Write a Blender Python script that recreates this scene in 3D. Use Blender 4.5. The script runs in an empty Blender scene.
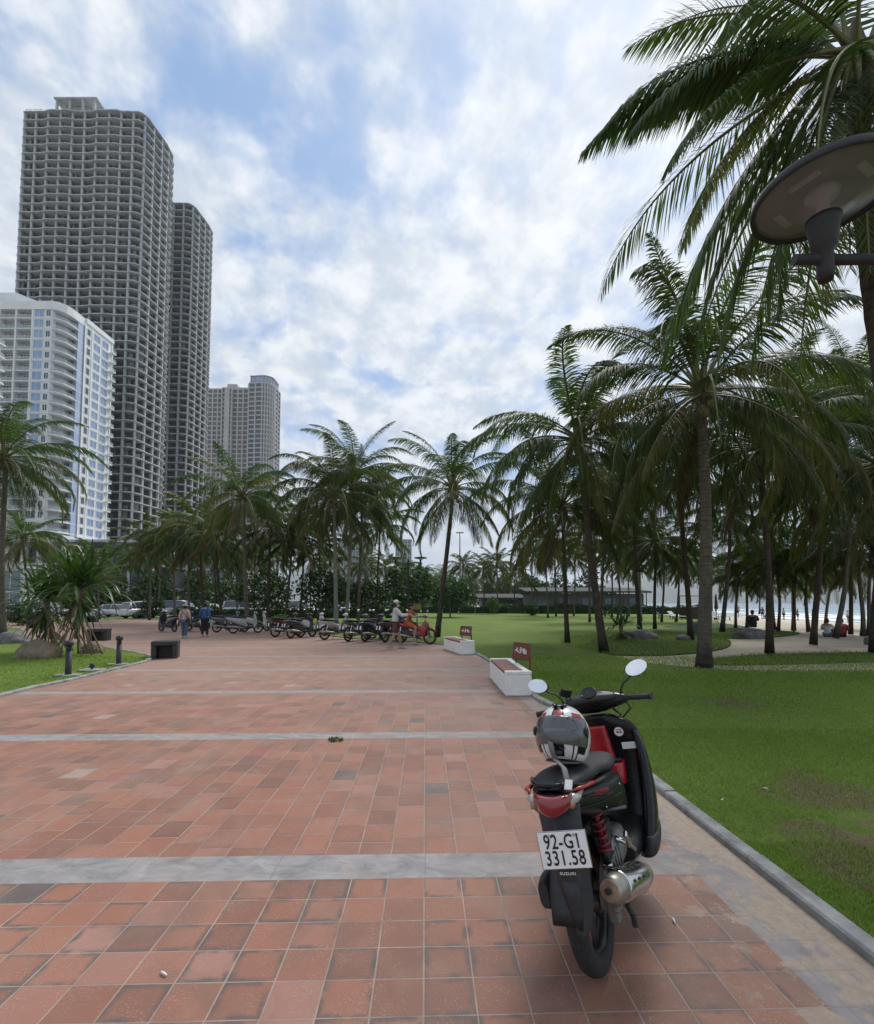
import bpy, bmesh, math, random
import numpy as np
from mathutils import Vector, Matrix, Euler
PI = math.pi
C = bpy.context.scene.collection
SC = bpy.context.scene
R = math.radians

# ---------------------------------------------------------------- camera model
F, CX, CY, CAMH = 473.0, 437.0, 578.0, 1.6
PITCH = math.atan(25.0 / F)
def ray(px, py):
    a = (px - CX) / F; b = (CY - py) / F
    c, s = math.cos(PITCH), math.sin(PITCH)
    return Vector((a, c - b * s, s + b * c))
def gr(px, py, z=0.0):
    """the point of the plane z that is seen at that pixel"""
    d = ray(px, py); t = (z - CAMH) / d.z
    return Vector((d.x * t, d.y * t, z))
def at(px, py, D):
    d = ray(px, py); t = D / d.y
    return Vector((d.x * t, D, CAMH + d.z * t))

# ---------------------------------------------------------------- mesh builder
class MB:
    def __init__(s):
        s.v = []; s.f = []; s.m = []; s.s = []
    def add(s, vs, fs, m=0, smooth=False):
        o = len(s.v)
        s.v.extend([tuple(p) for p in vs])
        for f in fs:
            s.f.append(tuple(i + o for i in f)); s.m.append(m); s.s.append(smooth)
        return o
    def quad(s, a, b, c, d, m=0):
        s.add([a, b, c, d], [(0, 1, 2, 3)], m)
    def box(s, c, size, m=0, rot=None, bev=0.0):
        hx, hy, hz = size[0] / 2, size[1] / 2, size[2] / 2
        if bev > 0:
            b = min(bev, hx * .9, hy * .9, hz * .9)
            vs = []; idx = {}
            for sx in (-1, 1):
                for sy in (-1, 1):
                    for sz in (-1, 1):
                        for ax in range(3):
                            p = [sx * (hx - b), sy * (hy - b), sz * (hz - b)]
                            p[ax] = (sx * hx, sy * hy, sz * hz)[ax]
                            idx[(sx, sy, sz, ax)] = len(vs); vs.append(Vector(p))
            fs = []
            for ax in range(3):
                o1, o2 = [(1, 2), (2, 0), (0, 1)][ax]
                for sg in (-1, 1):
                    q = []
                    for a, b2 in ((-1, -1), (1, -1), (1, 1), (-1, 1)):
                        k = [0, 0, 0]; k[ax] = sg; k[o1] = a; k[o2] = b2
                        q.append(idx[(*k, ax)])
                    fs.append(q if sg > 0 else q[::-1])
            for ax in range(3):
                o1, o2 = [(1, 2), (2, 0), (0, 1)][ax]
                for a in (-1, 1):
                    for b2 in (-1, 1):
                        k0 = [0, 0, 0]; k0[ax] = -1; k0[o1] = a; k0[o2] = b2
                        k1 = list(k0); k1[ax] = 1
                        q = [idx[(*k0, o1)], idx[(*k0, o2)], idx[(*k1, o2)], idx[(*k1, o1)]]
                        fs.append(q if a * b2 < 0 else q[::-1])
            for sx in (-1, 1):
                for sy in (-1, 1):
                    for sz in (-1, 1):
                        q = [idx[(sx, sy, sz, 0)], idx[(sx, sy, sz, 1)], idx[(sx, sy, sz, 2)]]
                        fs.append(q if sx * sy * sz > 0 else q[::-1])
        else:
            vs = [Vector((x, y, z)) for x in (-hx, hx) for y in (-hy, hy) for z in (-hz, hz)]
            fs = [(0, 1, 3, 2), (4, 6, 7, 5), (0, 4, 5, 1), (2, 3, 7, 6), (0, 2, 6, 4), (1, 5, 7, 3)]
        M = rot.to_matrix() if isinstance(rot, Euler) else (rot if rot is not None else Matrix.Identity(3))
        c = Vector(c)
        s.add([M @ p + c for p in vs], fs, m)
    def tube(s, pts, rad, n=8, m=0, smooth=True, caps=True, flat=1.0):
        pts = [Vector(p) for p in pts]
        if not hasattr(rad, '__len__'): rad = [rad] * len(pts)
        rings = []; prev = None
        for i, p in enumerate(pts):
            t = (pts[min(i + 1, len(pts) - 1)] - pts[max(i - 1, 0)]).normalized()
            if prev is None:
                a = Vector((0, 0, 1)) if abs(t.z) < .9 else Vector((1, 0, 0))
                u = t.cross(a).normalized()
            else:
                u = (prev - t * prev.dot(t)).normalized()
            prev = u; w = t.cross(u)
            rings.append([p + (u * math.cos(2 * PI * k / n) + w * flat * math.sin(2 * PI * k / n)) * rad[i] for k in range(n)])
        s.rings(rings, m, smooth, caps)
    def rings(s, rings, m=0, smooth=True, caps=True):
        n = len(rings[0]); vs = [p for r in rings for p in r]; fs = []
        for i in range(len(rings) - 1):
            for k in range(n):
                k2 = (k + 1) % n
                fs.append((i * n + k, i * n + k2, (i + 1) * n + k2, (i + 1) * n + k))
        o = s.add(vs, fs, m, smooth)
        if caps:
            s.f.append(tuple(o + k for k in range(n))[::-1]); s.m.append(m); s.s.append(False)
            s.f.append(tuple(o + (len(rings) - 1) * n + k for k in range(n))); s.m.append(m); s.s.append(False)
    def lathe(s, c, prof, n=24, m=0, axis='z', smooth=True, caps=True):
        c = Vector(c); rr = []
        for r_, h in prof:
            ring = []
            for k in range(n):
                a = 2 * PI * k / n; x, y = r_ * math.cos(a), r_ * math.sin(a)
                ring.append(c + (Vector((x, y, h)) if axis == 'z' else Vector((x, h, -y)) if axis == 'y' else Vector((h, x, y))))
            rr.append(ring)
        s.rings(rr, m, smooth, caps)
    def loft(s, secs, axis='x', n=20, interp=3, m=0, caps=True, smooth=True):
        """secs: (t, c1, c2, h1, h2, p): x axis -> t=x c1=y c2=z ; z axis -> t=z c1=y c2=x ; y axis -> t=y c1=x c2=z"""
        S = [tuple(q) for q in secs]; out = []
        for i in range(len(S) - 1):
            p0 = S[max(i - 1, 0)]; p1 = S[i]; p2 = S[i + 1]; p3 = S[min(i + 2, len(S) - 1)]
            for k in range(interp):
                u = k / interp
                out.append([.5 * (2 * b + (c_ - a) * u + (2 * a - 5 * b + 4 * c_ - d) * u * u + (3 * b - a - 3 * c_ + d) * u ** 3)
                            for a, b, c_, d in zip(p0, p1, p2, p3)])
        out.append(list(S[-1])); rr = []
        for t, c1, c2, h1, h2, p in out:
            ring = []
            for k in range(n):
                a = 2 * PI * k / n; ca, sa = math.cos(a), math.sin(a)
                e = 2 / p
                q1 = c1 + max(h1, .001) * math.copysign(abs(ca) ** e, ca); q2 = c2 + max(h2, .001) * math.copysign(abs(sa) ** e, sa)
                ring.append({'x': (t, q1, q2), 'z': (q2, q1, t), 'y': (q1, t, q2)}[axis])
            if axis != 'x': ring = ring[::-1]
            rr.append([Vector(q) for q in ring])
        s.rings(rr, m, smooth, caps)
    def ball(s, c, r, n=12, m=0, jit=0, seed=0):
        r = (r, r, r) if not hasattr(r, '__len__') else r
        rn = random.Random(seed); rr = []; nz = max(4, n // 2 + 1)
        for i in range(nz + 1):
            th = PI * min(max(i / nz, .02), .98)
            rr.append([Vector(c) + Vector((r[0] * math.sin(th) * math.cos(2 * PI * k / n), r[1] * math.sin(th) * math.sin(2 * PI * k / n), -r[2] * math.cos(th))) * (1 + jit * (rn.random() - .5)) for k in range(n)])
        s.rings(rr, m, True, True)
    def prism(s, poly, z0, z1, m=0, mside=None):
        n = len(poly)
        vs = [(p[0], p[1], z0) for p in poly] + [(p[0], p[1], z1) for p in poly]
        o = s.add(vs, [], m)
        s.f.append(tuple(o + k for k in range(n))[::-1]); s.m.append(m); s.s.append(False)
        s.f.append(tuple(o + n + k for k in range(n))); s.m.append(m); s.s.append(False)
        for k in range(n):
            k2 = (k + 1) % n
            s.f.append((o + k, o + k2, o + n + k2, o + n + k)); s.m.append(m if mside is None else mside); s.s.append(False)
    def xform(s, M, start=0):
        for i in range(start, len(s.v)): s.v[i] = tuple(M @ Vector(s.v[i]))
    def mesh(s, name, mats):
        me = bpy.data.meshes.new(name)
        me.from_pydata(s.v, [], s.f)
        for mt in (mats if isinstance(mats, (list, tuple)) else [mats]): me.materials.append(mt)
        me.polygons.foreach_set('material_index', s.m); me.polygons.foreach_set('use_smooth', s.s)
        me.update(); return me
    def build(s, name, mats, parent=None, loc=None, rot=None):
        return link(name, s.mesh(name, mats), parent, loc, rot)

def link(name, me, parent=None, loc=None, rot=None, scale=None):
    o = bpy.data.objects.new(name, me); C.objects.link(o)
    if parent is not None: o.parent = parent
    if loc is not None: o.location = loc
    if rot is not None: o.rotation_euler = rot
    if scale is not None: o.scale = scale
    return o
def recalc(o):
    bm = bmesh.new(); bm.from_mesh(o.data); bmesh.ops.recalc_face_normals(bm, faces=bm.faces); bm.to_mesh(o.data); bm.free(); return o
def tag(o, label=None, cat=None, group=None, kind=None):
    if label: o['label'] = label
    if cat: o['category'] = cat
    if group: o['group'] = group
    if kind: o['kind'] = kind
    return o
def thing(name, label, cat, loc=(0, 0, 0), rz=0.0, group=None):
    o = bpy.data.objects.new(name, None); C.objects.link(o); o.empty_display_size = .2
    o.location = loc; o.rotation_euler = (0, 0, rz)
    return tag(o, label, cat, group)
def kids(o): return [c for c in bpy.data.objects if c.parent == o]
def dup(root, loc, rz=None, label=None, scale=None, group=None, swap=None):
    """a copy of a thing with copies of its parts and sub-parts; swap: {material: material} set on object slots"""
    tree = TREES.get(root.name)
    if tree is None:
        tree = [(c, kids(c)) for c in kids(root)]; TREES[root.name] = tree
    r = root.copy(); C.objects.link(r); r.location = loc
    if rz is not None: r.rotation_euler = (root.rotation_euler.x, root.rotation_euler.y, rz)
    if scale is not None: r.scale = (scale,) * 3 if not hasattr(scale, '__len__') else scale
    if label: r['label'] = label
    if group: r['group'] = group
    def sw(o):
        if swap and o.type == 'MESH':
            for i, sl in enumerate(o.material_slots):
                if o.data.materials[i] in swap:
                    sl.link = 'OBJECT'; sl.material = swap[o.data.materials[i]]
    for c, gs in tree:
        c2 = c.copy(); C.objects.link(c2); c2.parent = r; sw(c2)
        for g in gs:
            g2 = g.copy(); C.objects.link(g2); g2.parent = c2; sw(g2)
    return r
TREES = {}
def many(parent, name, me, places, limit=100):
    """the same mesh as parts; past the limit the rest becomes one part. places: list of (loc, rz, scale)"""
    out = []
    for loc, rz, sc in places[:limit]:
        out.append(link(name, me, parent, loc, (0, 0, rz), sc))
    rest = places[limit:]
    if rest:
        n = len(me.vertices); co = np.empty(n * 3); me.vertices.foreach_get('co', co); co = co.reshape(-1, 3)
        mb = MB(); fs = [tuple(p.vertices) for p in me.polygons]; ms = [p.material_index for p in me.polygons]
        for loc, rz, sc in rest:
            sc = sc or (1, 1, 1)
            c, s_ = math.cos(rz), math.sin(rz)
            q = co * np.array(sc); q = np.stack([q[:, 0] * c - q[:, 1] * s_, q[:, 0] * s_ + q[:, 1] * c, q[:, 2]], 1) + np.array(loc)
            o = mb.add(q.tolist(), [])
            for f, mm in zip(fs, ms): mb.f.append(tuple(i + o for i in f)); mb.m.append(mm); mb.s.append(False)
        tag(mb.build(name, list(me.materials), parent), kind='stuff')
    return out

# ---------------------------------------------------------------- materials
class NT:
    def __init__(s, nt): s.nt = nt; s.n = nt.nodes; s.l = nt.links
    def node(s, t, **kw):
        n = s.n.new(t)
        for k, v in kw.items(): setattr(n, k, v)
        return n
    def set(s, inp, v):
        if v is None: return
        if isinstance(v, bpy.types.NodeSocket): s.l.new(v, inp)
        else: inp.default_value = v
    def math(s, op, a, b=None, c=None, clamp=False):
        n = s.node('ShaderNodeMath', operation=op, use_clamp=clamp)
        s.set(n.inputs[0], a); s.set(n.inputs[1], b); s.set(n.inputs[2], c)
        return n.outputs[0]
    def vec(s, x=0., y=0., z=0.):
        n = s.node('ShaderNodeCombineXYZ'); s.set(n.inputs[0], x); s.set(n.inputs[1], y); s.set(n.inputs[2], z); return n.outputs[0]
    def sep(s, v):
        n = s.node('ShaderNodeSeparateXYZ'); s.set(n.inputs[0], v); return n.outputs
    def noise(s, vec, scale, detail=4, rough=.55, dist=0., col=False):
        n = s.node('ShaderNodeTexNoise'); s.set(n.inputs['Vector'], vec); s.set(n.inputs['Scale'], scale)
        n.inputs['Detail'].default_value = detail; n.inputs['Roughness'].default_value = rough; n.inputs['Distortion'].default_value = dist
        return n.outputs['Color'] if col else n.outputs['Fac']
    def white(s, vec):
        n = s.node('ShaderNodeTexWhiteNoise', noise_dimensions='3D'); s.set(n.inputs['Vector'], vec); return n.outputs['Value']
    def ramp(s, fac, stops, interp='LINEAR'):
        n = s.node('ShaderNodeValToRGB'); cr = n.color_ramp; cr.interpolation = interp
        while len(cr.elements) < len(stops): cr.elements.new(.5)
        for e, (p, c) in zip(cr.elements, stops):
            e.position = p; e.color = (*c, 1) if hasattr(c, '__len__') else (c, c, c, 1)
        s.set(n.inputs[0], fac); return n.outputs[0]
    def step(s, x, a, b):
        n = s.node('ShaderNodeMapRange'); s.set(n.inputs[0], x); s.set(n.inputs[1], a); s.set(n.inputs[2], b)
        n.interpolation_type = 'SMOOTHSTEP'; return n.outputs[0]
    def mix(s, f, a, b, mode='MIX'):
        n = s.node('ShaderNodeMix', data_type='RGBA', blend_type=mode); n.clamp_factor = True
        s.set(n.inputs[0], f)
        for i, v in ((6, a), (7, b)):
            if isinstance(v, tuple) and len(v) == 3: v = (*v, 1)
            s.set(n.inputs[i], v)
        return n.outputs[2]
    def bump(s, h, strength=.3, dist=.01):
        n = s.node('ShaderNodeBump'); n.inputs['Strength'].default_value = strength; n.inputs['Distance'].default_value = dist
        s.set(n.inputs['Height'], h); return n.outputs[0]
def newmat(name):
    m = bpy.data.materials.new(name); m.use_nodes = True
    nt = NT(m.node_tree); b = m.node_tree.nodes['Principled BSDF']
    return m, nt, b
def oc(nt): return nt.node('ShaderNodeTexCoord').outputs['Object']
def geo_pos(nt): return nt.node('ShaderNodeNewGeometry').outputs['Position']
def mat(name, col, rough=.6, var=.25, scale=6., metal=0., coat=0., bump=0., bscale=40., bdist=.004, spec=None, wear=None):
    """a plain surface with uneven tone, uneven gloss and a little relief"""
    m, nt, b = newmat(name); P = oc(nt)
    n1 = nt.noise(P, scale, 5, .6)
    dk = tuple(c * (1 - var) for c in col); lt = tuple(min(1, c * (1 + var)) for c in col)
    c = nt.ramp(n1, [(.3, dk), (.7, lt)])
    if wear:
        n2 = nt.noise(P, scale * 3.3, 6, .7); c = nt.mix(nt.step(n2, .56, .72), c, wear)
    nt.set(b.inputs['Base Color'], c)
    n3 = nt.noise(P, scale * 2.1, 3)
    nt.set(b.inputs['Roughness'], nt.math('MULTIPLY_ADD', n3, .3 * rough, rough * .85))
    b.inputs['Metallic'].default_value = metal
    if coat: b.inputs['Coat Weight'].default_value = coat; b.inputs['Coat Roughness'].default_value = .08
    if spec is not None: b.inputs['Specular IOR Level'].default_value = spec
    if bump: nt.set(b.inputs['Normal'], nt.bump(nt.noise(P, bscale, 4, .6), bump, bdist))
    return m
# ================================================================= SETTING
def world_sky():
    w = bpy.data.worlds.new('World'); SC.world = w; w.use_nodes = True
    nt = NT(w.node_tree); bg = nt.n['Background']
    tc = nt.node('ShaderNodeTexCoord').outputs['Generated']
    sky = nt.node('ShaderNodeTexSky', sky_type='NISHITA'); sky.sun_disc = False
    sky.sun_elevation = R(SUN_EL); sky.sun_rotation = R(SUN_AZ); sky.air_density = 1.0; sky.dust_density = .6; sky.ozone_density = 2.0
    x, y, z = nt.sep(tc)[0:3]
    zz = nt.math('ADD', nt.math('MAXIMUM', z, 0.0), .34)
    px = nt.math('DIVIDE', x, zz); py = nt.math('DIVIDE', y, zz)
    # cloud streets: longer than wide
    u = nt.math('ADD', nt.math('MULTIPLY', px, .93), nt.math('MULTIPLY', py, .28))
    v = nt.math('SUBTRACT', nt.math('MULTIPLY', py, .85), nt.math('MULTIPLY', px, .25))
    P = nt.vec(u, v, 3.7)
    big = nt.noise(P, 2.3, 3, .5, .25); mid = nt.noise(P, 7.6, 4, .52, .2); fine = nt.noise(P, 19., 5, .58, .15)
    s_ = nt.math('ADD', nt.math('ADD', nt.math('MULTIPLY', big, .44), nt.math('MULTIPLY', mid, .46)), nt.math('MULTIPLY', fine, .13))
    cov = nt.step(s_, .385, .56)
    shade = nt.math('ADD', nt.math('MULTIPLY', nt.noise(nt.vec(u, v, 9.1), 9.0, 5, .55, .2), .62), nt.math('MULTIPLY', fine, .38))
    k = CLOUD
    cl = nt.ramp(nt.step(shade, .36, .62), [(0, (.55 * k, .635 * k, .75 * k)), (.5, (.73 * k, .79 * k, .86 * k)), (1, (.92 * k, .95 * k, .985 * k))])
    clear = nt.mix(.62, nt.mix(1.0, sky.outputs[0], (1.0, 1.0, 1.0), 'MULTIPLY'), (.25 * k, .46 * k, .82 * k))
    c = nt.mix(cov, clear, cl)
    hz = nt.math('SUBTRACT', 1.0, nt.step(z, .0, .34))
    c = nt.mix(nt.math('MULTIPLY', hz, .62), c, (.66 * k, .735 * k, .82 * k))
    # towards the hidden sun the veil is brighter
    sd = Vector((math.sin(R(SUN_AZ)) * math.cos(R(SUN_EL)), math.cos(R(SUN_AZ)) * math.cos(R(SUN_EL)), math.sin(R(SUN_EL))))
    dp = nt.node('ShaderNodeVectorMath', operation='DOT_PRODUCT'); nt.set(dp.inputs[0], tc); dp.inputs[1].default_value = sd
    gl = nt.math('POWER', nt.math('MAXIMUM', dp.outputs['Value'], 0.0), 9.0)
    c = nt.mix(nt.math('MULTIPLY', gl, .22), c, (1.25 * k, 1.25 * k, 1.22 * k))
    nt.set(bg.inputs[0], c); bg.inputs[1].default_value = .1
    w.cycles.sampling_method = 'MANUAL'; w.cycles.sample_map_resolution = 512
    L = bpy.data.lights.new('sun', 'SUN'); L.energy = SUN_E; L.angle = R(24); L.color = (1, .965, .92)
    o = bpy.data.objects.new('sun', L); C.objects.link(o)
    o.rotation_euler = Vector((0, 0, 1)).rotation_difference(sd).to_euler()
SUN_EL, SUN_AZ, SUN_E, CLOUD = 52, 30, 2.7, 8.0

def camera():
    cam = bpy.data.cameras.new('camera'); o = bpy.data.objects.new('camera', cam); C.objects.link(o)
    cam.sensor_fit = 'VERTICAL'; cam.sensor_height = 24; cam.lens = 24 * F / 1024
    cam.shift_y = (CY - 512) / 1024; cam.clip_end = 30000; cam.clip_start = .05
    o.location = (0, 0, CAMH); o.rotation_euler = (PI / 2 + PITCH, 0, 0); SC.camera = o

# ---------- paving: terracotta tiles with grey stone bands
def m_paving():
    m, nt, b = newmat('terracotta_paving'); P = geo_pos(nt)
    x, y, _ = nt.sep(P)[0:3]
    u = nt.math('ADD', x, nt.math('MULTIPLY', y, .025)); v = nt.math('SUBTRACT', y, nt.math('MULTIPLY', x, .025))
    PER, BW = 2.86, .265
    q = nt.math('DIVIDE', nt.math('SUBTRACT', v, 2.85), PER); mod = nt.math('FLOOR', q)
    loc = nt.math('MULTIPLY', nt.math('FRACT', q), PER)
    band = nt.math('LESS_THAN', loc, BW)
    col = nt.math('DIVIDE', nt.math('ADD', u, .003), .21); ci = nt.math('FLOOR', col)
    far = nt.math('GREATER_THAN', mod, -.5)
    stag = nt.math('MULTIPLY', nt.white(nt.vec(ci, mod, 3.3)), far)
    rl_ = nt.math('MULTIPLY_ADD', far, .065, .1853)   # square tiles near, longer ones laid broken further on
    row = nt.math('ADD', nt.math('DIVIDE', nt.math('SUBTRACT', loc, BW), rl_), stag); ri = nt.math('FLOOR', row)
    def edge(f): 
        fr = nt.math('FRACT', f); return nt.math('MULTIPLY', nt.math('MINIMUM', fr, nt.math('SUBTRACT', 1, fr)), .2)
    wob = nt.math('MULTIPLY', nt.math('SUBTRACT', nt.noise(P, 14, 3), .5), .004)
    e = nt.math('ADD', nt.math('MINIMUM', edge(col), nt.math('ADD', edge(row), nt.math('MULTIPLY', far, .0012))), wob)
    id3 = nt.vec(ci, ri, mod); r1 = nt.white(id3); r2 = nt.white(nt.vec(ri, mod, ci))
    tone = nt.ramp(r1, [(0, (.190, .106, .074)), (.25, (.240, .122, .080)), (.55, (.285, .140, .089)), (.82, (.310, .155, .099)), (.96, (.31, .165, .12)), (1, (.345, .205, .155))], 'LINEAR')
    odd = nt.ramp(r2, [(0, (.105, .095, .09)), (.014, (.34, .29, .235)), (.026, (.30, .12, .09)), (.036, (.2, .13, .1))], 'CONSTANT')
    tone = nt.mix(nt.math('LESS_THAN', r2, .045), tone, odd)
    sp = nt.noise(P, 105, 4, .75); grain = nt.math('MULTIPLY', nt.step(sp, .55, .63), nt.step(nt.noise(P, 5, 4, .6), .38, .62))
    tone = nt.mix(nt.math('MULTIPLY', grain, .62), tone, (.47, .38, .32))
    worn = nt.noise(P, 2.2, 6, .62); wt = nt.noise(P, 12, 5, .65)
    tone = nt.mix(nt.math('MULTIPLY', nt.step(worn, .46, .70), .45), tone, (.31, .225, .165))
    # dark grime along the rim of some tiles
    grim = nt.math('MULTIPLY', nt.math('SUBTRACT', 1, nt.step(nt.math('ADD', e, nt.math('MULTIPLY', wt, -.055)), -.022, .010)), nt.math('MULTIPLY', nt.math('GREATER_THAN', nt.white(nt.vec(mod, ci, ri)), .46), nt.math('MULTIPLY', nt.math('MULTIPLY_ADD', far, -.6, 1.0), nt.step(nt.noise(P, 7, 4, .6), .36, .60))))
    tone = nt.mix(nt.math('MULTIPLY', grim, .9), tone, (.095, .092, .088))
    tone = nt.mix(nt.math('MULTIPLY', nt.step(wt, .58, .78), .4), tone, (.16, .10, .085))
    st_ = nt.math('MULTIPLY', nt.step(nt.noise(P, 1.3, 9, .68, .5), .50, .63), .42); tone = nt.mix(st_, tone, (.15, .115, .092))
    joint = nt.math('SUBTRACT', 1, nt.step(e, .0018, .0050))
    jc = nt.ramp(nt.noise(P, 3, 5, .6), [(.3, (.20, .175, .145)), (.7, (.40, .345, .275))])
    c = nt.mix(joint, tone, jc)
    # stone bands, slabs of 60 cm
    bn = nt.noise(nt.vec(nt.math('MULTIPLY', u, .6), v, 0), 8, 8, .75, .6)
    stone = nt.ramp(bn, [(.3, (.15, .165, .162)), (.46, (.235, .255, .25)), (.56, (.29, .305, .295)), (.72, (.40, .41, .39))])
    stone = nt.mix(nt.math('MULTIPLY', nt.step(nt.noise(P, 1.4, 6, .7), .50, .64), .55), stone, (.36, .335, .29))
    bj = nt.math('FRACT', nt.math('DIVIDE', u, .9)); bj = nt.math('LESS_THAN', bj, .006)
    stone = nt.mix(nt.math('MULTIPLY', bj, .5), stone, (.12, .12, .12))
    c = nt.mix(band, c, stone)
    # grey stone edge strip along the kerb with cement and sand lying on it
    lim = nt.math('ADD', u, nt.math('MULTIPLY', nt.math('SUBTRACT', nt.noise(P, 5, 5, .7), .5), .10))
    strip = nt.step(u, 1.600, 1.608)
    st = nt.ramp(nt.noise(P, 6, 6, .7, .6), [(.3, (.17, .175, .175)), (.6, (.27, .275, .27)), (.8, (.36, .355, .33))])
    c = nt.mix(strip, c, st)
    sand = nt.ramp(nt.noise(P, 22, 6, .7), [(.3, (.27, .235, .175)), (.7, (.43, .38, .29))])
    s1 = nt.step(nt.math('ADD', lim, nt.math('MULTIPLY', nt.noise(P, 1.3, 4), .12)), 1.86, 1.95)
    s2 = nt.math('MULTIPLY', nt.step(nt.math('ADD', nt.noise(P, 3.8, 7, .74), nt.math('MULTIPLY', nt.step(u, 1.5, 1.85), .08)), .515, .60), nt.step(u, 1.05, 1.70))
    s3 = nt.math('MULTIPLY', nt.step(nt.noise(P, .55, 6, .6), .57, .72), nt.step(nt.noise(P, 9, 5, .7), .4, .7))
    s4 = nt.math('MULTIPLY', nt.math('MULTIPLY', nt.step(y, 5.6, 8), nt.step(u, -1.5, 1.4)), nt.step(nt.noise(nt.vec(nt.math('MULTIPLY', x, .4), y, 2), 1.2, 6, .6), .48, .62))
    sm = nt.math('MAXIMUM', nt.math('MAXIMUM', s1, nt.math('MULTIPLY', s2, .92)), nt.math('MAXIMUM', nt.math('MULTIPLY', s3, .55), nt.math('MULTIPLY', s4, .62)))
    c = nt.mix(sm, c, sand)
    # broad pale foot-worn, dusty areas; then glare put into the colour with distance
    br = nt.noise(P, .22, 5, .6); c = nt.mix(nt.math('MULTIPLY', nt.step(br, .42, .68), .35), c, (.33, .262, .205))
    far_glare = nt.step(y, 4, 13); c = nt.mix(nt.math('MULTIPLY', far_glare, .42), c, (.35, .285, .225))
    c = nt.mix(1.0, c, (.99, .885, .90), 'MULTIPLY')
    nt.set(b.inputs['Base Color'], c)
    nt.set(b.inputs['Roughness'], nt.math('ADD', nt.math('MULTIPLY', worn, .35), .42))
    b.inputs['Specular IOR Level'].default_value = .35
    h = nt.math('ADD', nt.math('MULTIPLY', nt.step(e, 0, .007), nt.math('SUBTRACT', 1, band)), nt.math('MULTIPLY', sp, .5))
    h = nt.math('ADD', h, nt.math('MULTIPLY', r1, .35))
    nt.set(b.inputs['Normal'], nt.bump(h, .5, .004))
    return m

def dry_mask(nt, P, x, y):
    n = nt.noise(P, 2.4, 6, .65); out = None
    for cx, cy, rx, ry in ((2.62, 3.0, .55, .75), (3.3, 3.9, .7, .9), (8.2, 7.7, 1.3, .8), (6.9, 11.6, 2.8, .5), (4.6, 7.6, .8, .5)):
        d = nt.math('ADD', nt.math('POWER', nt.math('ABSOLUTE', nt.math('DIVIDE', nt.math('SUBTRACT', x, cx), rx)), 2.0), nt.math('POWER', nt.math('ABSOLUTE', nt.math('DIVIDE', nt.math('SUBTRACT', y, cy), ry)), 2.0))
        m_ = nt.math('SUBTRACT', 1.0, d); out = m_ if out is None else nt.math('MAXIMUM', out, m_)
    return nt.math('MULTIPLY', nt.step(nt.math('ADD', nt.math('MAXIMUM', nt.math('MULTIPLY', out, .31), -.5), n), .60, .84), 1.0)
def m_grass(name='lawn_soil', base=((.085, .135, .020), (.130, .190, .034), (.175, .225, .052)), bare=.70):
    m, nt, b = newmat(name); P = geo_pos(nt)
    n1 = nt.noise(P, .45, 5, .6); n2 = nt.noise(P, 7, 6, .75); n3 = nt.noise(P, 60, 3, .7)
    c = nt.ramp(nt.math('ADD', nt.math('MULTIPLY', n1, .5), nt.math('MULTIPLY', n2, .5)), [(.36, base[0]), (.5, base[1]), (.64, base[2])])
    c = nt.mix(nt.math('MULTIPLY', nt.step(n3, .45, .7), .5), c, base[0])
    so = nt.ramp(nt.noise(P, 30, 5, .7), [(.3, (.085, .062, .04)), (.7, (.20, .155, .10))])
    c = nt.mix(nt.math('MULTIPLY', nt.step(nt.math('ADD', nt.math('MULTIPLY', nt.noise(P, 1.1, 5, .62), .8), nt.math('MULTIPLY', n2, .2)), bare - .06, bare + .02), .85), c, so)
    x, y, _ = nt.sep(P)[0:3]; c = nt.mix(nt.math('MULTIPLY', dry_mask(nt, P, x, y), .95), c, so)
    nt.set(b.inputs['Base Color'], c); b.inputs['Roughness'].default_value = .85; b.inputs['Specular IOR Level'].default_value = .15
    nt.set(b.inputs['Normal'], nt.bump(nt.math('ADD', n3, nt.math('MULTIPLY', n2, 1.5)), .8, .03))
    return m
def m_sand():
    m, nt, b = newmat('beach_sand'); P = geo_pos(nt); x, y, z = nt.sep(P)[0:3]
    n1 = nt.noise(P, .5, 6, .6); n2 = nt.noise(P, 9, 5, .7)
    c = nt.ramp(nt.math('ADD', nt.math('MULTIPLY', n1, .6), nt.math('MULTIPLY', n2, .4)), [(.35, (.31, .265, .20)), (.55, (.44, .385, .30)), (.7, (.52, .465, .37))])
    c = nt.mix(nt.step(x, 26, 36), c, nt.ramp(n2, [(.3, (.46, .41, .33)), (.7, (.58, .53, .44))]))
    c = nt.mix(nt.math('SUBTRACT', 1, nt.step(z, -1.25, -.95)), c, (.21, .18, .14))
    nt.set(b.inputs['Base Color'], c); b.inputs['Roughness'].default_value = .9
    nt.set(b.inputs['Normal'], nt.bump(n2, .6, .03)); return m
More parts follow.
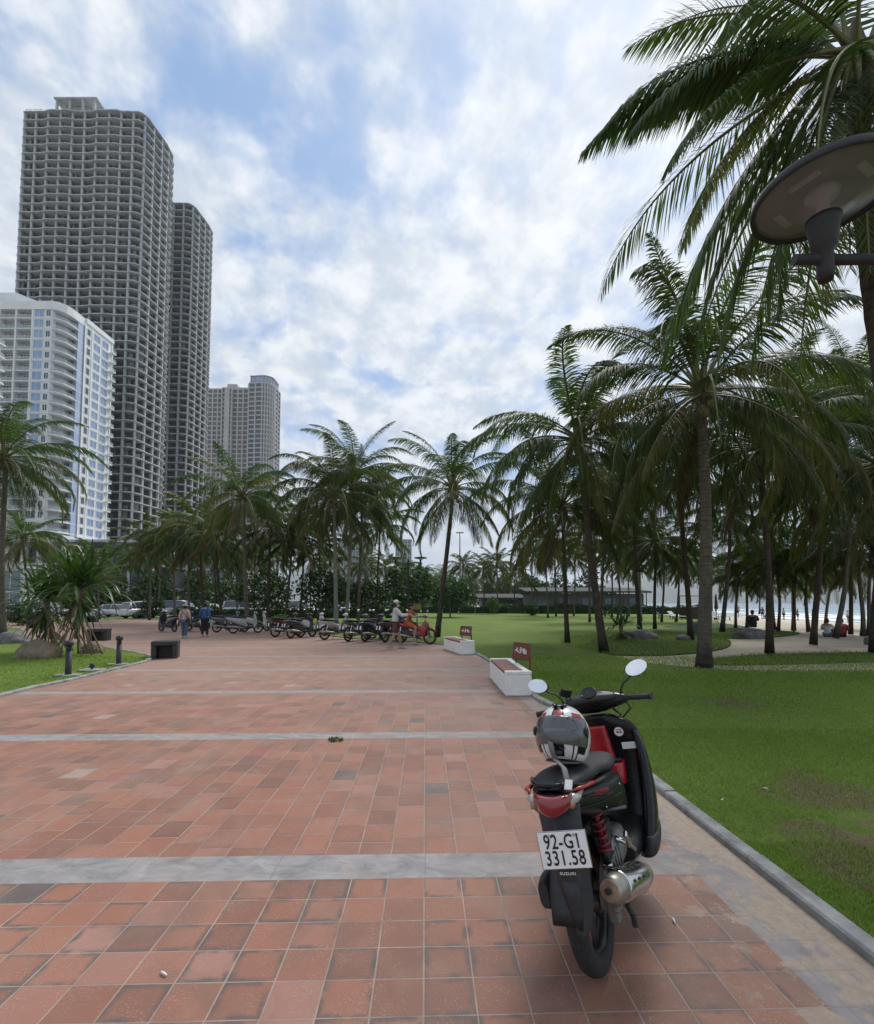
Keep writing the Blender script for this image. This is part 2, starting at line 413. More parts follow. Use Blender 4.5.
def m_sea():
    m, nt, b = newmat('sea_water'); P = geo_pos(nt); x, y, z = nt.sep(P)[0:3]
    sh = nt.math('ADD', x, nt.math('MULTIPLY', nt.math('SUBTRACT', nt.noise(nt.vec(0, y, 0), .035, 3), .5), 9))
    # breaking waves: foam lines along the shore
    wv = nt.noise(nt.vec(nt.math('MULTIPLY', sh, .16), nt.math('MULTIPLY', y, .018), 0), 1.0, 5, .6, .8)
    near = nt.math('SUBTRACT', 1, nt.step(sh, 90, 170))
    foam = nt.math('MULTIPLY', nt.step(wv, .52, .60), near)
    foam = nt.math('MAXIMUM', foam, nt.math('MULTIPLY', nt.step(nt.noise(nt.vec(nt.math('MULTIPLY', x, .05), nt.math('MULTIPLY', y, .008), 4), 1, 6, .7), .62, .7), .6))
    deep = nt.ramp(nt.step(sh, 58, 420), [(0, (.10, .20, .22)), (.3, (.045, .14, .19)), (1, (.02, .085, .15))])
    nt.set(b.inputs['Base Color'], nt.mix(foam, deep, (.82, .85, .86)))
    nt.set(b.inputs['Roughness'], nt.math('ADD', nt.math('MULTIPLY', foam, .5), .22))
    nt.set(b.inputs['Normal'], nt.bump(nt.noise(P, .7, 5, .6), .5, .3)); return m

M_pave = m_paving(); M_lawn = m_grass()
M_lawn2 = m_grass('lawn_soil_painted_shade', ((.030, .055, .012), (.055, .088, .020), (.095, .125, .032)), .74)  # darker copy of the lawn, shade under the palms put into its greens
M_sand = m_sand(); M_sea = m_sea()
M_kerb = mat('kerb_stone', (.25, .25, .24), .85, .45, 5, bump=.8, bscale=45, bdist=.01, wear=(.40, .365, .30))
M_asph = mat('asphalt', (.055, .055, .058), .8, .25, 4, bump=.4)

def flat_poly(name, pts, z, m, kind='structure'):
    bm = bmesh.new(); vs = [bm.verts.new((p[0], p[1], z)) for p in pts]; f = bm.faces.new(vs)
    f.normal_update()
    if f.normal.z < 0: f.normal_flip(); f.normal_update()
    bmesh.ops.triangulate(bm, faces=bm.faces[:], ngon_method='EAR_CLIP')
    me = bpy.data.meshes.new(name); bm.to_mesh(me); bm.free(); me.materials.append(m)
    return tag(link(name, me), kind=kind)
def smooth_closed(pts, k=5):
    out = []; n = len(pts)
    for i in range(n):
        p0, p1, p2, p3 = [Vector(pts[(i + j - 1) % n][:2]) for j in range(4)]
        for j in range(k):
            u = j / k
            out.append(.5 * (2 * p1 + (p2 - p0) * u + (2 * p0 - 5 * p1 + 4 * p2 - p3) * u * u + (p1 * 3 - p2 * 3 - p0 + p3) * u ** 3))
    return out
def smooth_open(pts, k=6):
    P = [Vector(p[:2]) for p in pts]; P = [P[0]] + P + [P[-1]]; out = []
    for i in range(1, len(P) - 2):
        p0, p1, p2, p3 = P[i - 1:i + 3]
        for j in range(k):
            u = j / k
            out.append(.5 * (2 * p1 + (p2 - p0) * u + (2 * p0 - 5 * p1 + 4 * p2 - p3) * u * u + (p1 * 3 - p2 * 3 - p0 + p3) * u ** 3))
    out.append(P[-2]); return out
def mound(name, pts, h, m, rim=.6):
    """a low grass island: its rim lies on the sand and it swells towards the middle"""
    c = sum(pts, Vector((0, 0))) / len(pts); mb = MB(); rr = []
    for k, z in ((1.0, -.004), (.95, h * .25), (.85, h * .6), (.6, h * .95), (.15, h * 1.05)):
        rr.append([Vector((*(c + (p - c) * k), z)) for p in pts])
    mb.rings(rr, 0, True, True); o = mb.build(name, m); recalc(o); return tag(o, kind='structure')

def terrain():
    # one sheet: level under the park, down the beach and under the sea, far out on both sides
    xs = [-9000, -3000, -800, -300, -120, -60, -30, -10, 0, 10, 20, 26, 30, 34, 38, 42, 46, 50, 54, 58, 62, 68, 76, 90, 140, 400, 2000, 9000]
    ys = [-3000, -400, -60, -10, 0, 5, 10, 15, 20, 30, 40, 55, 75, 100, 140, 200, 300, 500, 900, 2000, 9000]
    def h(x, y):
        if x < 28: return -.012
        if x < 62: 
            t = (x - 28) / 34; return -.012 - 1.15 * t * t * (3 - 2 * t) + .05 * math.sin(x * 1.1 + y * .2) * math.sin(y * .31)
        return -1.16 - (min(x, 140) - 62) * .05
    vs = [(x, y, h(x, y)) for y in ys for x in xs]; n = len(xs)
    fs = [(j * n + i, j * n + i + 1, (j + 1) * n + i + 1, (j + 1) * n + i) for j in range(len(ys) - 1) for i in range(n - 1)]
    mb = MB(); mb.add(vs, fs, 0, True); tag(mb.build('ground', M_sand), kind='structure')
    mb = MB(); X = [56, 60, 66, 74, 84, 96, 112, 140, 200, 400, 1500, 12000]; Y = [-3000, -500, -100, 0, 30, 45, 60, 75, 90, 110, 130, 160, 200, 300, 500, 1000, 3000, 12000]
    rn = random.Random(5)
    vs = [(x + (3 * math.sin(y * .05) if x < 300 else 0), y, -1.22 + (.16 * math.sin(x * .55 + .3 * math.sin(y * .07)) if 62 < x < 150 else 0)) for y in Y for x in X]; n = len(X)
    fs = [(j * n + i, j * n + i + 1, (j + 1) * n + i + 1, (j + 1) * n + i) for j in range(len(Y) - 1) for i in range(n - 1)]
    mb.add(vs, fs, 0, True); tag(mb.build('sea', M_sea), kind='structure')
terrain()

# right edge of the plaza, going away from the camera, then its far edge going left
kr = [(2.03, -4), (1.97, -1), (1.93, 2), (1.86, 4.5), (1.79, 7.2), gr(540, 703.5)[:2], gr(516, 683)[:2], gr(497, 668)[:2], gr(482, 658)[:2], gr(468, 651)[:2], gr(448, 645.5)[:2], gr(425, 643.5)[:2], gr(390, 641)[:2], gr(350, 638.5)[:2], gr(322, 635)[:2],
      gr(296, 632.5)[:2], gr(268, 630)[:2], gr(240, 627.5)[:2], gr(205, 624.5)[:2], gr(170, 621.5)[:2], gr(150, 620)[:2], gr(120, 620)[:2], gr(70, 621.5)[:2], gr(20, 622.5)[:2], gr(-60, 624)[:2]]
KR = smooth_open(kr)
plaza_pts = [(-14, -4)] + [(2.03, -4)] + [tuple(p) for p in KR[1:]] + [(-45, 18)]
flat_poly('plaza', plaza_pts, 0.0, M_pave)
def kerb(name, line, w=.11, h=.05, label='', side=1):
    """a run of separate kerb stones with open joints between them"""
    P = [Vector(p[:2]) for p in line]; L = [0]
    for a, b in zip(P, P[1:]): L.append(L[-1] + (b - a).length)
    def pos(s):
        s = min(max(s, 0), L[-1] - 1e-4)
        i = max(k for k in range(len(L)) if L[k] <= s); i = min(i, len(P) - 2)
        t = (s - L[i]) / (L[i + 1] - L[i] + 1e-9); return P[i].lerp(P[i + 1], t), (P[i + 1] - P[i]).normalized()
    mb = MB(); s = 0; rn = random.Random(3)
    while s < L[-1] - .1:
        e = min(s + 1.0, L[-1]); (a, ta), (b, tb) = pos(s + .004), pos(e - .004)
        na = Vector((ta.y, -ta.x)) * side; nb = Vector((tb.y, -tb.x)) * side
        j = rn.uniform(-.004, .004); hh = h + rn.uniform(-.006, .006); c = .012
        A = [(0, -.1), (0, hh - c), (c, hh), (w - c, hh), (w, hh - c), (w, -.1)]
        r1 = [Vector((*(a + na * (o + j)), z)) for o, z in A]; r2 = [Vector((*(b + nb * (o + j)), z)) for o, z in A]
        mb.rings([r1, r2], 0, False, True); s = e
    o = mb.build(name, M_kerb); recalc(o); return tag(o, kind='structure')
kerb('kerb', KR)
# right lawn: from the kerb to the sandy strip under the palms
def off(line, d):
    out = []
    for i, p in enumerate(line):
        t = (Vector(line[min(i + 1, len(line) - 1)][:2]) - Vector(line[max(i - 1, 0)][:2])).normalized(); out.append(Vector(p[:2]) + Vector((t.y, -t.x)) * d)
    return out
KRo = off(KR, .105)
G = lambda x, y: Vector(gr(x, y)[:2])
rl = [tuple(p) for p in KRo if p.y < 1e9]
far_edge = [G(-70, 621.5), G(60, 619), G(150, 617.6), G(230, 615.2), G(330, 613), G(420, 612), G(560, 611.5), G(640, 613), G(690, 617), G(720, 622), G(700, 627), G(655, 631), G(640, 634), G(600, 640),
            G(575, 648), G(610, 656), G(650, 664), G(700, 669), G(770, 673.5), G(840, 675), G(900, 676), G(1100, 684)]
lawn_pts = rl + [tuple(p) for p in far_edge] + [(14, 6), (14, -4)]
LAWN = flat_poly('lawn', lawn_pts, .03, M_lawn)
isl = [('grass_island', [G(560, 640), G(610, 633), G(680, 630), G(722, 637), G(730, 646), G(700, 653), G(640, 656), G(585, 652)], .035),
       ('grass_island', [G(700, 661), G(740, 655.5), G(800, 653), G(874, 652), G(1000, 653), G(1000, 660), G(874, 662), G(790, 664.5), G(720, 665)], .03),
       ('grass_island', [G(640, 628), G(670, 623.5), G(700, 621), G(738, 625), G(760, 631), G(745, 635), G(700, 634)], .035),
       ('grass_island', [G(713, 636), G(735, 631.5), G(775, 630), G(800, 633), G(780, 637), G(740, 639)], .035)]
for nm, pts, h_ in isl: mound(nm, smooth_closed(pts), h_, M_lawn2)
# left lawn
ll = [(-9, 6.0), G(-40, 708), G(0, 697.5), G(38, 688), G(76, 680), G(112, 671), G(140, 664), G(155, 659), G(148, 655), G(128, 651.5), G(108, 648), G(84, 644), G(55, 641.5), G(20, 641), G(-60, 642)]
LL = smooth_open(ll)
kerb('kerb', LL, side=-1)
flat_poly('lawn', [tuple(p) for p in off(LL, -.105)] + [(-24, 19), (-24, 6)], .03, M_lawn)
ll2 = [G(-120, 640), G(-20, 640.5), G(8, 639.5), G(24, 636), G(26, 631.5), G(14, 628), G(-20, 626.5), G(-120, 627)]
LL2 = smooth_open(ll2); kerb('kerb', LL2, side=1 if False else -1)
flat_poly('lawn', [tuple(p) for p in off(LL2, -.105)], .03, M_lawn)
# grass beneath the far palms, road beyond with kerb and lane lines
mb = MB(); mb.box((-42.5, 150, -.004 + .002), (13, 420, .02), 0); tag(mb.build('road', M_asph), kind='structure')
M_wp = mat('road_paint', (.7, .7, .68), .6, .1)
mb = MB()
for i in range(-10, 60): mb.box((-42.5, i * 6.0, .012), (.14, 2.6, .004))
tag(mb.build('road_marking', M_wp), kind='structure')
mb = MB(); mb.box((-56, 150, .05), (14, 420, .16)); M_pv = mat('pavement_concrete', (.30, .29, .27), .8, .2, 2, bump=.3); tag(mb.build('pavement', M_pv), kind='structure')

# ---------- real grass blades: dense by the camera, thinner further off
def grass():
    rs = np.random.RandomState(4); P = []
    def dens(y): return
    specs = [(1.95, 4.2, 1.6, 3.2, 52000), (1.8, 6.6, 3.2, 6.0, 62000), (1.6, 11.5, 6.0, 11.0, 60000)]
    for x0, x1, y0, y1, n in specs + [(1.0, 14.0, 11.0, 15.0, 14000)]:
        P.append(np.stack([rs.uniform(x0, x1, n), rs.uniform(y0, y1, n)], 1))
    n = 14000; P.append(np.stack([rs.uniform(-13, -4.5, n), rs.uniform(7.5, 14, n)], 1))
    P = np.concatenate(P)
    # keep what is on the lawns
    def inside(poly, q):
        r = np.zeros(len(q), bool); x, y = q[:, 0], q[:, 1]; n = len(poly)
        for i in range(n):
            x0, y0 = poly[i]; x1, y1 = poly[(i + 1) % n]
            if y0 == y1: continue
            c = ((y0 > y) != (y1 > y)) & (x < (x1 - x0) * (y - y0) / (y1 - y0) + x0); r ^= c
        return r
    L1 = [tuple(p) for p in off(KR, .10) if p.y < 14] + [(14, 14), (14, -4)]
    L2 = [tuple(p) for p in off(LL, -.10)] + [(-24, 19), (-24, 6)]
    I = rs.rand(46000, 2) * np.array([16.0, 16.0]) + np.array([3.0, 9.5]); isles = [smooth_closed(q, 3) for _, q, _ in isl]
    k_ = np.zeros(len(I), bool)
    for q in isles: k_ |= inside([tuple(a) for a in q], I)
    isl_n = int(k_.sum()); P = np.concatenate([P[inside(L1, P) | inside(L2, P)], I[k_]])
    a = P[:, 0] / np.maximum(P[:, 1], .1); P = P[(a < 1.02) & (a > -1.02)]
    # trodden bare spots
    bare = ((P[:, 0] - 3.15) ** 2 / .16 + (P[:, 1] - 3.15) ** 2 / .25) < 1
    bare |= ((P[:, 0] - 2.75) ** 2 / .10 + (P[:, 1] - 2.6) ** 2 / .10) < 1
    bare |= ((P[:, 0] - 8.6) ** 2 / 1.2 + (P[:, 1] - 7.6) ** 2 / .8) < 1
    P = P[~(bare & (rs.rand(len(P)) < .8))]
    n = len(P); far = np.clip(P[:, 1] / 6, .55, 1.8)
    hgt = rs.uniform(.014, .034, n) * (.8 + .3 * far); hgt = np.where(P[:, 1] > 9.5, hgt * 1.5, hgt); wd = rs.uniform(.0022, .0045, n) * far * 1.2
    az = rs.uniform(0, 2 * PI, n); ln = rs.uniform(.1, .9, n) * hgt
    dx, dy = np.cos(az), np.sin(az); lx, ly = np.cos(az + 1.4), np.sin(az + 1.4)
    z0 = .028
    V = np.empty((n, 5, 3))
    V[:, 0] = np.stack([P[:, 0] - dx * wd, P[:, 1] - dy * wd, np.full(n, z0)], 1)
    V[:, 1] = np.stack([P[:, 0] + dx * wd, P[:, 1] + dy * wd, np.full(n, z0)], 1)
    mx, my = P[:, 0] + lx * ln * .35, P[:, 1] + ly * ln * .35
    V[:, 2] = np.stack([mx + dx * wd * .8, my + dy * wd * .8, z0 + hgt * .6], 1)
    V[:, 3] = np.stack([mx - dx * wd * .8, my - dy * wd * .8, z0 + hgt * .6], 1)
    V[:, 4] = np.stack([P[:, 0] + lx * ln, P[:, 1] + ly * ln, z0 + hgt], 1)
    me = bpy.data.meshes.new('grass'); nv = n * 5
    me.vertices.add(nv); me.vertices.foreach_set('co', V.reshape(-1))
    base = np.arange(n) * 5
    loops = np.concatenate([np.stack([base, base + 1, base + 2, base + 3], 1).reshape(n, 4), np.stack([base + 3, base + 2, base + 4], 1)], 1)
    me.loops.add(n * 7); me.loops.foreach_set('vertex_index', loops.reshape(-1))
    st = np.stack([np.arange(n) * 7, np.arange(n) * 7 + 4], 1).reshape(-1); tt = np.tile([4, 3], n)
    me.polygons.add(n * 2); me.polygons.foreach_set('loop_start', st); me.polygons.foreach_set('loop_total', tt)
    me.update(calc_edges=True); me.validate()
    m, nt, b = newmat('grass_blade'); g = nt.node('ShaderNodeNewGeometry'); rnd = g.outputs['Random Per Island']
    n1 = nt.noise(g.outputs['Position'], .7, 5, .6)
    c = nt.ramp(nt.math('ADD', nt.math('MULTIPLY', rnd, .5), nt.math('MULTIPLY', n1, .5)), [(.2, (.150, .225, .036)), (.5, (.200, .285, .055)), (.72, (.250, .315, .085)), (.85, (.35, .35, .16))])
    x_, y_, _z = nt.sep(g.outputs['Position'])[0:3]
    dry = dry_mask(nt, g.outputs['Position'], x_, y_)
    c = nt.mix(nt.math('MULTIPLY', dry, .7), c, nt.ramp(rnd, [(.2, (.15, .16, .06)), (.6, (.27, .24, .13)), (1, (.38, .33, .21))]))
    nt.set(b.inputs['Base Color'], c); b.inputs['Roughness'].default_value = .6; b.inputs['Specular IOR Level'].default_value = .25
    tr = nt.node('ShaderNodeBsdfTranslucent'); nt.set(tr.inputs[0], nt.mix(1.0, c, (1.1, 1.3, .7), 'MULTIPLY')); mx = nt.node('ShaderNodeMixShader'); mx.inputs[0].default_value = .35
    nt.l.new(b.outputs[0], mx.inputs[1]); nt.l.new(tr.outputs[0], mx.inputs[2]); nt.l.new(mx.outputs[0], nt.n['Material Output'].inputs[0])
    me.materials.append(m); tag(link('grass', me), kind='stuff')
grass()

# ---------- hills beyond the bay and inland
from mathutils import noise as mnoise
def m_hill():
    m, nt, b = newmat('forest_hill'); P = geo_pos(nt)
    c = nt.ramp(nt.noise(P, .006, 7, .65), [(.35, (.03, .055, .03)), (.65, (.075, .10, .055))])
    nt.set(b.inputs['Base Color'], c); b.inputs['Roughness'].default_value = .95; return m
M_hill = m_hill()
def hill(name, x0, x1, y, depth, top, seed):
    """a ridge with its own crest line, foot and back slope"""
    rn = np.random.RandomState(seed); ph = rn.uniform(0, 6, 8); n = 200; mb = MB(); rows = []
    nd = 16
    for j in range(nd + 1):
        t = j / nd; prof = math.sin(PI * t) ** .9
        row = []
        for i in range(n + 1):
            s = i / n; e = min(1, s * 5) * min(1, (1 - s) * 5); e = e * e * (3 - 2 * e)
            h = top(s) * prof * (1 + .35 * mnoise.fractal(Vector((s * 14 + seed, t * 5, seed)), 1.0, 2.0, 5))
            row.append((x0 + (x1 - x0) * s, y + depth * t + 60 * math.sin(7 * s + ph[3]), -3 + max(h, 0) * min(1, e + .02)))
        rows.append(row)
    vs = [p for r in rows for p in r]; fs = [(j * (n + 1) + i, j * (n + 1) + i + 1, (j + 1) * (n + 1) + i + 1, (j + 1) * (n + 1) + i) for j in range(nd) for i in range(n)]
    mb.add(vs, fs, 0, True); return tag(mb.build(name, M_hill), kind='structure')
hill('hill', 900, 9000, 4600, 2600, lambda s: 230 + 330 * math.exp(-((s - .42) / .22) ** 2) + 160 * math.exp(-((s - .8) / .1) ** 2), 2)
hill('hill', -2600, 1700, 5600, 2000, lambda s: 330 + 170 * math.sin(3 * s + .4), 7)
# ================================================================= BUILDINGS
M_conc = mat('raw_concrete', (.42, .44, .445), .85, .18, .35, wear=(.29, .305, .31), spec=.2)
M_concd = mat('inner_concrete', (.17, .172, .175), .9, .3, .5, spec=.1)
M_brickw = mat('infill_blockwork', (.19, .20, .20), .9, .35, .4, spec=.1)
M_white = mat('white_render', (.72, .74, .74), .7, .08, .3, spec=.25)
M_grey = mat('grey_render', (.42, .44, .45), .7, .12, .3, spec=.25)
M_dkroom = mat('dark_room', (.035, .04, .045), .6, .3, .6)
def m_glass(name, col, rough=.06, metal=.45):
    m, nt, b = newmat(name); P = oc(nt)
    n = nt.noise(P, .25, 2); c = nt.mix(n, tuple(q * .75 for q in col), tuple(min(1, q * 1.2) for q in col))
    nt.set(b.inputs['Base Color'], c); b.inputs['Roughness'].default_value = rough; b.inputs['Metallic'].default_value = metal
    b.inputs['Specular IOR Level'].default_value = .7; return m
M_glg = m_glass('greenish_window_glass', (.14, .18, .19)); M_gl = m_glass('blue_window_glass', (.25, .34, .48)); M_glstrip = m_glass('pale_blue_glass', (.42, .50, .64)); M_gldk = m_glass('dark_window_glass', (.08, .10, .12), .08, .3)
def m_rail():
    m, nt, b = newmat('railing_glass'); b.inputs['Base Color'].default_value = (.42, .52, .52, 1); b.inputs['Roughness'].default_value = .05
    b.inputs['Alpha'].default_value = .42; return m
M_rail = m_rail()

def resample(poly, step):
    out = []; n = len(poly)
    for i in range(n):
        a, b = Vector(poly[i]), Vector(poly[(i + 1) % n]); k = max(1, round((b - a).length / step))
        for j in range(k): out.append(a.lerp(b, j / k))
    return out
def arc(cx, cy, r, a0, a1, n=8, ry=None):
    ry = ry or r
    return [(cx + r * math.cos(R(a0 + (a1 - a0) * i / n)), cy + ry * math.sin(R(a0 + (a1 - a0) * i / n))) for i in range(n + 1)]
def normals(poly):
    out = []; n = len(poly)
    for i in range(n):
        t = (Vector(poly[(i + 1) % n]) - Vector(poly[i - 1])).normalized(); out.append(Vector((t.y, -t.x)))
    return out

def skeleton_tower(name, label, ox, oy, floors=49, z0=25.2, fh=3.3, lift=0):
    t = thing(name, label, 'building', (ox, oy, 0), 0, 'unfinished concrete towers')
    # outline, counter-clockwise, front face looks at -y
    W, D_ = 40, 24
    base = [(1.5, 0), (41, 0)] + arc(43.4, 3.8, 4.2, -72, -4, 6, 3.9) + [(48.2, 9), (48.6, 13), (48.2, 18)] + arc(41, 19, 6, 10, 90, 5) + [(8, 25)] + arc(6, 19, 6, 90, 180, 5) + [(-.8, 14), (.2, 8), (-.6, 3)]
    O = resample(base, 2.0); N = normals(O); n = len(O)
    # scalloped balcony edge, one swell per bay
    acc = 0; slab = []
    for i, p in enumerate(O):
        acc += (O[i] - O[i - 1]).length if i else 0
        slab.append(p + N[i] * (.16 * abs(math.sin(acc * PI / 4.6)) - .1 + (.55 if acc < 40 and int(acc / 9.2) % 2 else 0)))
    mb = MB(); mb.prism(slab, 0, .34); me = mb.mesh('floor_slab', M_conc)
    mb = MB(); mb.prism([p + N[i] * .3 for i, p in enumerate(O)], -.1, 1.6); ms = mb.mesh('transfer_slab', M_conc)
    for k in range(floors + 1): link('floor_slab', me, t, (0, 0, z0 + k * fh))
    link('transfer_slab', ms, t, (0, 0, z0 - 3.0))
    top = z0 + floors * fh
    c = sum(O, Vector((0, 0))) / n; inner = [p - N[i] * 3.6 for i, p in enumerate(O)]
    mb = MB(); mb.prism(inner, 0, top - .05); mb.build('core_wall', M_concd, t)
    step = 4.6; acc = 0; nxt = 0; cols = []; walls = []
    for i in range(n):
        a, b = O[i], O[(i + 1) % n]; L = (b - a).length; s0 = 0
        while acc + L > nxt + 1e-6:
            u = (nxt - acc) / L; p = a.lerp(b, u); nn = N[i].lerp(N[(i + 1) % n], u).normalized(); ang = math.atan2(nn.y, nn.x)
            cols.append((p - nn * .75, ang)); walls.append((p - nn * 2.4, ang)); nxt += step
        acc += L
    mb = MB(); mb.box((0, 0, top / 2), (.75, .7, top - .1)); mc = mb.mesh('column', M_conc)
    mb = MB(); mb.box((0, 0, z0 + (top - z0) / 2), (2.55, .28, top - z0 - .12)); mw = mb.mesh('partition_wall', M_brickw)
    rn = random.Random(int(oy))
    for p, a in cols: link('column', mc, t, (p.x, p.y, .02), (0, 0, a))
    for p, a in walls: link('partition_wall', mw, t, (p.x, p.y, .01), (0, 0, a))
    # blockwork already laid in some bays: one mesh, seen between the slabs
    mb = MB()
    for k in range(floors):
        for j, (p, a) in enumerate(cols):
            if rn.random() < .42:
                w = rn.choice((1.1, 1.6, 2.2)); tt = Vector((-math.sin(a), math.cos(a))); q = p - Vector((math.cos(a), math.sin(a))) * 1.1 + tt * (w / 2 + .42)
                hh = 3.3 - .34 - rn.choice((.02, .02, 1.2)); mb.box((q.x, q.y, z0 + k * fh + .342 + hh / 2), (.2, w, hh), 0, Euler((0, 0, a)))
    tag(mb.build('infill_wall', M_brickw, t), kind='stuff')
    # open frame of the roof level
    mb = MB()
    for x in (12, 17, 22, 26.5):
        for y in (2.6, 9): mb.box((x, y, top + 3.9), (.7, .7, 7.2))
    mb.prism([(11, 2), (27.6, 2), (27.6, 10), (11, 10)], top + 7.52, top + 8.1); mb.box((18, 6.5, top + 3.8), (9, 3, 7.0)); mb.build('roof_frame', M_conc, t)
    mb = MB()
    for x in (1.5, 3, 5, 7): mb.tube([(x, 1.2, top + .3), (x, 1.2, top + 2.3)], .07, 5)
    mb.tube([(1.5, 1.2, top + 2.2), (8, 1.2, top + 2.2)], .06, 5); mb.tube([(0.5, 1.2, top + 1.3), (8, 1.2, top + 1.3)], .05, 5); mb.build('scaffold_rail', M_concd, t)
    return t
skeleton_tower('unfinished_tower', 'bare grey concrete skeleton tower standing nearest, tallest in the picture', -157.7, 169)
skeleton_tower('unfinished_tower', 'bare concrete skeleton tower half hidden behind the tallest one', -160.6, 210)

def hotel():
    t = thing('hotel_tower', 'white hotel tower with glass balconies and blue windows in front of the bare concrete tower', 'building', (-113.5, 139, 0))
    fh = 3.25; nf = 28; top = nf * fh + 1.2
    # local: x to the left is negative; front face y=0 from -45 to -6 ; rounded corner ; side face x=0 from y=9 to 22
    body = [(-45, 1.8), (-3.4, 1.8), (-2.0, 4.4), (-1.8, 9), (-.25, 9), (-.25, 21.8), (-45, 21.8)]
    mb = MB(); mb.prism(body, 0, top); mb.build('wall', M_grey, t)
    slab = [(-45, 0), (-3.2, 0)] + arc(-3.2, 4.4, 3.2, -90, 0, 3, 4.4)[1:] + [(0, 8.8), (-1, 8.8), (-1, 21.7), (-45, 21.7)]
    mb = MB(); mb.prism(slab, 0, .28); me = mb.mesh('floor_slab', M_white)
    for k in range(1, nf + 1): link('floor_slab', me, t, (0, 0, k * fh))
    # curved balcony parapets at the corner
    A = arc(-3.2, 4.4, 3.06, -90, 0, 3, 4.26) + [(-.14, 6.2)]; mb = MB()
    for z0, z1, w in ((.28, .55, .12),):
        vs1 = [(x, y, z0) for x, y in A] + [(x, y, z1) for x, y in A]; n = len(A)
        mb.add(vs1, [(i, i + 1, n + i + 1, n + i) for i in range(n - 1)])
    mc = mb.mesh('corner_parapet', M_grey)
    mb = MB(); vs1 = [(x, y, .55) for x, y in A] + [(x, y, 1.35) for x, y in A]; mb.add(vs1, [(i, i + 1, n + i + 1, n + i) for i in range(n - 1)])
    mr = mb.mesh('corner_railing', M_rail)
    for k in range(1, nf): link('corner_parapet', mc, t, (0, 0, k * fh)); link('corner_railing', mr, t, (0, 0, k * fh))
    # white piers between the bays, wall panel with windows
    mb = MB()
    for x in (-45, -39.6, -34.4, -29.3, -24.2, -19.2, -14.2, -9.2): mb.box((x, .9, top / 2), (.5, 1.75, top - .4))
    mb.build('pier', M_white, t)
    mb = MB(); mb.box((-6.1, .9, top / 2), (5.7, 1.5, top - .5)); mb.build('window_panel', M_white, t)
    def window(w, h, mul=2, fr=M_white, gl=M_gl):
        mb = MB(); mb.box((0, .04, 0), (w, .05, h), 1)
        for x in (-w / 2, w / 2): mb.box((x, 0, 0), (.12, .18, h + .12), 0)
        for z in (-h / 2, h / 2): mb.box((0, .01, z), (w - .12, .15, .12), 0)
        for i in range(1, mul): mb.box((-w / 2 + w * i / mul, .015, 0), (.08, .1, h - .12), 0)
        return mb.mesh('window', [fr, gl])
    wl = []; ws = []
    for k in range(nf, 6, -1):
        z = (k - 1) * fh + 1.75
        wl.append(((-7.1, .1, z), 0, None)); ws.append(((-4.3, .1, z), 0, None))
    up = 15
    many(t, 'window', window(2.9, 2.5, 2), wl[:up], 26); many(t, 'window', window(2.9, 2.3, 4, M_white, M_gldk), wl[up:], 26)
    many(t, 'window', window(1.4, 1.9, 2, M_white, M_gldk), ws, 26)
    # recessed balcony doors and glass railings
    dr = []; rl_ = []
    for k in range(nf, 6, -1):
        z = (k - 1) * fh
        for x in (-11.7, -16.7, -21.7):
            if 1: dr.append(((x + (.5 if k % 3 else -.6), 1.74, z + 1.5), 0, None)); rl_.append(((x, .12, z + .8), 0, None))
    mdoor = window(2.9, 2.3, 3, M_white, M_gldk); mdoor.name = 'balcony_door'; many(t, 'balcony_door', mdoor, dr, 63)
    mb = MB(); mb.box((0, 0, 0), (4.5, .03, .95), 0); mb.box((0, 0, .5), (4.5, .06, .05), 1); many(t, 'balcony_railing', mb.mesh('balcony_railing', [M_rail, M_white]), rl_, 63)
    # corner room windows behind the balcony
    mb = MB(); mb.box((-3.7, 3.2, top / 2), (.25, .1, .1)); 
    cw = [((-1.74, 6.1, (k - 1) * fh + 1.45), R(90), None) for k in range(nf, 6, -1)]
    many(t, 'window', window(2.6, 2.3, 3, M_grey, M_gldk), cw, 26)
    # pale glass strip
    mb = MB(); mb.box((-.62, 7.6, top / 2 - .5), (1.2, 2.5, top - 2.0), 0)
    for k in range(1, nf): mb.box((-.02, 7.6, k * fh + .1), (.06, 2.5, .12), 1)
    mb.build('glass_strip', [M_glstrip, M_grey], t)
    # side face
    mb = MB(); mb.box((-.05, 15.4, top / 2), (.35, 12.8, top - .3))
    for y in (9.1, 12.2, 21.6): mb.box((.2, y, top / 2), (.22, .55, top - .3))
    for k in range(1, nf): mb.box((.16, 15.4, k * fh + .05), (.12, 12.2, .5))
    mb.build('side_wall', M_white, t)
    sw = [((.16, y, (k - 1) * fh + 1.75), R(90), None) for k in range(nf, 6, -1) for y in (10.6, 14.3, 18.2)]
    many(t, 'window', window(2.9, 2.35, 2), [w for w in sw if w[0][1] > 11], 46); many(t, 'window', window(1.5, 2.2, 1, M_white, M_gldk), [w for w in sw if w[0][1] < 11], 26)
    mb = MB(); mb.box((.9, 0, 0), (1.6, 1.7, .3), 0); mb.box((1.65, 0, .65), (.05, 1.7, 1.0), 1)
    many(t, 'side_balcony', mb.mesh('side_balcony', [M_white, M_rail]), [((0, 20.8, k * fh + .15), 0, None) for k in range(1, nf)], 30)
    # parapet, terraces and lift block on the roof
    mb = MB(); mb.prism([(-45.1, -.1), (-3.2, -.1)] + arc(-3.2, 4.4, 3.3, -90, 0, 3, 4.5)[1:] + [(.1, 8.9), (-6, 8.9), (-6, 12), (-45.1, 12)], top - 1.6, top + 1.0); mb.build('roof_parapet', M_white, t)
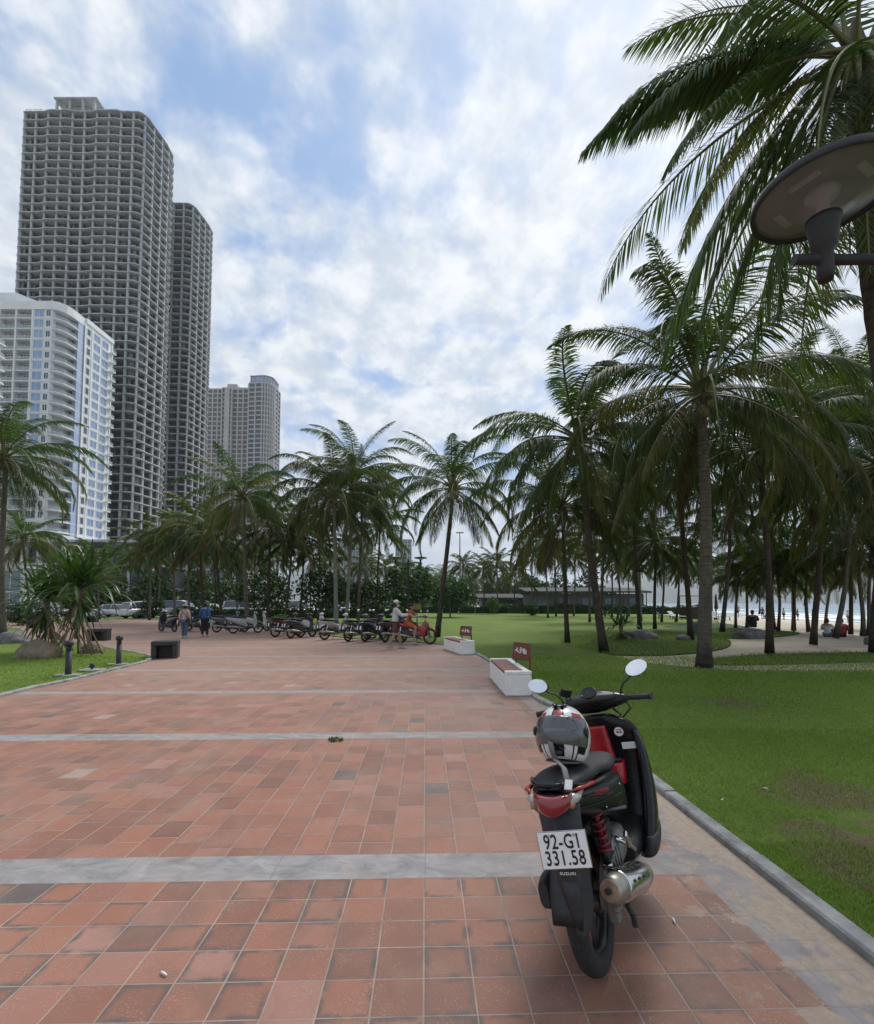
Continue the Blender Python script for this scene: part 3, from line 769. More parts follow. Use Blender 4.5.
    mb = MB(); mb.prism([(-5, 9.3), (.5, 9.3), (.5, 22.1), (-5, 22.1)], top - .2, top + 1.3); mb.build('roof_parapet', M_white, t)
    mb = MB(); mb.prism([(-30, 5), (-19, 5), (-16, 9), (-16, 20), (-30, 20)], top + .9, top + 7.0); mb.build('lift_block', M_white, t)
    mb = MB(); mb.prism([(-47, -3), (2, -3), (2, 24), (-47, 24)], 0, 9.0); mb.build('podium', M_grey, t)
    mb = MB(); mb.prism([(-8, -1), (3.6, -1), (4.2, 24), (-8, 24)], 16.5, 21.5); mb.build('lower_canopy', M_white, t)
hotel()

def left_block():
    t = thing('apartment_block', 'sliver of a pale green balcony block at the left edge of the photo', 'building', (-110.6, 100, 0)); nf = 20
    mb = MB(); mb.prism([(-18, .8), (2.6, .8), (2.6, 14), (-18, 14)], 0, 65.5); mb.build('wall', M_grey, t)
    mb = MB(); mb.prism([(-18, -.4), (3.8, -.4), (3.8, 14), (-18, 14)], 0, .3); me = mb.mesh('floor_slab', M_white)
    mb = MB(); mb.box((-7, -.35, .75), (21.4, .04, .95)); mb.box((3.75, 6.8, .75), (.04, 14, .95)); mr = mb.mesh('railing', M_rail)
    for k in range(1, nf + 1):
        link('floor_slab', me, t, (0, 0, k * 3.25)); link('railing', mr, t, (0, 0, k * 3.25))
    mb = MB(); mb.box((-.6, .7, 32), (2.6, .1, 62)); mb.build('glazing', M_gldk, t)
left_block()

def far_tower():
    t = thing('residential_tower', 'distant finished pale tower with stepped roof behind the palms', 'building', (-163.6, 330, 0)); fh = 3.35; nf = 46
    A = [(0, 0), (11, 0), (11, -1.6), (18, -1.6), (18, 0), (29.5, 0), (29.5, 16), (0, 16)]
    B = [(30, -2)] + arc(40, 4, 7, -90, 0, 6) + [(47, 14), (30, 14)]
    for nm, O, h in (('left_wing', A, nf), ('right_wing', B, nf + 1)):
        c = sum((Vector(p) for p in O), Vector((0, 0))) / len(O); N = normals([Vector(p) for p in O])
        inn = [c + (Vector(p) - c) * .955 for p in O]
        mb = MB(); mb.prism(inn, 0, h * fh); w = mb.build(nm, M_gldk if nm == 'right_wing' else M_concd, t)
        mb = MB(); mb.prism(O, 0, .95); me = mb.mesh('floor_slab', M_conc2)
        for k in range(1, h + 1): link('floor_slab', me, w, (0, 0, k * fh - .4))
        mb = MB()
        for p in resample([Vector(q) for q in O], 4.2): q = c + (p - c) * .985; mb.box((q.x, q.y, h * fh / 2), (.9, .9, h * fh - .6))
        mb.build('pier', M_conc2, w)
    mb = MB(); mb.box((16, 6, nf * fh + 1.5), (7, 6, 7)); mb.box((24, 6, nf * fh + 1), (6, 6, 3)); mb.box((15, -2.2, nf * fh / 2), (3.4, 1.2, nf * fh)); mb.build('stair_core', M_conc2, t)
    mb = MB(); mb.prism([(31, -1)] + arc(40, 4, 6, -90, 0, 5) + [(46, 12), (31, 12)], (nf + 1) * fh + .55, (nf + 1) * fh + 5.2, 0); mb.build('glass_crown', M_gl, t)
    mb = MB()
    for p in resample([Vector(q) for q in [(31, -1)] + arc(40, 4, 6, -90, 0, 5) + [(46, 12), (31, 12)]], 3.0): mb.box((p.x, p.y, (nf + 1) * fh + 2.9), (.5, .5, 5))
    mb.prism([(30.5, -1.6)] + arc(40, 4, 6.6, -90, 0, 5) + [(46.6, 12.5), (30.5, 12.5)], (nf + 1) * fh + 5.22, (nf + 1) * fh + 5.7); mb.build('crown_frame', M_conc2, t)
M_conc2 = mat('pale_cladding', (.46, .455, .44), .7, .12, .2, spec=.25)
far_tower()

def box_block(name, label, cat, loc, size, wall, bays, floors, glass=M_gldk, roof=True, mats=None, rz=0, group=None):
    """low building: front wall with a grid of window openings, each a recessed pane"""
    W, D_, H = size; t = thing(name, label, cat, loc, rz, group); bw = W / bays; fh = H / floors
    mb = MB(); mb.box((0, D_ / 2 + .3, H / 2), (W, D_ - .6, H)); 
    for i in range(bays + 1): mb.box((-W / 2 + i * bw, .12, H / 2), (.38, .36, H))
    for k in range(floors + 1): mb.box((0, .13, max(.2, k * fh - .15)), (W + .3, .38, .42))
    mb.build('wall', wall, t)
    pm = MB(); pm.box((0, .26, 0), (bw - .5, .08, fh - .55), 0); pm.box((0, .2, 0), (.07, .08, fh - .6), 1); me = pm.mesh('window', [glass, M_white])
    many(t, 'window', me, [((-W / 2 + (i + .5) * bw, 0, (k + .5) * fh - .05), 0, None) for k in range(floors - 1, -1, -1) for i in range(bays)], 100)
    if roof: mb = MB(); mb.box((0, D_ / 2, H + .25), (W + .8, D_ + .8, .4)); mb.build('roof', wall, t)
    return t
# open frame podium in front of the bare towers
def frame_podium(name, label, x0, x1, y, D_, floors, fh, loc_label=None, glass=None):
    t = thing(name, label, 'building', ((x0 + x1) / 2, y, 0)); W = x1 - x0; nb = max(2, round(W / 5.5))
    mb = MB()
    for k in range(1, floors + 1): mb.box((0, D_ / 2, k * fh), (W, D_, .45))
    mb.build('floor_slab', M_conc, t)
    mb = MB(); mb.box((0, 0, floors * fh / 2), (.55, .55, floors * fh - .4)); me = mb.mesh('column', M_grey if glass else M_conc)
    for i in range(nb + 1):
        for yy in (.3, D_ / 2): link('column', me, t, (-W / 2 + .3 + i * (W - .6) / nb, yy, -.05))
    mb = MB(); mb.box((0, D_ * .75, floors * fh / 2), (W - .4, D_ * .45, floors * fh - .5)); mb.build('core_wall', M_concd, t)
    if glass:
        mb = MB()
        for k in range(floors):
            for i in range(nb): mb.box((-W / 2 + .3 + (i + .5) * (W - .6) / nb, .4, (k + .5) * fh), ((W - .6) / nb - .7, .06, fh - .6))
        mb.build('glazing', glass, t)
    return t
frame_podium('podium_building', 'open concrete frame podium below the bare towers', -88, -63, 92, 18, 3, 4.6)
frame_podium('podium_building', 'unfinished frame building with white columns left of the showroom', -62, -53, 88, 14, 3, 4.4, glass=M_gldk)
frame_podium('showroom', 'glass fronted showroom behind the parked motorbikes', -51, -41, 96, 14, 3, 4.2, glass=M_glg)
box_block('shop_house', 'pale shop house with white posters behind the pandanus', 'building', (-73, 74, 0), (16, 10, 7), M_grey, 4, 2, M_glg)
box_block('office_block', 'pale office block seen between palm trunks left of the street lamp', 'building', (-52, 300, 0), (22, 18, 42), M_conc2, 6, 12, M_glg)
box_block('office_block', 'narrow pale high-rise beside the pale office block far away', 'building', (-30, 420, 0), (14, 16, 58), M_conc2, 4, 16, M_glg)
box_block('low_house', 'low white house behind the hedge in the middle distance', 'building', (-12, 108, 0), (16, 8, 3.2), M_white, 5, 1)
# pavilion with a low mono-pitch roof, centre right
def pavilion(name, label, x, y, W, D_, H, wallm):
    t = thing(name, label, 'building', (x, y, 0)); mb = MB(); mb.box((0, D_ / 2, H / 2), (W, D_, H)); mb.build('wall', wallm, t)
    mb = MB(); mb.add([(-W / 2 - .8, -1, H + .1), (W / 2 + .8, -1, H + .1), (W / 2 + .8, D_ + 1, H + .9), (-W / 2 - .8, D_ + 1, H + .9)] + [(-W / 2 - .8, -1, H + .35), (W / 2 + .8, -1, H + .35), (W / 2 + .8, D_ + 1, H + 1.15), (-W / 2 - .8, D_ + 1, H + 1.15)],
        [(3, 2, 1, 0), (4, 5, 6, 7), (0, 1, 5, 4), (1, 2, 6, 5), (2, 3, 7, 6), (3, 0, 4, 7)]); mb.build('roof', M_roofg, t)
    mb = MB(); mb.box((0, 0, 0), (1.5, .1, 1.3), 0); me = mb.mesh('window', M_gldk)
    nb = int(W / 3.4)
    for i in range(nb): link('window', me, t, (-W / 2 + (i + .5) * W / nb, -.03, H * .55))
    mb = MB()
    for i in range(nb + 1): mb.tube([(-W / 2 + i * W / nb, -.9, 0), (-W / 2 + i * W / nb, -.9, H + .12)], .07, 6)
    mb.build('veranda_post', M_roofg, t)
M_roofg = mat('grey_sheet_roof', (.05, .052, .055), .95, .2, .8); M_wallg = mat('stained_grey_wall', (.13, .13, .125), .8, .3, .8, wear=(.2, .2, .19))
pavilion('pavilion', 'long low grey pavilion with sheet roof behind the lawn', 22.5, 71, 17, 6, 3.0, M_wallg)
pavilion('pavilion', 'small grey hut with flat roof left of the long pavilion', 11.5, 84, 7, 5, 2.2, M_wallg)
# ================================================================= PALMS AND PLANTS
def m_leaf(name, cols, trans=.30, rough=.55, vscale=1.2):
    m, nt, b = newmat(name); g = nt.node('ShaderNodeNewGeometry'); r = g.outputs['Random Per Island']
    n = nt.noise(oc(nt), vscale, 3)
    c = nt.ramp(nt.math('ADD', nt.math('MULTIPLY', r, .55), nt.math('MULTIPLY', n, .45)), [(.2, cols[0]), (.5, cols[1]), (.78, cols[2])])
    oi = nt.node('ShaderNodeObjectInfo'); hs = nt.node('ShaderNodeHueSaturation')
    nt.set(hs.inputs['Hue'], nt.math('MULTIPLY_ADD', oi.outputs['Random'], .035, .482)); nt.set(hs.inputs['Value'], nt.math('MULTIPLY_ADD', oi.outputs['Random'], .4, .82)); nt.set(hs.inputs['Color'], c)
    nt.set(b.inputs['Base Color'], hs.outputs[0]); b.inputs['Roughness'].default_value = rough; b.inputs['Specular IOR Level'].default_value = .35
    tr = nt.node('ShaderNodeBsdfTranslucent'); nt.set(tr.inputs[0], nt.mix(1.0, hs.outputs[0], (1.25, 1.45, .6), 'MULTIPLY'))
    mx = nt.node('ShaderNodeMixShader'); mx.inputs[0].default_value = trans
    out = nt.n['Material Output']; nt.l.new(b.outputs[0], mx.inputs[1]); nt.l.new(tr.outputs[0], mx.inputs[2]); nt.l.new(mx.outputs[0], out.inputs[0]); return m
M_leaf = m_leaf('palm_leaf', [(.026, .048, .014), (.052, .088, .021), (.095, .138, .035)])
M_leafy = m_leaf('old_palm_leaf', [(.070, .085, .020), (.120, .130, .032), (.175, .165, .050)], .3)
M_leafd = m_leaf('dead_palm_leaf', [(.09, .065, .04), (.14, .10, .06), (.19, .14, .085)], .15, .8)
M_rach = mat('leaf_stalk', (.12, .13, .045), .5, .3, 3); M_fib = mat('palm_fibre', (.085, .062, .042), .9, .4, 14, bump=.6, bscale=30, bdist=.02)
M_nut = mat('coconut_husk', (.14, .13, .04), .5, .4, 5)
def m_bark(name, a, b_, ring=9.0):
    m, nt, b = newmat(name); P = oc(nt); x, y, z = nt.sep(P)[0:3]
    w = nt.math('ADD', nt.math('MULTIPLY', z, ring), nt.math('MULTIPLY', nt.noise(P, 3.5, 4), 1.3)); rg = nt.math('FRACT', w)
    n1 = nt.noise(P, 5, 6, .7); n2 = nt.noise(nt.vec(nt.math('MULTIPLY', x, 8), nt.math('MULTIPLY', y, 8), z), 4, 4, .7)
    c = nt.ramp(nt.math('ADD', nt.math('MULTIPLY', n1, .6), nt.math('MULTIPLY', n2, .4)), [(.35, a), (.65, b_)])
    c = nt.mix(nt.math('MULTIPLY', nt.step(rg, .78, .97), .65), c, tuple(q * .35 for q in a))
    base = nt.math('SUBTRACT', 1, nt.step(nt.math('ADD', z, nt.math('MULTIPLY', n1, .5)), .55, .85)); c = nt.mix(nt.math('MULTIPLY', base, .7), c, tuple(q * .4 for q in a))
    nt.set(b.inputs['Base Color'], c); b.inputs['Roughness'].default_value = .9; b.inputs['Specular IOR Level'].default_value = .15
    h = nt.math('ADD', nt.math('MULTIPLY', nt.step(rg, .0, .85), .8), nt.math('MULTIPLY', n2, .5))
    nt.set(b.inputs['Normal'], nt.bump(h, .9, .03)); return m
M_bark = m_bark('palm_bark', (.085, .075, .062), (.185, .165, .135)); M_barkp = m_bark('pale_palm_bark', (.17, .165, .15), (.30, .29, .265), 6)
M_barkd = m_bark('dark_palm_bark', (.055, .045, .036), (.11, .092, .072))

class Crown:
    """fronds collected as arrays: three-segment leaflets along an arching stalk"""
    def __init__(s, seed): s.rs = np.random.RandomState(seed); s.V = []; s.F = []; s.M = []; s.n = 0
    def frond(s, az, el, L, droop, nl=62, ll=.85, hang=.55, mi=0, base=(0, 0, 0), wid=.026, sway=.0, lift=.35, torn=0.0):
        rs = s.rs; K = 16; pts = [np.array(base, float)]; e = el; a = az
        dirs = []
        for k in range(K):
            u = k / (K - 1); ee = el - droop * u ** 1.35; a = az + sway * u
            d = np.array([math.cos(a) * math.cos(ee), math.sin(a) * math.cos(ee), math.sin(ee)]); dirs.append(d)
            pts.append(pts[-1] + d * L / K)
        pts = np.array(pts); dirs = np.array(dirs + [dirs[-1]])
        # stalk: tapered, four-sided
        rad = np.linspace(.034, .006, K + 1) * (L / 4.0); rad[0] *= 1.9; rad[1] *= 1.3
        up = np.array([0, 0, 1.0]); side = np.cross(dirs, up); side /= np.linalg.norm(side, axis=1)[:, None] + 1e-9; nrm = np.cross(side, dirs)
        o = s.n; ring = np.stack([pts + side * rad[:, None] * 1.3, pts + nrm * rad[:, None] * .7, pts - side * rad[:, None] * 1.3, pts - nrm * rad[:, None]], 1).reshape(-1, 3)
        s.V.append(ring); s.n += len(ring)
        for i in range(K):
            for k in range(4):
                k2 = (k + 1) % 4; s.F.append((o + i * 4 + k, o + i * 4 + k2, o + i * 4 + 4 + k2, o + i * 4 + 4 + k)); s.M.append(3)
        # leaflets
        m = nl * 2; t = np.repeat(np.linspace(.16, 1.0, nl), 2); t = t + rs.uniform(-.006, .006, m); t = np.clip(t, 0, 1)
        sg = np.tile([1., -1.], nl); keep = rs.rand(m) > torn; t = t[keep]; sg = sg[keep]; m = len(t)
        f = t * K; i = np.minimum(f.astype(int), K - 1); w = (f - i)[:, None]
        p = pts[i] * (1 - w) + pts[i + 1] * w; dd = dirs[i] * (1 - w) + dirs[i + 1] * w; sd = side[i]; nn = nrm[i]
        prof = np.clip(np.sin(PI * np.clip((t - .02) / 1.02, 0, 1)) ** .55, .18, 1) * (1 - .35 * t)
        ln = ll * prof * rs.uniform(.85, 1.1, m); ang = np.radians(68 - 38 * t) * rs.uniform(.9, 1.1, m)   # leaning forward towards the tip
        d0 = sd * (sg * np.sin(ang))[:, None] + dd * np.cos(ang)[:, None] + nn * (lift * rs.uniform(.5, 1.4, m))[:, None]
        d0 /= np.linalg.norm(d0, axis=1)[:, None]
        hg = hang * rs.uniform(.6, 1.35, m); W = wid * rs.uniform(.8, 1.15, m) * (L / 4.0) ** .3
        g = np.array([0, 0, -1.0]); jit = rs.normal(0, .05, (m, 3))
        Q = [p]; cur = p
        for ua, ub in ((0, .33), (.33, .68), (.68, 1.0)):
            um = (ua + ub) / 2; dv = d0 + jit * um + g * (hg * 1.5 * um ** .8)[:, None] + g * .05; dv /= np.linalg.norm(dv, axis=1)[:, None]
            cur = cur + dv * (ln * (ub - ua))[:, None]; Q.append(cur)
        wv = dd * .8 + nn * .35; wv /= np.linalg.norm(wv, axis=1)[:, None]
        q = Q
        V = np.stack([q[0] - wv * (W * .5)[:, None], q[0] + wv * (W * .5)[:, None], q[1] - wv * W[:, None], q[1] + wv * W[:, None], q[2] - wv * (W * .62)[:, None], q[2] + wv * (W * .62)[:, None], q[3]], 1)
        o = s.n; s.V.append(V.reshape(-1, 3)); s.n += m * 7
        for k in range(m):
            b = o + k * 7; s.F += [(b, b + 1, b + 3, b + 2), (b + 2, b + 3, b + 5, b + 4), (b + 4, b + 5, b + 6)]; s.M += [mi] * 3
    def core(s, r=.17, h=.42):
        mb = MB(); mb.lathe((0, 0, -.25), [(r * .75, -.25), (r * 1.05, 0), (r * 1.2, .2), (r * .8, h), (r * .25, h + .35)], 10)
        o = s.n; s.V.append(np.array(mb.v)); s.n += len(mb.v); 
        for f in mb.f: s.F.append(tuple(i + o for i in f)); s.M.append(4)
    def mesh(s, name='crown'):
        me = bpy.data.meshes.new(name); V = np.concatenate(s.V); me.vertices.add(len(V)); me.vertices.foreach_set('co', V.reshape(-1))
        ln = np.array([len(f) for f in s.F]); me.loops.add(int(ln.sum())); me.loops.foreach_set('vertex_index', np.concatenate([np.array(f) for f in s.F]))
        me.polygons.add(len(ln)); me.polygons.foreach_set('loop_start', np.concatenate([[0], np.cumsum(ln)[:-1]])); me.polygons.foreach_set('loop_total', ln)
        for mt in (M_leaf, M_leafy, M_leafd, M_rach, M_fib): me.materials.append(mt)
        me.polygons.foreach_set('material_index', np.array(s.M)); me.update(calc_edges=True); return me

def crown_mesh(seed, n=26, L=4.1, nl=58, ll=.85, wid=.026, up=1.0, old=.3, wind=(0, 0)):
    c = Crown(seed); rs = c.rs; az = rs.uniform(0, 6)
    for k in range(n):
        u = k / (n - 1); az += 2.39996 + rs.normal(0, .18)
        el = R(72 - 106 * u ** .85 * up) + rs.normal(0, .12); dr = R(72 + 40 * math.sin(PI * min(1, u * 1.1)) ) * rs.uniform(.75, 1.2)
        if u > .8: dr *= .55
        Lk = L * (.72 + .38 * math.sin(PI * min(1, .25 + u * .75))) * rs.uniform(.9, 1.08)
        mi = 0 if rs.rand() > old * u * 1.1 else 1
        if u > .93 and rs.rand() < .4: mi = 2
        hang = .62 + 1.25 * u ** .8 + rs.uniform(-.2, .35)
        b = (math.cos(az) * .09, math.sin(az) * .09, .30 - .42 * u)
        c.frond(az, el, Lk, dr, nl, ll * rs.uniform(.9, 1.1) * (.68 + .32 * min(1, u * 4)), hang, mi, b, wid, rs.normal(0, .30), .30 - .25 * u, torn=.05 + .12 * u)
    c.core(); return c.mesh()
def nuts_mesh(seed):
    rn = random.Random(seed); mb = MB()
    for k in range(rn.randint(6, 11)):
        a = rn.uniform(0, 6.28); r = rn.uniform(.2, .34); z = rn.uniform(-.62, -.2)
        mb.ball((r * math.cos(a), r * math.sin(a), z), (.10, .10, .13), 8, 0, .05, k)
    for k in range(5):
        a = rn.uniform(0, 6.28); mb.tube([(0.05 * math.cos(a), .05 * math.sin(a), -.05), (.2 * math.cos(a), .2 * math.sin(a), -.1), (.3 * math.cos(a), .3 * math.sin(a), -.45), (.26 * math.cos(a), .26 * math.sin(a), -.8)], [.02, .018, .012, .004], 5, 1)
    return mb.mesh('coconut_bunch', [M_nut, M_leafd])
def trunk_mesh(base, top, r0, r1, m, bend=.0, flare=1.28, n=12, seed=0):
    """local to the base; leans and curves up to the crown"""
    rn = random.Random(seed); b = Vector(base); t = Vector(top); d = t - b; mb = MB(); K = 40 if r0 > .14 else 22
    sd = Vector((-d.y, d.x, 0)); sd = sd.normalized() if sd.length > .01 else Vector((1, 0, 0))
    # the foot leans most, then the stem straightens up
    pts = []; rad = []
    for k in range(K + 1):
        u = k / K; h = 1 - (1 - u) ** 1.6
        p = Vector((d.x * (u * (1 - bend) + h * bend), d.y * (u * (1 - bend) + h * bend), d.z * u))
        p += sd * .08 * math.sin(u * 5 + seed); pts.append(p)
        r = r0 + (r1 - r0) * u ** .7; r *= 1 + (flare - 1) * math.exp(-u * d.z / .35); r *= 1 + (.035 if k % 2 else -.02) + rn.uniform(-.015, .015); rad.append(r)
    mb.tube(pts, rad, n, 0); return mb.mesh('trunk', m)

CROWNS = [crown_mesh(11, 39, 4.4, 104, 1.12, .0175), crown_mesh(12, 40, 4.5, 112, 1.12, .017, up=1.08), crown_mesh(13, 38, 4.2, 96, 1.1, .018, up=1.06), crown_mesh(14, 36, 4.4, 96, 1.1, .018), crown_mesh(15, 38, 4.3, 96, 1.1, .018, old=.7), crown_mesh(16, 38, 4.4, 96, 1.1, .018, old=.6)]
CROWNS_FAR = [crown_mesh(21 + k, 30, 4.3, 46, 1.12, .042, old=.4 + .1 * k) for k in range(4)]
NUTS = [nuts_mesh(1), nuts_mesh(2)]
NPALM = 0
D_NEAR = lambda f: f.y > 13
def palm(bx, by, cx, cy, label, scale=1.0, r=.14, m=None, D=None, crown=None, rz=None, bend=.4, group=None, nuts=True, dz=0, tilt=None, cd=0):
    """bx,by: foot as seen in the photo; cx,cy: heart of the crown; both become real places on the ground and above it"""
    global NPALM; NPALM += 1; k = NPALM
    foot = gr(bx, by, .02) if D is None else Vector((at(bx, by, D).x, D, .02))
    head = at(cx, cy, foot.y + cd)
    t = thing('coconut_palm', label, 'palm tree', foot, 0, group)
    far = foot.y > 33
    cm = crown if crown is not None else (CROWNS_FAR[k % 4] if far else CROWNS[k % 6])
    rn = random.Random(k * 7)
    r *= .86 if D_NEAR(foot) else 1.0
    link('trunk', trunk_mesh(foot, head, r, r * .66, m or (M_bark, M_barkd)[k % 2], bend, seed=k, n=8 if far else 12), t)
    tl = tilt or (rn.uniform(-.16, .16), rn.uniform(-.16, .16))
    loc = (head - foot) + Vector((0, 0, .1))
    link('crown', cm, t, loc, (tl[0], tl[1], rn.uniform(0, 6.28) if rz is None else rz), (scale, scale, scale * rn.uniform(.96, 1.10)))
    if nuts and not far: link('coconut_bunch', NUTS[k % 2], t, loc, (0, 0, rn.uniform(0, 6)))
    return t

# --- the big palm at the top right, frond by frond (azimuth 180 = towards the left of the photo)
def near_crown():
    c = Crown(99); D_ = R
    #        az    el   L    droop nl  ll   hang  mi
    spec = [(173, 8, 3.1, 54, 130, .78, 1.1, 0, 0), (181, 4, 2.8, 60, 120, .8, 1.2, 0, 0), (176, 14, 2.95, 66, 130, .80, 1.2, 0, 0), (170, 20, 2.5, 70, 110, .7, 1.2, 0, 0), (196, -22, 3.3, 40, 120, .80, .8, 0, 0), (188, -34, 3.3, 38, 110, .80, .9, 1, 0), (228, -70, 3.1, 14, 100, .8, .8, 0, 0), (246, -60, 3.0, 22, 100, .8, .9, 0, 0), (180, -66, 3.2, 18, 100, .85, .9, 0, 0), (262, -74, 3.3, 12, 100, .85, .9, 0, 0), (290, -66, 3.2, 20, 90, .85, .9, 0, 0), (205, 5, 2.6, 70, 100, .8, .9, 0, 0), (218, -40, 3.2, 36, 120, .8, .9, 0, 0), (172, -44, 3.6, 34, 120, .9, 1.0, 0, 0), (204, -72, 3.3, 10, 110, .85, .8, 1, 0), (150, -58, 3.6, 24, 110, .9, 1.0, 0, 0), (158, 58, 2.7, 70, 100, .75, .55, 0, 0), (142, 70, 2.8, 60, 90, .7, .5, 0, 0),
            (165, -50, 3.3, 28, 110, .85, .9, 0, 0), (200, -62, 3.1, 20, 110, .80, .8, 0, 0), (135, -38, 3.5, 36, 90, .85, .9, 0, 0), (128, 14, 3.6, 76, 80, .85, .8, 0, 0), (95, 40, 3.6, 80, 70, .8, .8, 0, 0), (100, -20, 3.5, 50, 70, .85, .9, 0, 0), (60, 30, 3.7, 80, 70, .8, .8, 0, 0), (30, 10, 3.7, 70, 70, .8, .8, 0, 0),
            (5, 45, 3.5, 80, 70, .8, .7, 0, 0), (-20, 0, 3.6, 60, 70, .8, .9, 1, 0), (-50, 35, 3.4, 80, 70, .8, .7, 0, 0), (232, 30, 2.0, 84, 80, .75, .7, 1, 0), (190, 84, 2.9, 40, 80, .7, .3, 0, 0),
            (70, 74, 3.2, 55, 70, .75, .4, 0, 0), (-60, 70, 3.0, 60, 70, .75, .4, 0, 0), (215, -74, 2.8, 14, 90, .75, .8, 0, 0), (120, -62, 3.3, 20, 80, .85, .9, 0, 0), (30, -45, 3.3, 30, 60, .8, .9, 1, 0), (80, -60, 3.3, 20, 70, .85, .9, 0, 0)]
    for az, el, L, dr, nl, ll, hang, mi, _ in spec:
        a = R(az); c.frond(a, R(el), L, R(dr), nl, ll, hang, mi, (math.cos(a) * .12, math.sin(a) * .12, .05), .0145, 0, .12, torn=.04)
    c.core(.13, .35); return c.mesh()
palm(932, 754, 857, 66, 'big coconut palm leaning in at the right edge, its fronds behind the lamp disc', 1.0, .155, M_barkd, D=5.0, crown=near_crown(), rz=0, bend=.0, tilt=(0, 0))
P = palm
P(706, 668, 702, 398, 'thick ringed coconut palm standing nearest on the right lawn, foot on the sandy strip', .94, .165, M_bark, crown=CROWNS[1], rz=.6, bend=.2)
P(604, 652, 578, 445, 'coconut palm with stem leaning left whose top rises above all palms in the centre', .94, .16, M_barkd, crown=CROWNS[0], rz=2.2, bend=.1)
P(568, 643, 562, 512, 'thin coconut palm just left of the leaning one, slightly crooked stem', .92, .12, M_barkd, crown=CROWNS[4], rz=.9, bend=.1)
P(437, 637, 453, 492, 'coconut palm behind the man in the cap with dark stem leaning right', .86, .155, M_barkd, crown=CROWNS[3], rz=3.9, bend=.2)
P(770, 654, 762, 452, 'slim dark coconut palm rising from the front grass island', .95, .13, M_barkd, rz=1.1)
P(690, 640, 680, 470, 'coconut palm between the thick ringed palm and the grey boulder, stem leaning left', .95, .14, M_barkd, rz=2.9)
P(815, 645, 820, 470, 'straight dark coconut palm left of the leaning palm by the beach', .95, .13, M_barkd, rz=4.0)
P(836, 638, 852, 505, 'coconut palm leaning right beside the people seated on the sand', .8, .13, M_bark, rz=.3)
P(862, 636, 860, 560, 'short coconut palm with twin stem at the right edge of the sand', .72, .12, M_bark, rz=1.9)
P(867, 636, 872, 548, 'second stem of the pair of palms at the right edge', .72, .11, M_bark, rz=4.6)
P(808, 632, 806, 562, 'small palm seen between the straight dark palm and the slim one, near the sea', .62, .11, M_bark, rz=2.2)
P(826, 628, 830, 572, 'low palm behind the people sitting on the sand', .6, .11, M_bark, rz=5.2)
P(723, 632, 730, 520, 'coconut palm just right of the thick ringed palm, foot near the second grass island', .82, .14, M_bark, rz=5.0)
P(779, 631, 778, 568, 'young palm by the sea right of the slim dark palm', .6, .10, M_bark, rz=.2)
P(775, 630, 770, 545, 'palm sharing its foot with the young palm by the sea', .62, .10, M_bark, rz=2.5)
P(746, 628, 748, 560, 'palm in front of the breaking waves right of the tall pair', .66, .10, M_bark, rz=3.3)
P(735, 628, 738, 578, 'low palm in front of the waves, half covered by its taller neighbour', .55, .10, M_bark, rz=1.3)
P(655, 629, 655, 545, 'coconut palm behind the grey boulder on the grass island', .8, .12, M_barkd, rz=4.4)
P(621, 622, 618, 545, 'coconut palm above the spiky dark plant', .8, .13, M_bark, rz=.7)
P(662, 622, 664, 556, 'coconut palm near the beach loungers, left of the kiosk', .72, .12, M_barkd, rz=2.6)
P(676, 622, 680, 562, 'coconut palm beside the kiosk on the beach', .7, .12, M_barkd, rz=3.5)
P(641, 621, 638, 540, 'palm with smooth pale column-like stem among the dark ones', .8, .17, M_barkp, rz=5.5, bend=0)
P(590, 622, 588, 540, 'coconut palm in front of the pavilion roof, its right one', .8, .12, M_bark, rz=1.0)
P(548, 618, 545, 545, 'coconut palm in front of the pavilion roof, its left one', .8, .12, M_bark, rz=4.9)
P(876, 660, 880, 470, 'coconut palm cut by the right edge of the photo behind the lamp arm', 1.0, .14, M_barkd, D=15, rz=2.0)
P(795, 640, 792, 415, 'tall coconut palm whose crown fills the space under the lamp disc', 1.0, .12, M_barkd, D=27, rz=3.0)
P(640, 630, 632, 480, 'coconut palm behind the leaning centre palm with crown against the thick one', .95, .13, M_barkd, D=25, rz=1.7)
P(850, 640, 848, 405, 'tall coconut palm below the lamp arm near the right edge', 1.0, .11, M_barkd, D=24, rz=5.6)
P(600, 628, 605, 505, 'coconut palm further back in line with the leaning centre palm', .9, .12, M_bark, D=30, rz=2.4)
# left side
P(3, 640, 4, 462, 'coconut palm at the left edge in front of the white hotel', .86, .15, M_bark, D=20, crown=CROWNS[2], rz=.4, bend=0)
P(248, 627, 243, 500, 'coconut palm with coconuts in front of the distant finished tower', .98, .15, M_bark, D=29, crown=CROWNS[4], rz=1.5)
P(337, 627, 334, 500, 'coconut palm with pale curved stem behind the row of motorbikes', 1.0, .16, M_barkp, D=28, crown=CROWNS[0], rz=5.5, bend=.6)
P(346, 624, 354, 478, 'coconut palm with pale stem close beside the pale curved one, crown higher', .98, .14, M_barkp, D=30.5, crown=CROWNS[5], rz=2.0, bend=.3)
P(358, 622, 362, 505, 'coconut palm right of the pale pair of stems, behind the motorbikes', .9, .13, M_bark, D=32, rz=.9)
P(222, 622, 216, 540, 'shorter coconut palm behind the man in the blue shirt', .8, .13, M_barkd, D=34, rz=2.9)
P(204, 620, 200, 530, 'coconut palm directly above the walking couple', .9, .13, M_barkd, D=37, rz=.2)
P(190, 619, 188, 545, 'low coconut palm left of the walking man', .85, .13, M_bark, D=38, rz=3.1)
P(176, 619, 172, 540, 'coconut palm in front of the podium above the woman in pink', .9, .13, M_bark, D=40, rz=5.0)
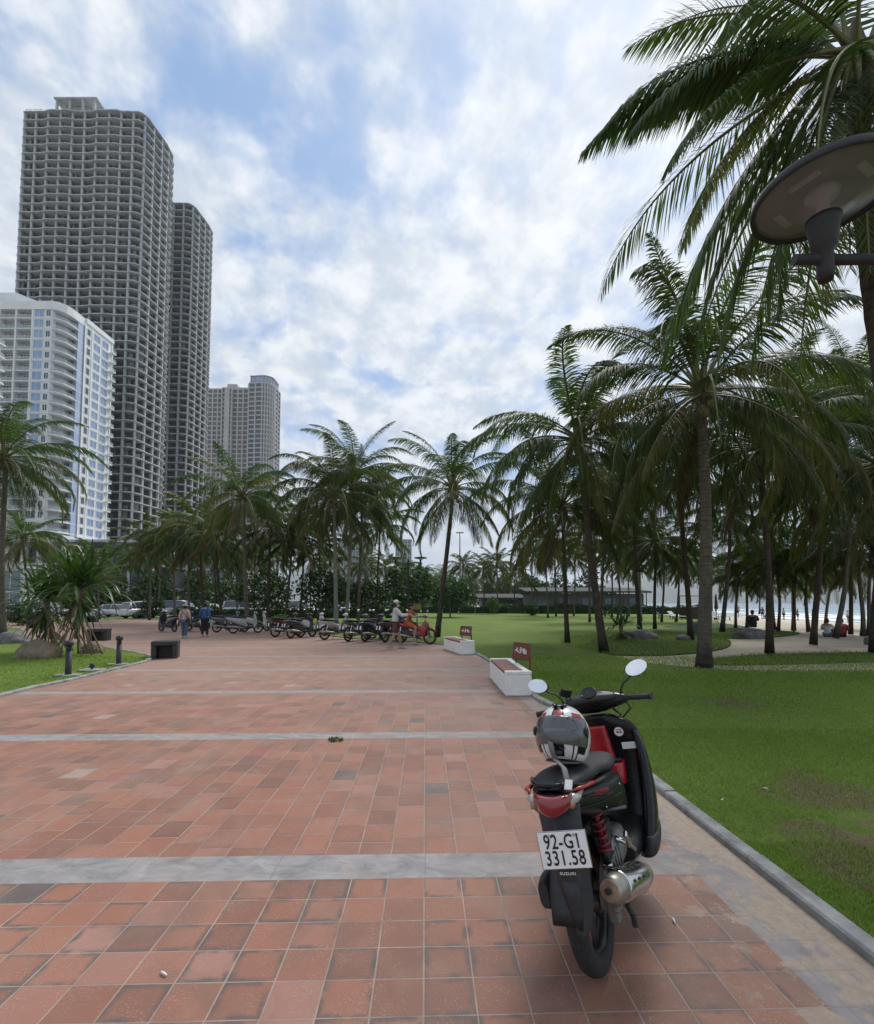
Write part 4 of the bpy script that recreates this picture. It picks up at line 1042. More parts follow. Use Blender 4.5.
P(150, 616, 150, 550, 'coconut palm beside the rounded dark shrub', .85, .13, M_bark, D=44, rz=1.0)
P(268, 622, 270, 530, 'coconut palm behind the silver scooter', .85, .13, M_barkd, D=34, rz=4.3)
P(285, 621, 292, 540, 'coconut palm between the two groups of motorbikes', .85, .13, M_bark, D=36, rz=2.7)
P(300, 621, 305, 520, 'coconut palm above the maroon motorbike', .85, .12, M_barkd, D=38, rz=.3)
P(318, 620, 320, 545, 'slender coconut palm above the black and white scooter', .8, .12, M_bark, D=40, rz=3.8)
P(375, 620, 380, 530, 'coconut palm left of the double street lamp', .85, .12, M_bark, D=38, rz=5.9)
P(100, 616, 96, 560, 'small coconut palm behind the pandanus on the left', .8, .12, M_bark, D=46, rz=2.2)
P(30, 620, 24, 540, 'coconut palm behind the left edge palm, in front of the hotel foot', .9, .13, M_bark, D=40, rz=.8)
# rows further away, each told by its place
far = [(385, 569, 75, 'palm above the street lamp arm, left one'), (402, 570, 82, 'palm right behind the street lamp pole'), (420, 574, 88, 'palm in front of the distant office block'), (445, 578, 95, 'small hazy palm left of the round tree'),
       (463, 567, 78, 'hazy palm above the round green tree'), (484, 570, 74, 'hazy palm with drooping crown in the gap of the lawn view'), (497, 565, 70, 'taller hazy palm right of the gap of the lawn view'), (515, 575, 82, 'hazy palm left of the small grey hut'),
       (532, 560, 62, 'palm standing before the small grey hut'), (555, 556, 56, 'palm before the left end of the long pavilion'), (575, 560, 58, 'palm before the middle of the long pavilion'), 
       (612, 560, 52, 'palm right of the long pavilion'), (628, 565, 56, 'palm left of the pale column-like stem'),   (690, 566, 60, 'far palm above the beach kiosk'), (712, 572, 64, 'far palm by the shore, left of the waves'),
       (130, 562, 60, 'palm at the road left of the white car'), (160, 558, 58, 'palm at the road between the white cars'), (215, 560, 56, 'palm before the showroom, left one'), (236, 562, 58, 'palm before the showroom, right one'), (255, 560, 60, 'palm at the road right of the showroom'),
       (278, 562, 62, 'palm at the road behind the silver scooter'), (310, 560, 60, 'palm at the road behind the maroon motorbike'), (330, 565, 66, 'palm at the road behind the pale stems'), (365, 566, 64, 'palm at the road left of the street lamp'), (60, 566, 55, 'palm at the road behind the pandanus'),
       (760, 582, 66, 'far palm low over the waves left of the slim dark stem'), (795, 583, 64, 'far palm low over the waves between the dark stems'), (475, 582, 110, 'tiny hazy palm far down the lawn, left'), (505, 583, 115, 'tiny hazy palm far down the lawn, right'), (435, 583, 112, 'tiny hazy palm beyond the hedge')]
for x, y, D, lb in far:
    P(x + (NPALM % 3 - 1), 603 + 473 * 1.6 / D, x, y, lb, .82, .13, D=D, rz=NPALM * 1.3, group='palms far across the park')

# ---------- pandanus pair with stilt roots, spiky plants
def blade(mb, az, el, L, w, droop, base, m=0, fold=.3):
    """a long strap leaf with a folded midrib"""
    K = 7; p = Vector(base); pts = []
    for k in range(K + 1):
        u = k / K; e = el - droop * u ** 1.6; d = Vector((math.cos(az) * math.cos(e), math.sin(az) * math.cos(e), math.sin(e)))
        pts.append((p.copy(), d)); p = p + d * L / K
    vs = []; 
    for k, (q, d) in enumerate(pts):
        u = k / K; ww = w * (math.sin(PI * (.15 + .80 * u)) ** .7) if u < 1 else .002
        if k == K: ww = .003
        s_ = d.cross(Vector((0, 0, 1))); s_ = s_.normalized() if s_.length > 1e-3 else Vector((1, 0, 0)); n = s_.cross(d)
        vs += [q - s_ * ww + n * ww * fold, q, q + s_ * ww + n * ww * fold]
    fs = []
    for k in range(K): o = k * 3; fs += [(o, o + 1, o + 4, o + 3), (o + 1, o + 2, o + 5, o + 4)]
    mb.add(vs, fs, m, True)
M_pand = m_leaf('pandanus_leaf', [(.020, .050, .014), (.045, .095, .025), (.085, .15, .045)], .22, .3, 3)
M_root = mat('stilt_root', (.20, .155, .11), .85, .3, 9, bump=.5)
def pandanus(label, foot, head, seed, n=70, L=1.3, roots=True):
    rn = random.Random(seed); t = thing('pandanus', label, 'pandanus', foot); h = head - foot
    mb = MB(); mb.tube([(0, 0, .25 * h.z), h * .6, h + Vector((0, 0, .1))], [.07, .08, .09], 8, 0); link('trunk', mb.mesh('trunk', M_root), t)
    mb = MB()
    for hd in ((0, 0, 0), (.25, .1, .15), (-.22, -.05, .1)):
        for k in range(n // 3):
            u = k / (n / 3); az = k * 2.4 + rn.uniform(-.3, .3); blade(mb, az, R(85 - 88 * u) + rn.uniform(-.1, .1), L * rn.uniform(.75, 1.1) * (.8 + .3 * u), .042, R(35 + 55 * u) * rn.uniform(.6, 1.3), h + Vector(hd))
    for k in range(34):
        az = k * 2.4 + rn.uniform(-.3, .3); blade(mb, az, R(rn.uniform(-70, 5)), L * rn.uniform(.55, .85), .036, R(rn.uniform(15, 60)), h + Vector((0, 0, -.12 - .012 * k)), 1 if k > 12 and rn.random() < .7 else 0)
    link('crown', mb.mesh('crown', [M_pand, M_leafd]), t)
    if roots:
        for k in range(11):
            a = k * 2 * PI / 11 + rn.uniform(-.2, .2); r = rn.uniform(.35, .75); z = h.z * rn.uniform(.35, .75); c = h * (z / h.z)
            mb = MB(); mb.tube([(c.x, c.y, z), (c.x * .6 + .55 * r * math.cos(a), c.y * .6 + .55 * r * math.sin(a), z * .55), (r * math.cos(a), r * math.sin(a), -.03)], [.028, .024, .024], 6, 0); link('stilt_root', mb.mesh('stilt_root', M_root), t)
    return t
f1 = gr(52, 652, .04); pandanus('pandanus bush on the left of the pair beside the sandy boulder', f1, at(46, 601, f1.y), 5, 96, 1.6, True)
f2 = gr(76, 655, .04); pandanus('taller pandanus bush on the right of the pair with splayed stilt roots', f2, at(79, 590, f2.y), 6, 130, 1.75, True)
f3 = gr(621, 638, .1); pandanus('dark spiky plant on the grass island beside the grey boulder', f3, at(621, 628, f3.y), 8, 40, 1.0, False)
f4 = gr(602, 626, .02); pandanus('low spiky plant far right of the pavilion wall', f4, at(602, 619, f4.y), 9, 30, .9, False)

def leaf_cloud(mb, c, r, n, size, seed, m=0, shell=.5):
    rs = np.random.RandomState(seed); d = rs.normal(0, 1, (n, 3)); d /= np.linalg.norm(d, axis=1)[:, None]
    rad = rs.uniform(shell, 1, n) ** .6; lump = 1 + .22 * np.sin(d[:, 0] * 5 + seed) * np.cos(d[:, 1] * 4 + 2 * d[:, 2] * 3)
    p = np.array(c) + d * (rad * lump)[:, None] * np.array(r)
    a = rs.normal(0, 1, (n, 3)); a /= np.linalg.norm(a, axis=1)[:, None]; b = np.cross(a, rs.normal(0, 1, (n, 3))); b /= np.linalg.norm(b, axis=1)[:, None]
    s_ = size * rs.uniform(.6, 1.3, n)[:, None]
    V = np.stack([p - a * s_, p + b * s_ * .45, p + a * s_, p - b * s_ * .45], 1).reshape(-1, 3)
    mb.add(V.tolist(), [(4 * i, 4 * i + 1, 4 * i + 2, 4 * i + 3) for i in range(n)], m)
M_bush = m_leaf('shrub_leaf', [(.012, .032, .010), (.028, .060, .014), (.055, .10, .024)], .2, .5, 2)
M_bushl = m_leaf('light_shrub_leaf', [(.03, .065, .012), (.06, .12, .02), (.11, .17, .035)], .25, .5, 2)
def shrub(label, foot, r, h, n, size, seed, m=None, trunk=.0, name='shrub', cat='shrub', group=None):
    t = thing(name, label, cat, foot, 0, group); mb = MB(); rn = random.Random(seed)
    if trunk > 0:
        mb.tube([(0, 0, -.02), (.05, 0, trunk), (0, 0, trunk + h * .6)], [.10, .07, .03], 7, 0)
        for k in range(6): a = k * 1.05; mb.tube([(0, 0, trunk), (r * .6 * math.cos(a), r * .6 * math.sin(a), trunk + h * .5)], [.045, .015], 5, 0)
    else:
        for k in range(7): a = k * .9; mb.tube([(0, 0, -.02), (r * .5 * math.cos(a), r * .5 * math.sin(a), h * .6)], [.03, .01], 5, 0)
    link('trunk' if trunk else 'stem', mb.mesh('trunk', M_root), t); mb = MB()
    leaf_cloud(mb, (0, 0, trunk + h / 2), (r * .8, r * .8, h / 2), n // 2, size, seed)
    for k in range(6):
        a = rn.uniform(0, 6.28); q = r * .5; leaf_cloud(mb, (q * math.cos(a), q * math.sin(a), trunk + h * rn.uniform(.3, .75)), (r * .5, r * .5, h * .3), n // 10, size, seed + k)
    link('crown', mb.mesh('crown', m or M_bush), t); return t
shrub('round dark shrub clipped to a ball beside the parked white cars', gr(152, 618.5), 1.3, 2.3, 1500, .12, 3)
shrub('round green tree standing right of the leaning dark palm on the far lawn', Vector((at(450, 600, 52).x, 52, 0)), 2.9, 3.4, 2600, .2, 4, None, 1.0, 'small_tree', 'tree')
shrub('dark leafy tree behind the pale curved palm stem', Vector((at(322, 600, 36).x, 36, 0)), 2.3, 3.2, 2200, .15, 5, None, .9, 'small_tree', 'tree')
shrub('dark leafy tree left of the street lamp, above the motorbikes', Vector((at(368, 600, 34).x, 34, 0)), 1.9, 2.4, 1800, .14, 6, None, .9, 'small_tree', 'tree')
shrub('dense dark tree around the street lamp pole', Vector((at(408, 600, 38).x, 38, 0)), 2.3, 3.6, 2200, .17, 7, None, 1.2, 'small_tree', 'tree')
shrub('bushy dark tree behind the silver scooter', Vector((at(262, 600, 40).x, 40, 0)), 2.6, 3.6, 2200, .17, 8, None, .8, 'small_tree', 'tree')
shrub('low green shrub at the foot of the palm with coconuts', gr(252, 627), .9, 1.0, 900, .09, 9)
shrub('low shrub in the grass right of the silver scooter', gr(281, 628), .9, .9, 900, .09, 10, M_bushl)
shrub('low flower shrub on the lawn edge before the pavilion', Vector((at(532, 600, 58).x, 58, 0)), 1.0, 1.5, 900, .12, 11)
shrub('pale yellow-green shrub in the middle of the far hedge', Vector((at(493, 600, 70).x, 70, 0)), 1.1, 2.6, 800, .16, 12, M_bushl)
shrub('bushy green plant at the far left behind the boulder', Vector((at(24, 600, 34).x, 34, 0)), 1.4, 1.8, 1200, .12, 13)
# feathery casuarina trees along the far street, read as one wood
def hedge(name, label, cat, a, b, w, h, n, size, seed, m, kind=None):
    mb = MB(); rs = np.random.RandomState(seed); A, B = np.array(a), np.array(b); L = np.linalg.norm(B - A); u = rs.rand(n); d = (B - A) / L; s_ = np.array([-d[1], d[0]])
    hh = h * (1 + .14 * np.sin(u * L * .7) + .08 * np.sin(u * L * 2.3))
    p2 = A + np.outer(u, B - A) + np.outer(rs.uniform(-w / 2, w / 2, n), s_); z = hh * rs.uniform(0, 1, n) ** .6
    p = np.concatenate([p2, z[:, None]], 1); q = rs.normal(0, 1, (n, 3)); q /= np.linalg.norm(q, axis=1)[:, None]; r_ = np.cross(q, rs.normal(0, 1, (n, 3))); r_ /= np.linalg.norm(r_, axis=1)[:, None]
    sz = size * rs.uniform(.6, 1.3, n)[:, None]; V = np.stack([p - q * sz, p + r_ * sz * .5, p + q * sz, p - r_ * sz * .5], 1).reshape(-1, 3)
    mb.add(V.tolist(), [(4 * i, 4 * i + 1, 4 * i + 2, 4 * i + 3) for i in range(n)], 0)
    for k in range(int(L / 2.5)): c = A + (B - A) * (k + .5) / int(L / 2.5); mb.box((c[0], c[1], h * .4), (2.3, w * .55, h * .8), 0, Euler((0, 0, math.atan2(d[1], d[0]))))
    o = mb.build(name, m); return tag(o, label, cat, kind=kind)
hedge('hedge', 'long dark hedge closing the far end of the right lawn', 'hedge', (-9, 76), (38, 66), 1.4, 1.25, 9000, .16, 1, M_bush)
hedge('hedge', 'dark hedge behind the motorbikes and the street lamp', 'hedge', (-26, 47), (-3, 50), 1.2, 1.1, 7000, .13, 2, M_bush)
hedge('hedge', 'low hedge between the plaza and the road on the left', 'hedge', (-34, 62), (-27, 50), 1.0, .7, 2200, .12, 3, M_bush)
def wood(label, x0, x1, y0, y1, n, h, seed):
    rn = random.Random(seed); mb = MB()
    for k in range(n):
        x, y = rn.uniform(x0, x1), rn.uniform(y0, y1); r = rn.uniform(2.2, 4.2); hh = h * rn.uniform(.6, 1.15)
        mb.tube([(x, y, 0), (x, y, hh * .7)], [.22, .1], 5, 1)
        for j in range(3): leaf_cloud(mb, (x + rn.uniform(-1, 1), y, hh * (.35 + .25 * j)), (r * (1 - .2 * j), r * (1 - .2 * j), hh * .28), 260, .38, seed + k * 3 + j)
    o = mb.build('woodland', [M_bush, M_bark]); return tag(o, label, 'trees', kind='stuff')
wood('mass of distant roadside trees', -30, 20, 125, 190, 34, 7.5, 1)
wood('mass of distant trees behind the pavilion', 12, 33, 90, 150, 26, 7.5, 2)
wood('mass of street trees under the towers', -62, -34, 72, 86, 16, 5.5, 3)
# ================================================================= THE SCOOTER IN FRONT
M_gloss = mat('black_gloss_paint', (.008, .008, .009), .27, .2, 8, coat=.12, spec=.25)
M_body = mat('black_body_paint', (.007, .007, .008), .36, .2, 8, coat=.10, spec=.2, wear=(.014, .014, .014))
M_blk = mat('black_plastic', (.022, .022, .024), .5, .25, 20, bump=.15, bscale=300, bdist=.0006)
M_dust = mat('dusty_black_plastic', (.030, .031, .033), .6, .3, 9, bump=.2, bscale=300, bdist=.0006, wear=(.07, .066, .06))
M_seat = mat('seat_vinyl', (.013, .013, .015), .62, .2, 14, bump=.35, bscale=420, bdist=.0008)
M_red = mat('red_plastic', (.36, .012, .02), .35, .2, 8, coat=.3)
M_redl = mat('red_lamp_lens', (.22, .006, .010), .12, .25, 20, coat=1.0)
M_clear = mat('clear_lamp_lens', (.40, .37, .33), .12, .15, 30, coat=1.0)
M_tyre = mat('tyre_rubber', (.020, .020, .020), .8, .3, 20, bump=.5, bscale=55, wear=(.06, .055, .048))
M_rim = mat('dark_alloy', (.045, .046, .05), .4, .3, 14, metal=.6, wear=(.10, .09, .075))
M_alu = mat('grey_alloy', (.23, .225, .21), .5, .3, 18, metal=.55, wear=(.12, .105, .085))
M_steel = mat('muffler_steel', (.34, .32, .29), .42, .25, 14, metal=.8, wear=(.20, .16, .11))
M_chrome = mat('chrome', (.60, .60, .60), .17, .06, 9, metal=1.0)
M_mirror = mat('mirror_glass', (.92, .93, .95), .025, .01, 3, metal=1.0)
M_plate = mat('white_plate', (.90, .91, .91), .45, .03, 15, wear=(.78, .77, .74))
M_ink = mat('black_ink', (.02, .02, .02), .6, .1, 9); M_inkr = mat('red_ink', (.50, .02, .03), .5, .1, 9); M_wht = mat('white_sticker', (.68, .68, .68), .4, .08, 9)
M_helw = mat('helmet_white', (.74, .74, .73), .22, .05, 9, coat=.6); M_visor = mat('smoked_visor', (.10, .11, .12), .07, .2, 5, coat=1.0, spec=.8)
M_visor.node_tree.nodes['Principled BSDF'].inputs['Alpha'].default_value = .62
M_rust = mat('heat_stained_steel', (.36, .235, .15), .65, .3, 30, metal=.35, wear=(.16, .10, .07))
M_spring = mat('red_spring', (.17, .014, .02), .45, .25, 20); M_strap = mat('grey_strap', (.17, .16, .15), .7, .2, 30)

def text_mesh(txt, size, m, depth=.0012, bold=.0, name='lettering', space=1.0, sx=1.0):
    cu = bpy.data.curves.new(name, 'FONT'); cu.body = txt; cu.size = size; cu.align_x = 'CENTER'; cu.align_y = 'CENTER'; cu.extrude = depth; cu.offset = bold; cu.space_character = space; cu.resolution_u = 3
    o = bpy.data.objects.new('tmp', cu); C.objects.link(o); bpy.context.view_layer.update()
    me = bpy.data.meshes.new_from_object(o.evaluated_get(bpy.context.evaluated_depsgraph_get())); bpy.data.objects.remove(o)
    me.name = name; me.materials.clear(); me.materials.append(m)
    if sx != 1.0: me.transform(Matrix.Diagonal((sx, 1, 1, 1)))
    return me
def wheel(parent, x, r, rt, disc=False, spokes=6, name='wheel', lr=1.0):
    w = MB(); n = 40
    prof = [(r - 2.05 * rt, rt * .55), (r - 1.6 * rt, rt * .98), (r - .8 * rt, rt * 1.02), (r - .25 * rt, rt * .72), (r - .03 * rt, rt * .3), (r, 0)]
    prof = prof + [(a, -b) for a, b in prof[::-1][1:]]
    prof = prof + [(r - 2.05 * rt, -rt * .4), (r - 2.05 * rt, rt * .4)]
    pr = prof + [prof[0]]
    rings = []
    for q, h in pr:
        rings.append([Vector((x + q * math.cos(2 * PI * k / n), h, r + q * math.sin(2 * PI * k / n))) for k in range(n)])
    w.rings(rings, 0, True, False)
    wo = bpy.data.objects.new(name, None); C.objects.link(wo); wo.parent = parent; wo.empty_display_size = .1
    recalc(w.build('tyre', M_tyre, wo)); m = MB(); rr = r - 2.0 * rt
    rings = []
    for q, h in ((rr, .03), (rr + .004, .028), (rr - .012, .02), (rr - .022, 0), (rr - .012, -.02), (rr + .004, -.028), (rr, -.03), (rr + .006, -.02), (rr + .006, .02), (rr, .03)):
        rings.append([Vector((x + q * math.cos(2 * PI * k / n), h * rt / .042, r + q * math.sin(2 * PI * k / n))) for k in range(n)])
    m.rings(rings, 0, True, False)
    for k in range(spokes):
        a = 2 * PI * k / spokes + .3
        for dd in (-.10, .10):
            m.tube([(x + .03 * math.cos(a), 0, r + .03 * math.sin(a)), (x + rr * math.cos(a + dd), .004, r + rr * math.sin(a + dd))], [.013, .009], 6, 0, flat=.8)
    m.lathe((x, 0, r), [(.02, -.055), (.042, -.05), (.045, 0), (.042, .05), (.02, .055)], 16, 0, 'y')
    recalc(m.build('rim', M_rim, wo)); return wo
def hero():
    global HERO
    rear = Vector((.734, 2.165, 0))       # contact of the rear tyre
    t = thing('scooter', 'black and red motor scooter with white number plate, parked in front on its side stand', 'scooter')
    th = R(29.7); phi = R(12.5)    # heading to the right of straight ahead, lean to the left
    fwd = Vector((math.sin(th), math.cos(th), 0)); left0 = Vector((-math.cos(th), math.sin(th), 0)); up0 = Vector((0, 0, 1))
    left = left0 * math.cos(phi) - up0 * math.sin(phi); up = up0 * math.cos(phi) + left0 * math.sin(phi)
    Mx = Matrix((fwd, left, up)).transposed().to_4x4(); Mx = Matrix.Translation(rear + Vector((0, 0, .004))) @ Mx @ Matrix.Scale(.9885, 4); t.matrix_world = Mx; HERO = Mx
    def b(mb, name, m, par=t): return recalc(mb.build(name, m, par))
    wheel(t, 0, .272, .040, name='rear_wheel'); wheel(t, 1.22, .272, .034, name='front_wheel')
    # --- rear body cover, tapering up to the tail
    m = MB(); m.loft([(-.285, 0, .795, .040, .022, 2.2), (-.25, 0, .788, .078, .038, 2.6), (-.17, 0, .760, .106, .060, 2.8), (-.05, 0, .722, .138, .078, 3.2), (.12, 0, .680, .168, .095, 3.4), (.28, 0, .652, .182, .110, 3.4), (.42, 0, .610, .178, .135, 3.0), (.54, 0, .52, .13, .15, 2.4), (.60, 0, .47, .07, .12, 2.4)], 'x', 28, 5)
    body = b(m, 'body_cover', M_body)
    # raised crease along each side and a grey-green trim shape low at the side
    for s in (-1, 1):
        m = MB(); m.tube([(-.20, s * .102, .785), (-.08, s * .134, .755), (.10, s * .176, .705), (.24, s * .192, .68)], [.004, .012, .012, .003], 8, 0, flat=.5); b(m, 'side_crease', M_gloss)
        m = MB(); m.tube([(.02, s * .150, .655), (.10, s * .172, .632), (.20, s * .190, .602), (.28, s * .192, .585)], [.006, .026, .024, .006], 8, 0, flat=.25); b(m, 'side_trim', M_dust)
    lt = text_mesh('HAYATE', .034, M_inkr, .0008, .0008, 'side_lettering', 1.1)
    for s in (-1, 1):
        X = Vector((-s * math.cos(.24), -math.sin(.24), s * .20)).normalized() if s > 0 else Vector((math.cos(.24), -math.sin(.24), -.20)).normalized()
        Zn = X.cross(Vector((0, 0, 1))).normalized(); Y = Zn.cross(X); o = link('side_lettering', lt, t)
        Bm = Matrix((X, Y, Zn)).transposed().to_4x4(); Bm.translation = (.03, s * .160, .730); o.matrix_basis = Bm
    # --- seat
    m = MB(); m.loft([(-.205, -.015, .826, .050, .010, 2.2), (-.18, -.015, .829, .086, .020, 2.5), (-.10, -.010, .826, .116, .032, 2.7), (.06, 0, .805, .138, .036, 2.7), (.20, 0, .788, .140, .036, 2.6), (.32, 0, .760, .150, .040, 2.5), (.48, -.01, .742, .135, .042, 2.4), (.60, -.02, .732, .095, .042, 2.2), (.66, -.02, .732, .04, .02, 2)], 'x', 24, 5); b(m, 'seat', M_seat)
    m = MB(); m.loft([(-.225, -.02, .816, .05, .008, 2.2), (-.18, -.015, .810, .098, .012, 2.6), (0, 0, .778, .146, .012, 2.6), (.2, 0, .745, .152, .012, 2.6), (.4, 0, .715, .13, .01, 2.5), (.5, 0, .70, .1, .008, 2.5)], 'x', 24, 3); b(m, 'seat_base', M_blk)
    # red flashes under the seat edge, both sides
    for s in (-1, 1):
        m = MB(); m.tube([(-.21, s * .088, .818), (-.15, s * .120, .812), (-.04, s * .142, .796), (.04, s * .149, .782)], [.003, .016, .014, .002], 8, 0, flat=.6); b(m, 'red_strip', M_red)
    # --- grab rail
    m = MB(); m.tube([(.02, .142, .795), (-.10, .108, .840), (-.19, .070, .852), (-.235, .035, .852), (-.245, -.015, .850), (-.235, -.06, .848), (-.19, -.092, .838), (-.12, -.125, .815), (-.02, -.135, .79)], .0115, 10, 0)
    m.box((-.215, -.015, .838), (.08, .11, .016), 0, None, .006); b(m, 'grab_rail', M_gloss)
    # --- tail lamp and turn signals
    m = MB(); m.loft([(-.122, -.270, .808, .020, .014, 2.2), (-.095, -.300, .802, .032, .030, 2.5), (-.045, -.315, .790, .036, .040, 2.4), (.005, -.305, .798, .034, .036, 2.5), (.045, -.270, .810, .024, .022, 2.2)], 'y', 18, 4); b(m, 'tail_lamp', M_redl)
    for s in (-1, 1):
        m = MB(); m.tube([(-.295, -.034 + s * .066, .802), (-.262, -.030 + s * .086, .806), (-.22, -.016 + s * .106, .796), (-.13, s * .128, .800)], [.018, .024, .017, .003], 12, 0, flat=.9); b(m, 'turn_signal', M_clear)
        m = MB(); m.ball((-.286, -.032 + s * .080, .792), (.017, .017, .02), 10, 0); b(m, 'turn_bulb', M_rust)
    # --- rear mudguard: a long tongue behind the wheel
    def sheet(secs, th_, n=14):
        rr = []
        for x, z, w, dep, yo in secs:
            ring = []
            for k in range(n): u = -1 + 2 * k / (n - 1); ring.append(Vector((x + dep * abs(u) ** 3, yo + w * u, z)))
            for k in range(n): u = 1 - 2 * k / (n - 1); ring.append(Vector((x + th_ + dep * abs(u) ** 3, yo + (w - .003) * u, z)))
            rr.append(ring)
        mb = MB(); mb.rings(rr, 0, True, True); return mb
    b(sheet([(-.22, .775, .095, .05, -.02), (-.262, .72, .092, .05, -.025), (-.285, .64, .086, .05, -.03), (-.292, .57, .080, .06, -.035), (-.300, .50, .072, .06, -.037), (-.306, .44, .066, .06, -.040), (-.312, .39, .057, .06, -.043), (-.318, .345, .044, .05, -.046), (-.322, .315, .028, .03, -.048), (-.322, .303, .018, .02, -.048)], .006), 'rear_mudguard', M_dust)
    b(sheet([(-.303, .50, .030, .01, -.037), (-.311, .44, .036, .012, -.040), (-.319, .38, .026, .01, -.044), (-.325, .33, .012, .006, -.048)], .006), 'mudguard_rib', M_blk)
    m = MB()
    for i in range(14):
        a0 = R(95 + i * 6.5); 
    # inner guard hugging the tyre
    rr = []
    for k in range(12):
        a = R(70 + k * 9); rr.append([Vector((.325 * math.cos(a) * 1.0, y_, .275 + .325 * math.sin(a))) for y_ in (-.062, -.03, 0, .03, .062)] + [Vector((.318 * math.cos(a), y_, .275 + .318 * math.sin(a))) for y_ in (.062, .03, 0, -.03, -.062)])
    m = MB(); m.rings(rr, 0, True, True); b(m, 'inner_mudguard', M_blk)
    # --- number plate
    pl = MB(); pl.box((0, 0, 0), (.19, .14, .0025), 0, None, .0012)
    for sx in (-1, 1): pl.box((sx * .0915, 0, .0016), (.0035, .1365, .0016), 0)
    for sy in (-1, 1): pl.box((0, sy * .0665, .0016), (.1795, .0035, .0016), 0)
    pl.box((0, 0, -.003), (.198, .148, .003), 1, None, .0015)
    po = pl.build('number_plate', [M_plate, M_chrome], t)
    Z = Matrix.Rotation(-PI / 2, 4, 'Z')
    po.matrix_basis = Matrix.Translation((-.322, -.052, .628)) @ Matrix.Rotation(R(13), 4, 'Z') @ Matrix.Rotation(R(-2), 4, 'Y') @ Matrix(((0, 0, -1, 0), (-1, 0, 0, 0), (0, 1, 0, 0), (0, 0, 0, 1))) @ Matrix.Rotation(R(-1.0), 4, 'Z')
    for txt, y_ in (('92-G1', .0315), ('331.58', -.0315)):
        o = link('plate_lettering', text_mesh(txt, .080, M_ink, .0005, .0009, 'plate_lettering', 1.10, .67), po, (0, y_, .003))
    for sx in (-.05, .05): m = MB(); m.lathe((sx, .058, .002), [(.0055, 0), (.0055, .003), (.003, .0045)], 10); m.build('plate_bolt', M_chrome, po)
    for s in (-1, 1):
        m = MB(); m.tube([(.905, s * .20, .985), (.96, s * .21, .93), (.985, s * .13, .86), (.96, s * .06, .80)], .0055, 8); b(m, 'control_cable', M_blk)
        m = MB(); m.tube([(-.18, s * .110, .735), (-.02, s * .147, .70), (.16, s * .176, .665), (.30, s * .184, .64)], .0022, 6); b(m, 'panel_gap', M_ink)
    for q in ((.10, -.168, .70), (.30, -.184, .68), (.06, -.158, .655)): m = MB(); m.ball(q, (.006, .004, .006), 8); b(m, 'panel_screw', M_chrome)
    for a in (0, 120, 240): m = MB(); m.ball((-.10 + .035 * math.cos(R(a)), -.172 + .0, .36 + .03 * math.sin(R(a))), (.006, .005, .006), 8); b(m, 'cover_bolt', M_chrome)
    m = MB(); m.tube([(.05, -.15, .30), (.12, -.165, .26), (.24, -.15, .24), (.36, -.12, .28)], .006, 8); b(m, 'brake_hose', M_blk)
    o = link('mudguard_lettering', text_mesh('SUZUKI', .016, M_wht, .0005, .0005, 'mudguard_lettering', 1.1, 1.1), t)
    o.matrix_basis = Matrix.Translation((-.3075, -.042, .532)) @ Matrix.Rotation(R(6), 4, 'Z') @ Matrix.Rotation(R(-8), 4, 'Y') @ Matrix(((0, 0, -1, 0), (-1, 0, 0, 0), (0, 1, 0, 0), (0, 0, 0, 1)))
    # --- engine, gear case, swing arm, shock absorber, muffler
    m = MB(); m.loft([(-.16, .01, .365, .045, .055, 2.4), (-.06, .01, .345, .085, .080, 2.5), (.14, 0, .30, .085, .075, 2.6), (.34, 0, .31, .11, .085, 2.6), (.50, 0, .31, .11, .095, 2.5), (.56, 0, .31, .07, .07, 2.4)], 'x', 18, 3)
    m.xform(Matrix.Translation((0, .140, 0)) @ Matrix.Diagonal((1, .48, 1, 1))); b(m, 'belt_cover', M_dust)
    m = MB(); m.loft([(.18, .0, .34, .10, .07, 3), (.30, 0, .36, .12, .09, 3), (.44, 0, .36, .12, .09, 3), (.58, 0, .35, .08, .06, 3)], 'x', 16, 3); b(m, 'crankcase', M_alu)
    m = MB(); m.loft([(-.04, -.085, .30, .022, .05, 2.6), (.04, -.095, .35, .03, .075, 2.8), (.14, -.10, .40, .035, .085, 2.8), (.22, -.10, .41, .035, .07, 2.8)], 'x', 16, 3)
    for k in range(4): m.box((.05 + k * .045, -.137, .40), (.012, .012, .10), 0, None, .003)
    m.box((.06, -.135, .44), (.10, .01, .012), 0); b(m, 'gear_case', M_alu)
    m = MB(); m.lathe((.06, -.105, .50), [(.02, -.03), (.05, -.025), (.052, .02), (.03, .03)], 18, 0, 'y'); m.box((.14, -.08, .52), (.12, .09, .12), 0, None, .02); b(m, 'air_box', M_blk)
    sh = MB(); p0, p1 = Vector((.02, -.118, .43)), Vector((.03, -.110, .72))
    pts = [p0.lerp(p1, .22 + .70 * k / 110) + Vector((.023 * math.cos(k * 2 * PI * 6.5 / 110), .023 * math.sin(k * 2 * PI * 6.5 / 110), 0)) for k in range(111)]
    sh.tube(pts, .0062, 7, 0); sh.tube([p0, p0.lerp(p1, .25)], .019, 12, 1); sh.tube([p0.lerp(p1, .2), p1], .012, 10, 0); sh.tube([p0.lerp(p1, .19), p0.lerp(p1, .23)], .034, 16, 0); sh.tube([p0.lerp(p1, .90), p0.lerp(p1, .94)], .034, 16, 0)
    sh.lathe(p0 + Vector((0, 0, -.01)), [(.016, -.02), (.018, 0), (.016, .02)], 12, 2, 'y'); b(sh, 'shock_absorber', [M_spring, M_blk, M_chrome])
    mu = bpy.data.objects.new('muffler', None); C.objects.link(mu); mu.parent = t
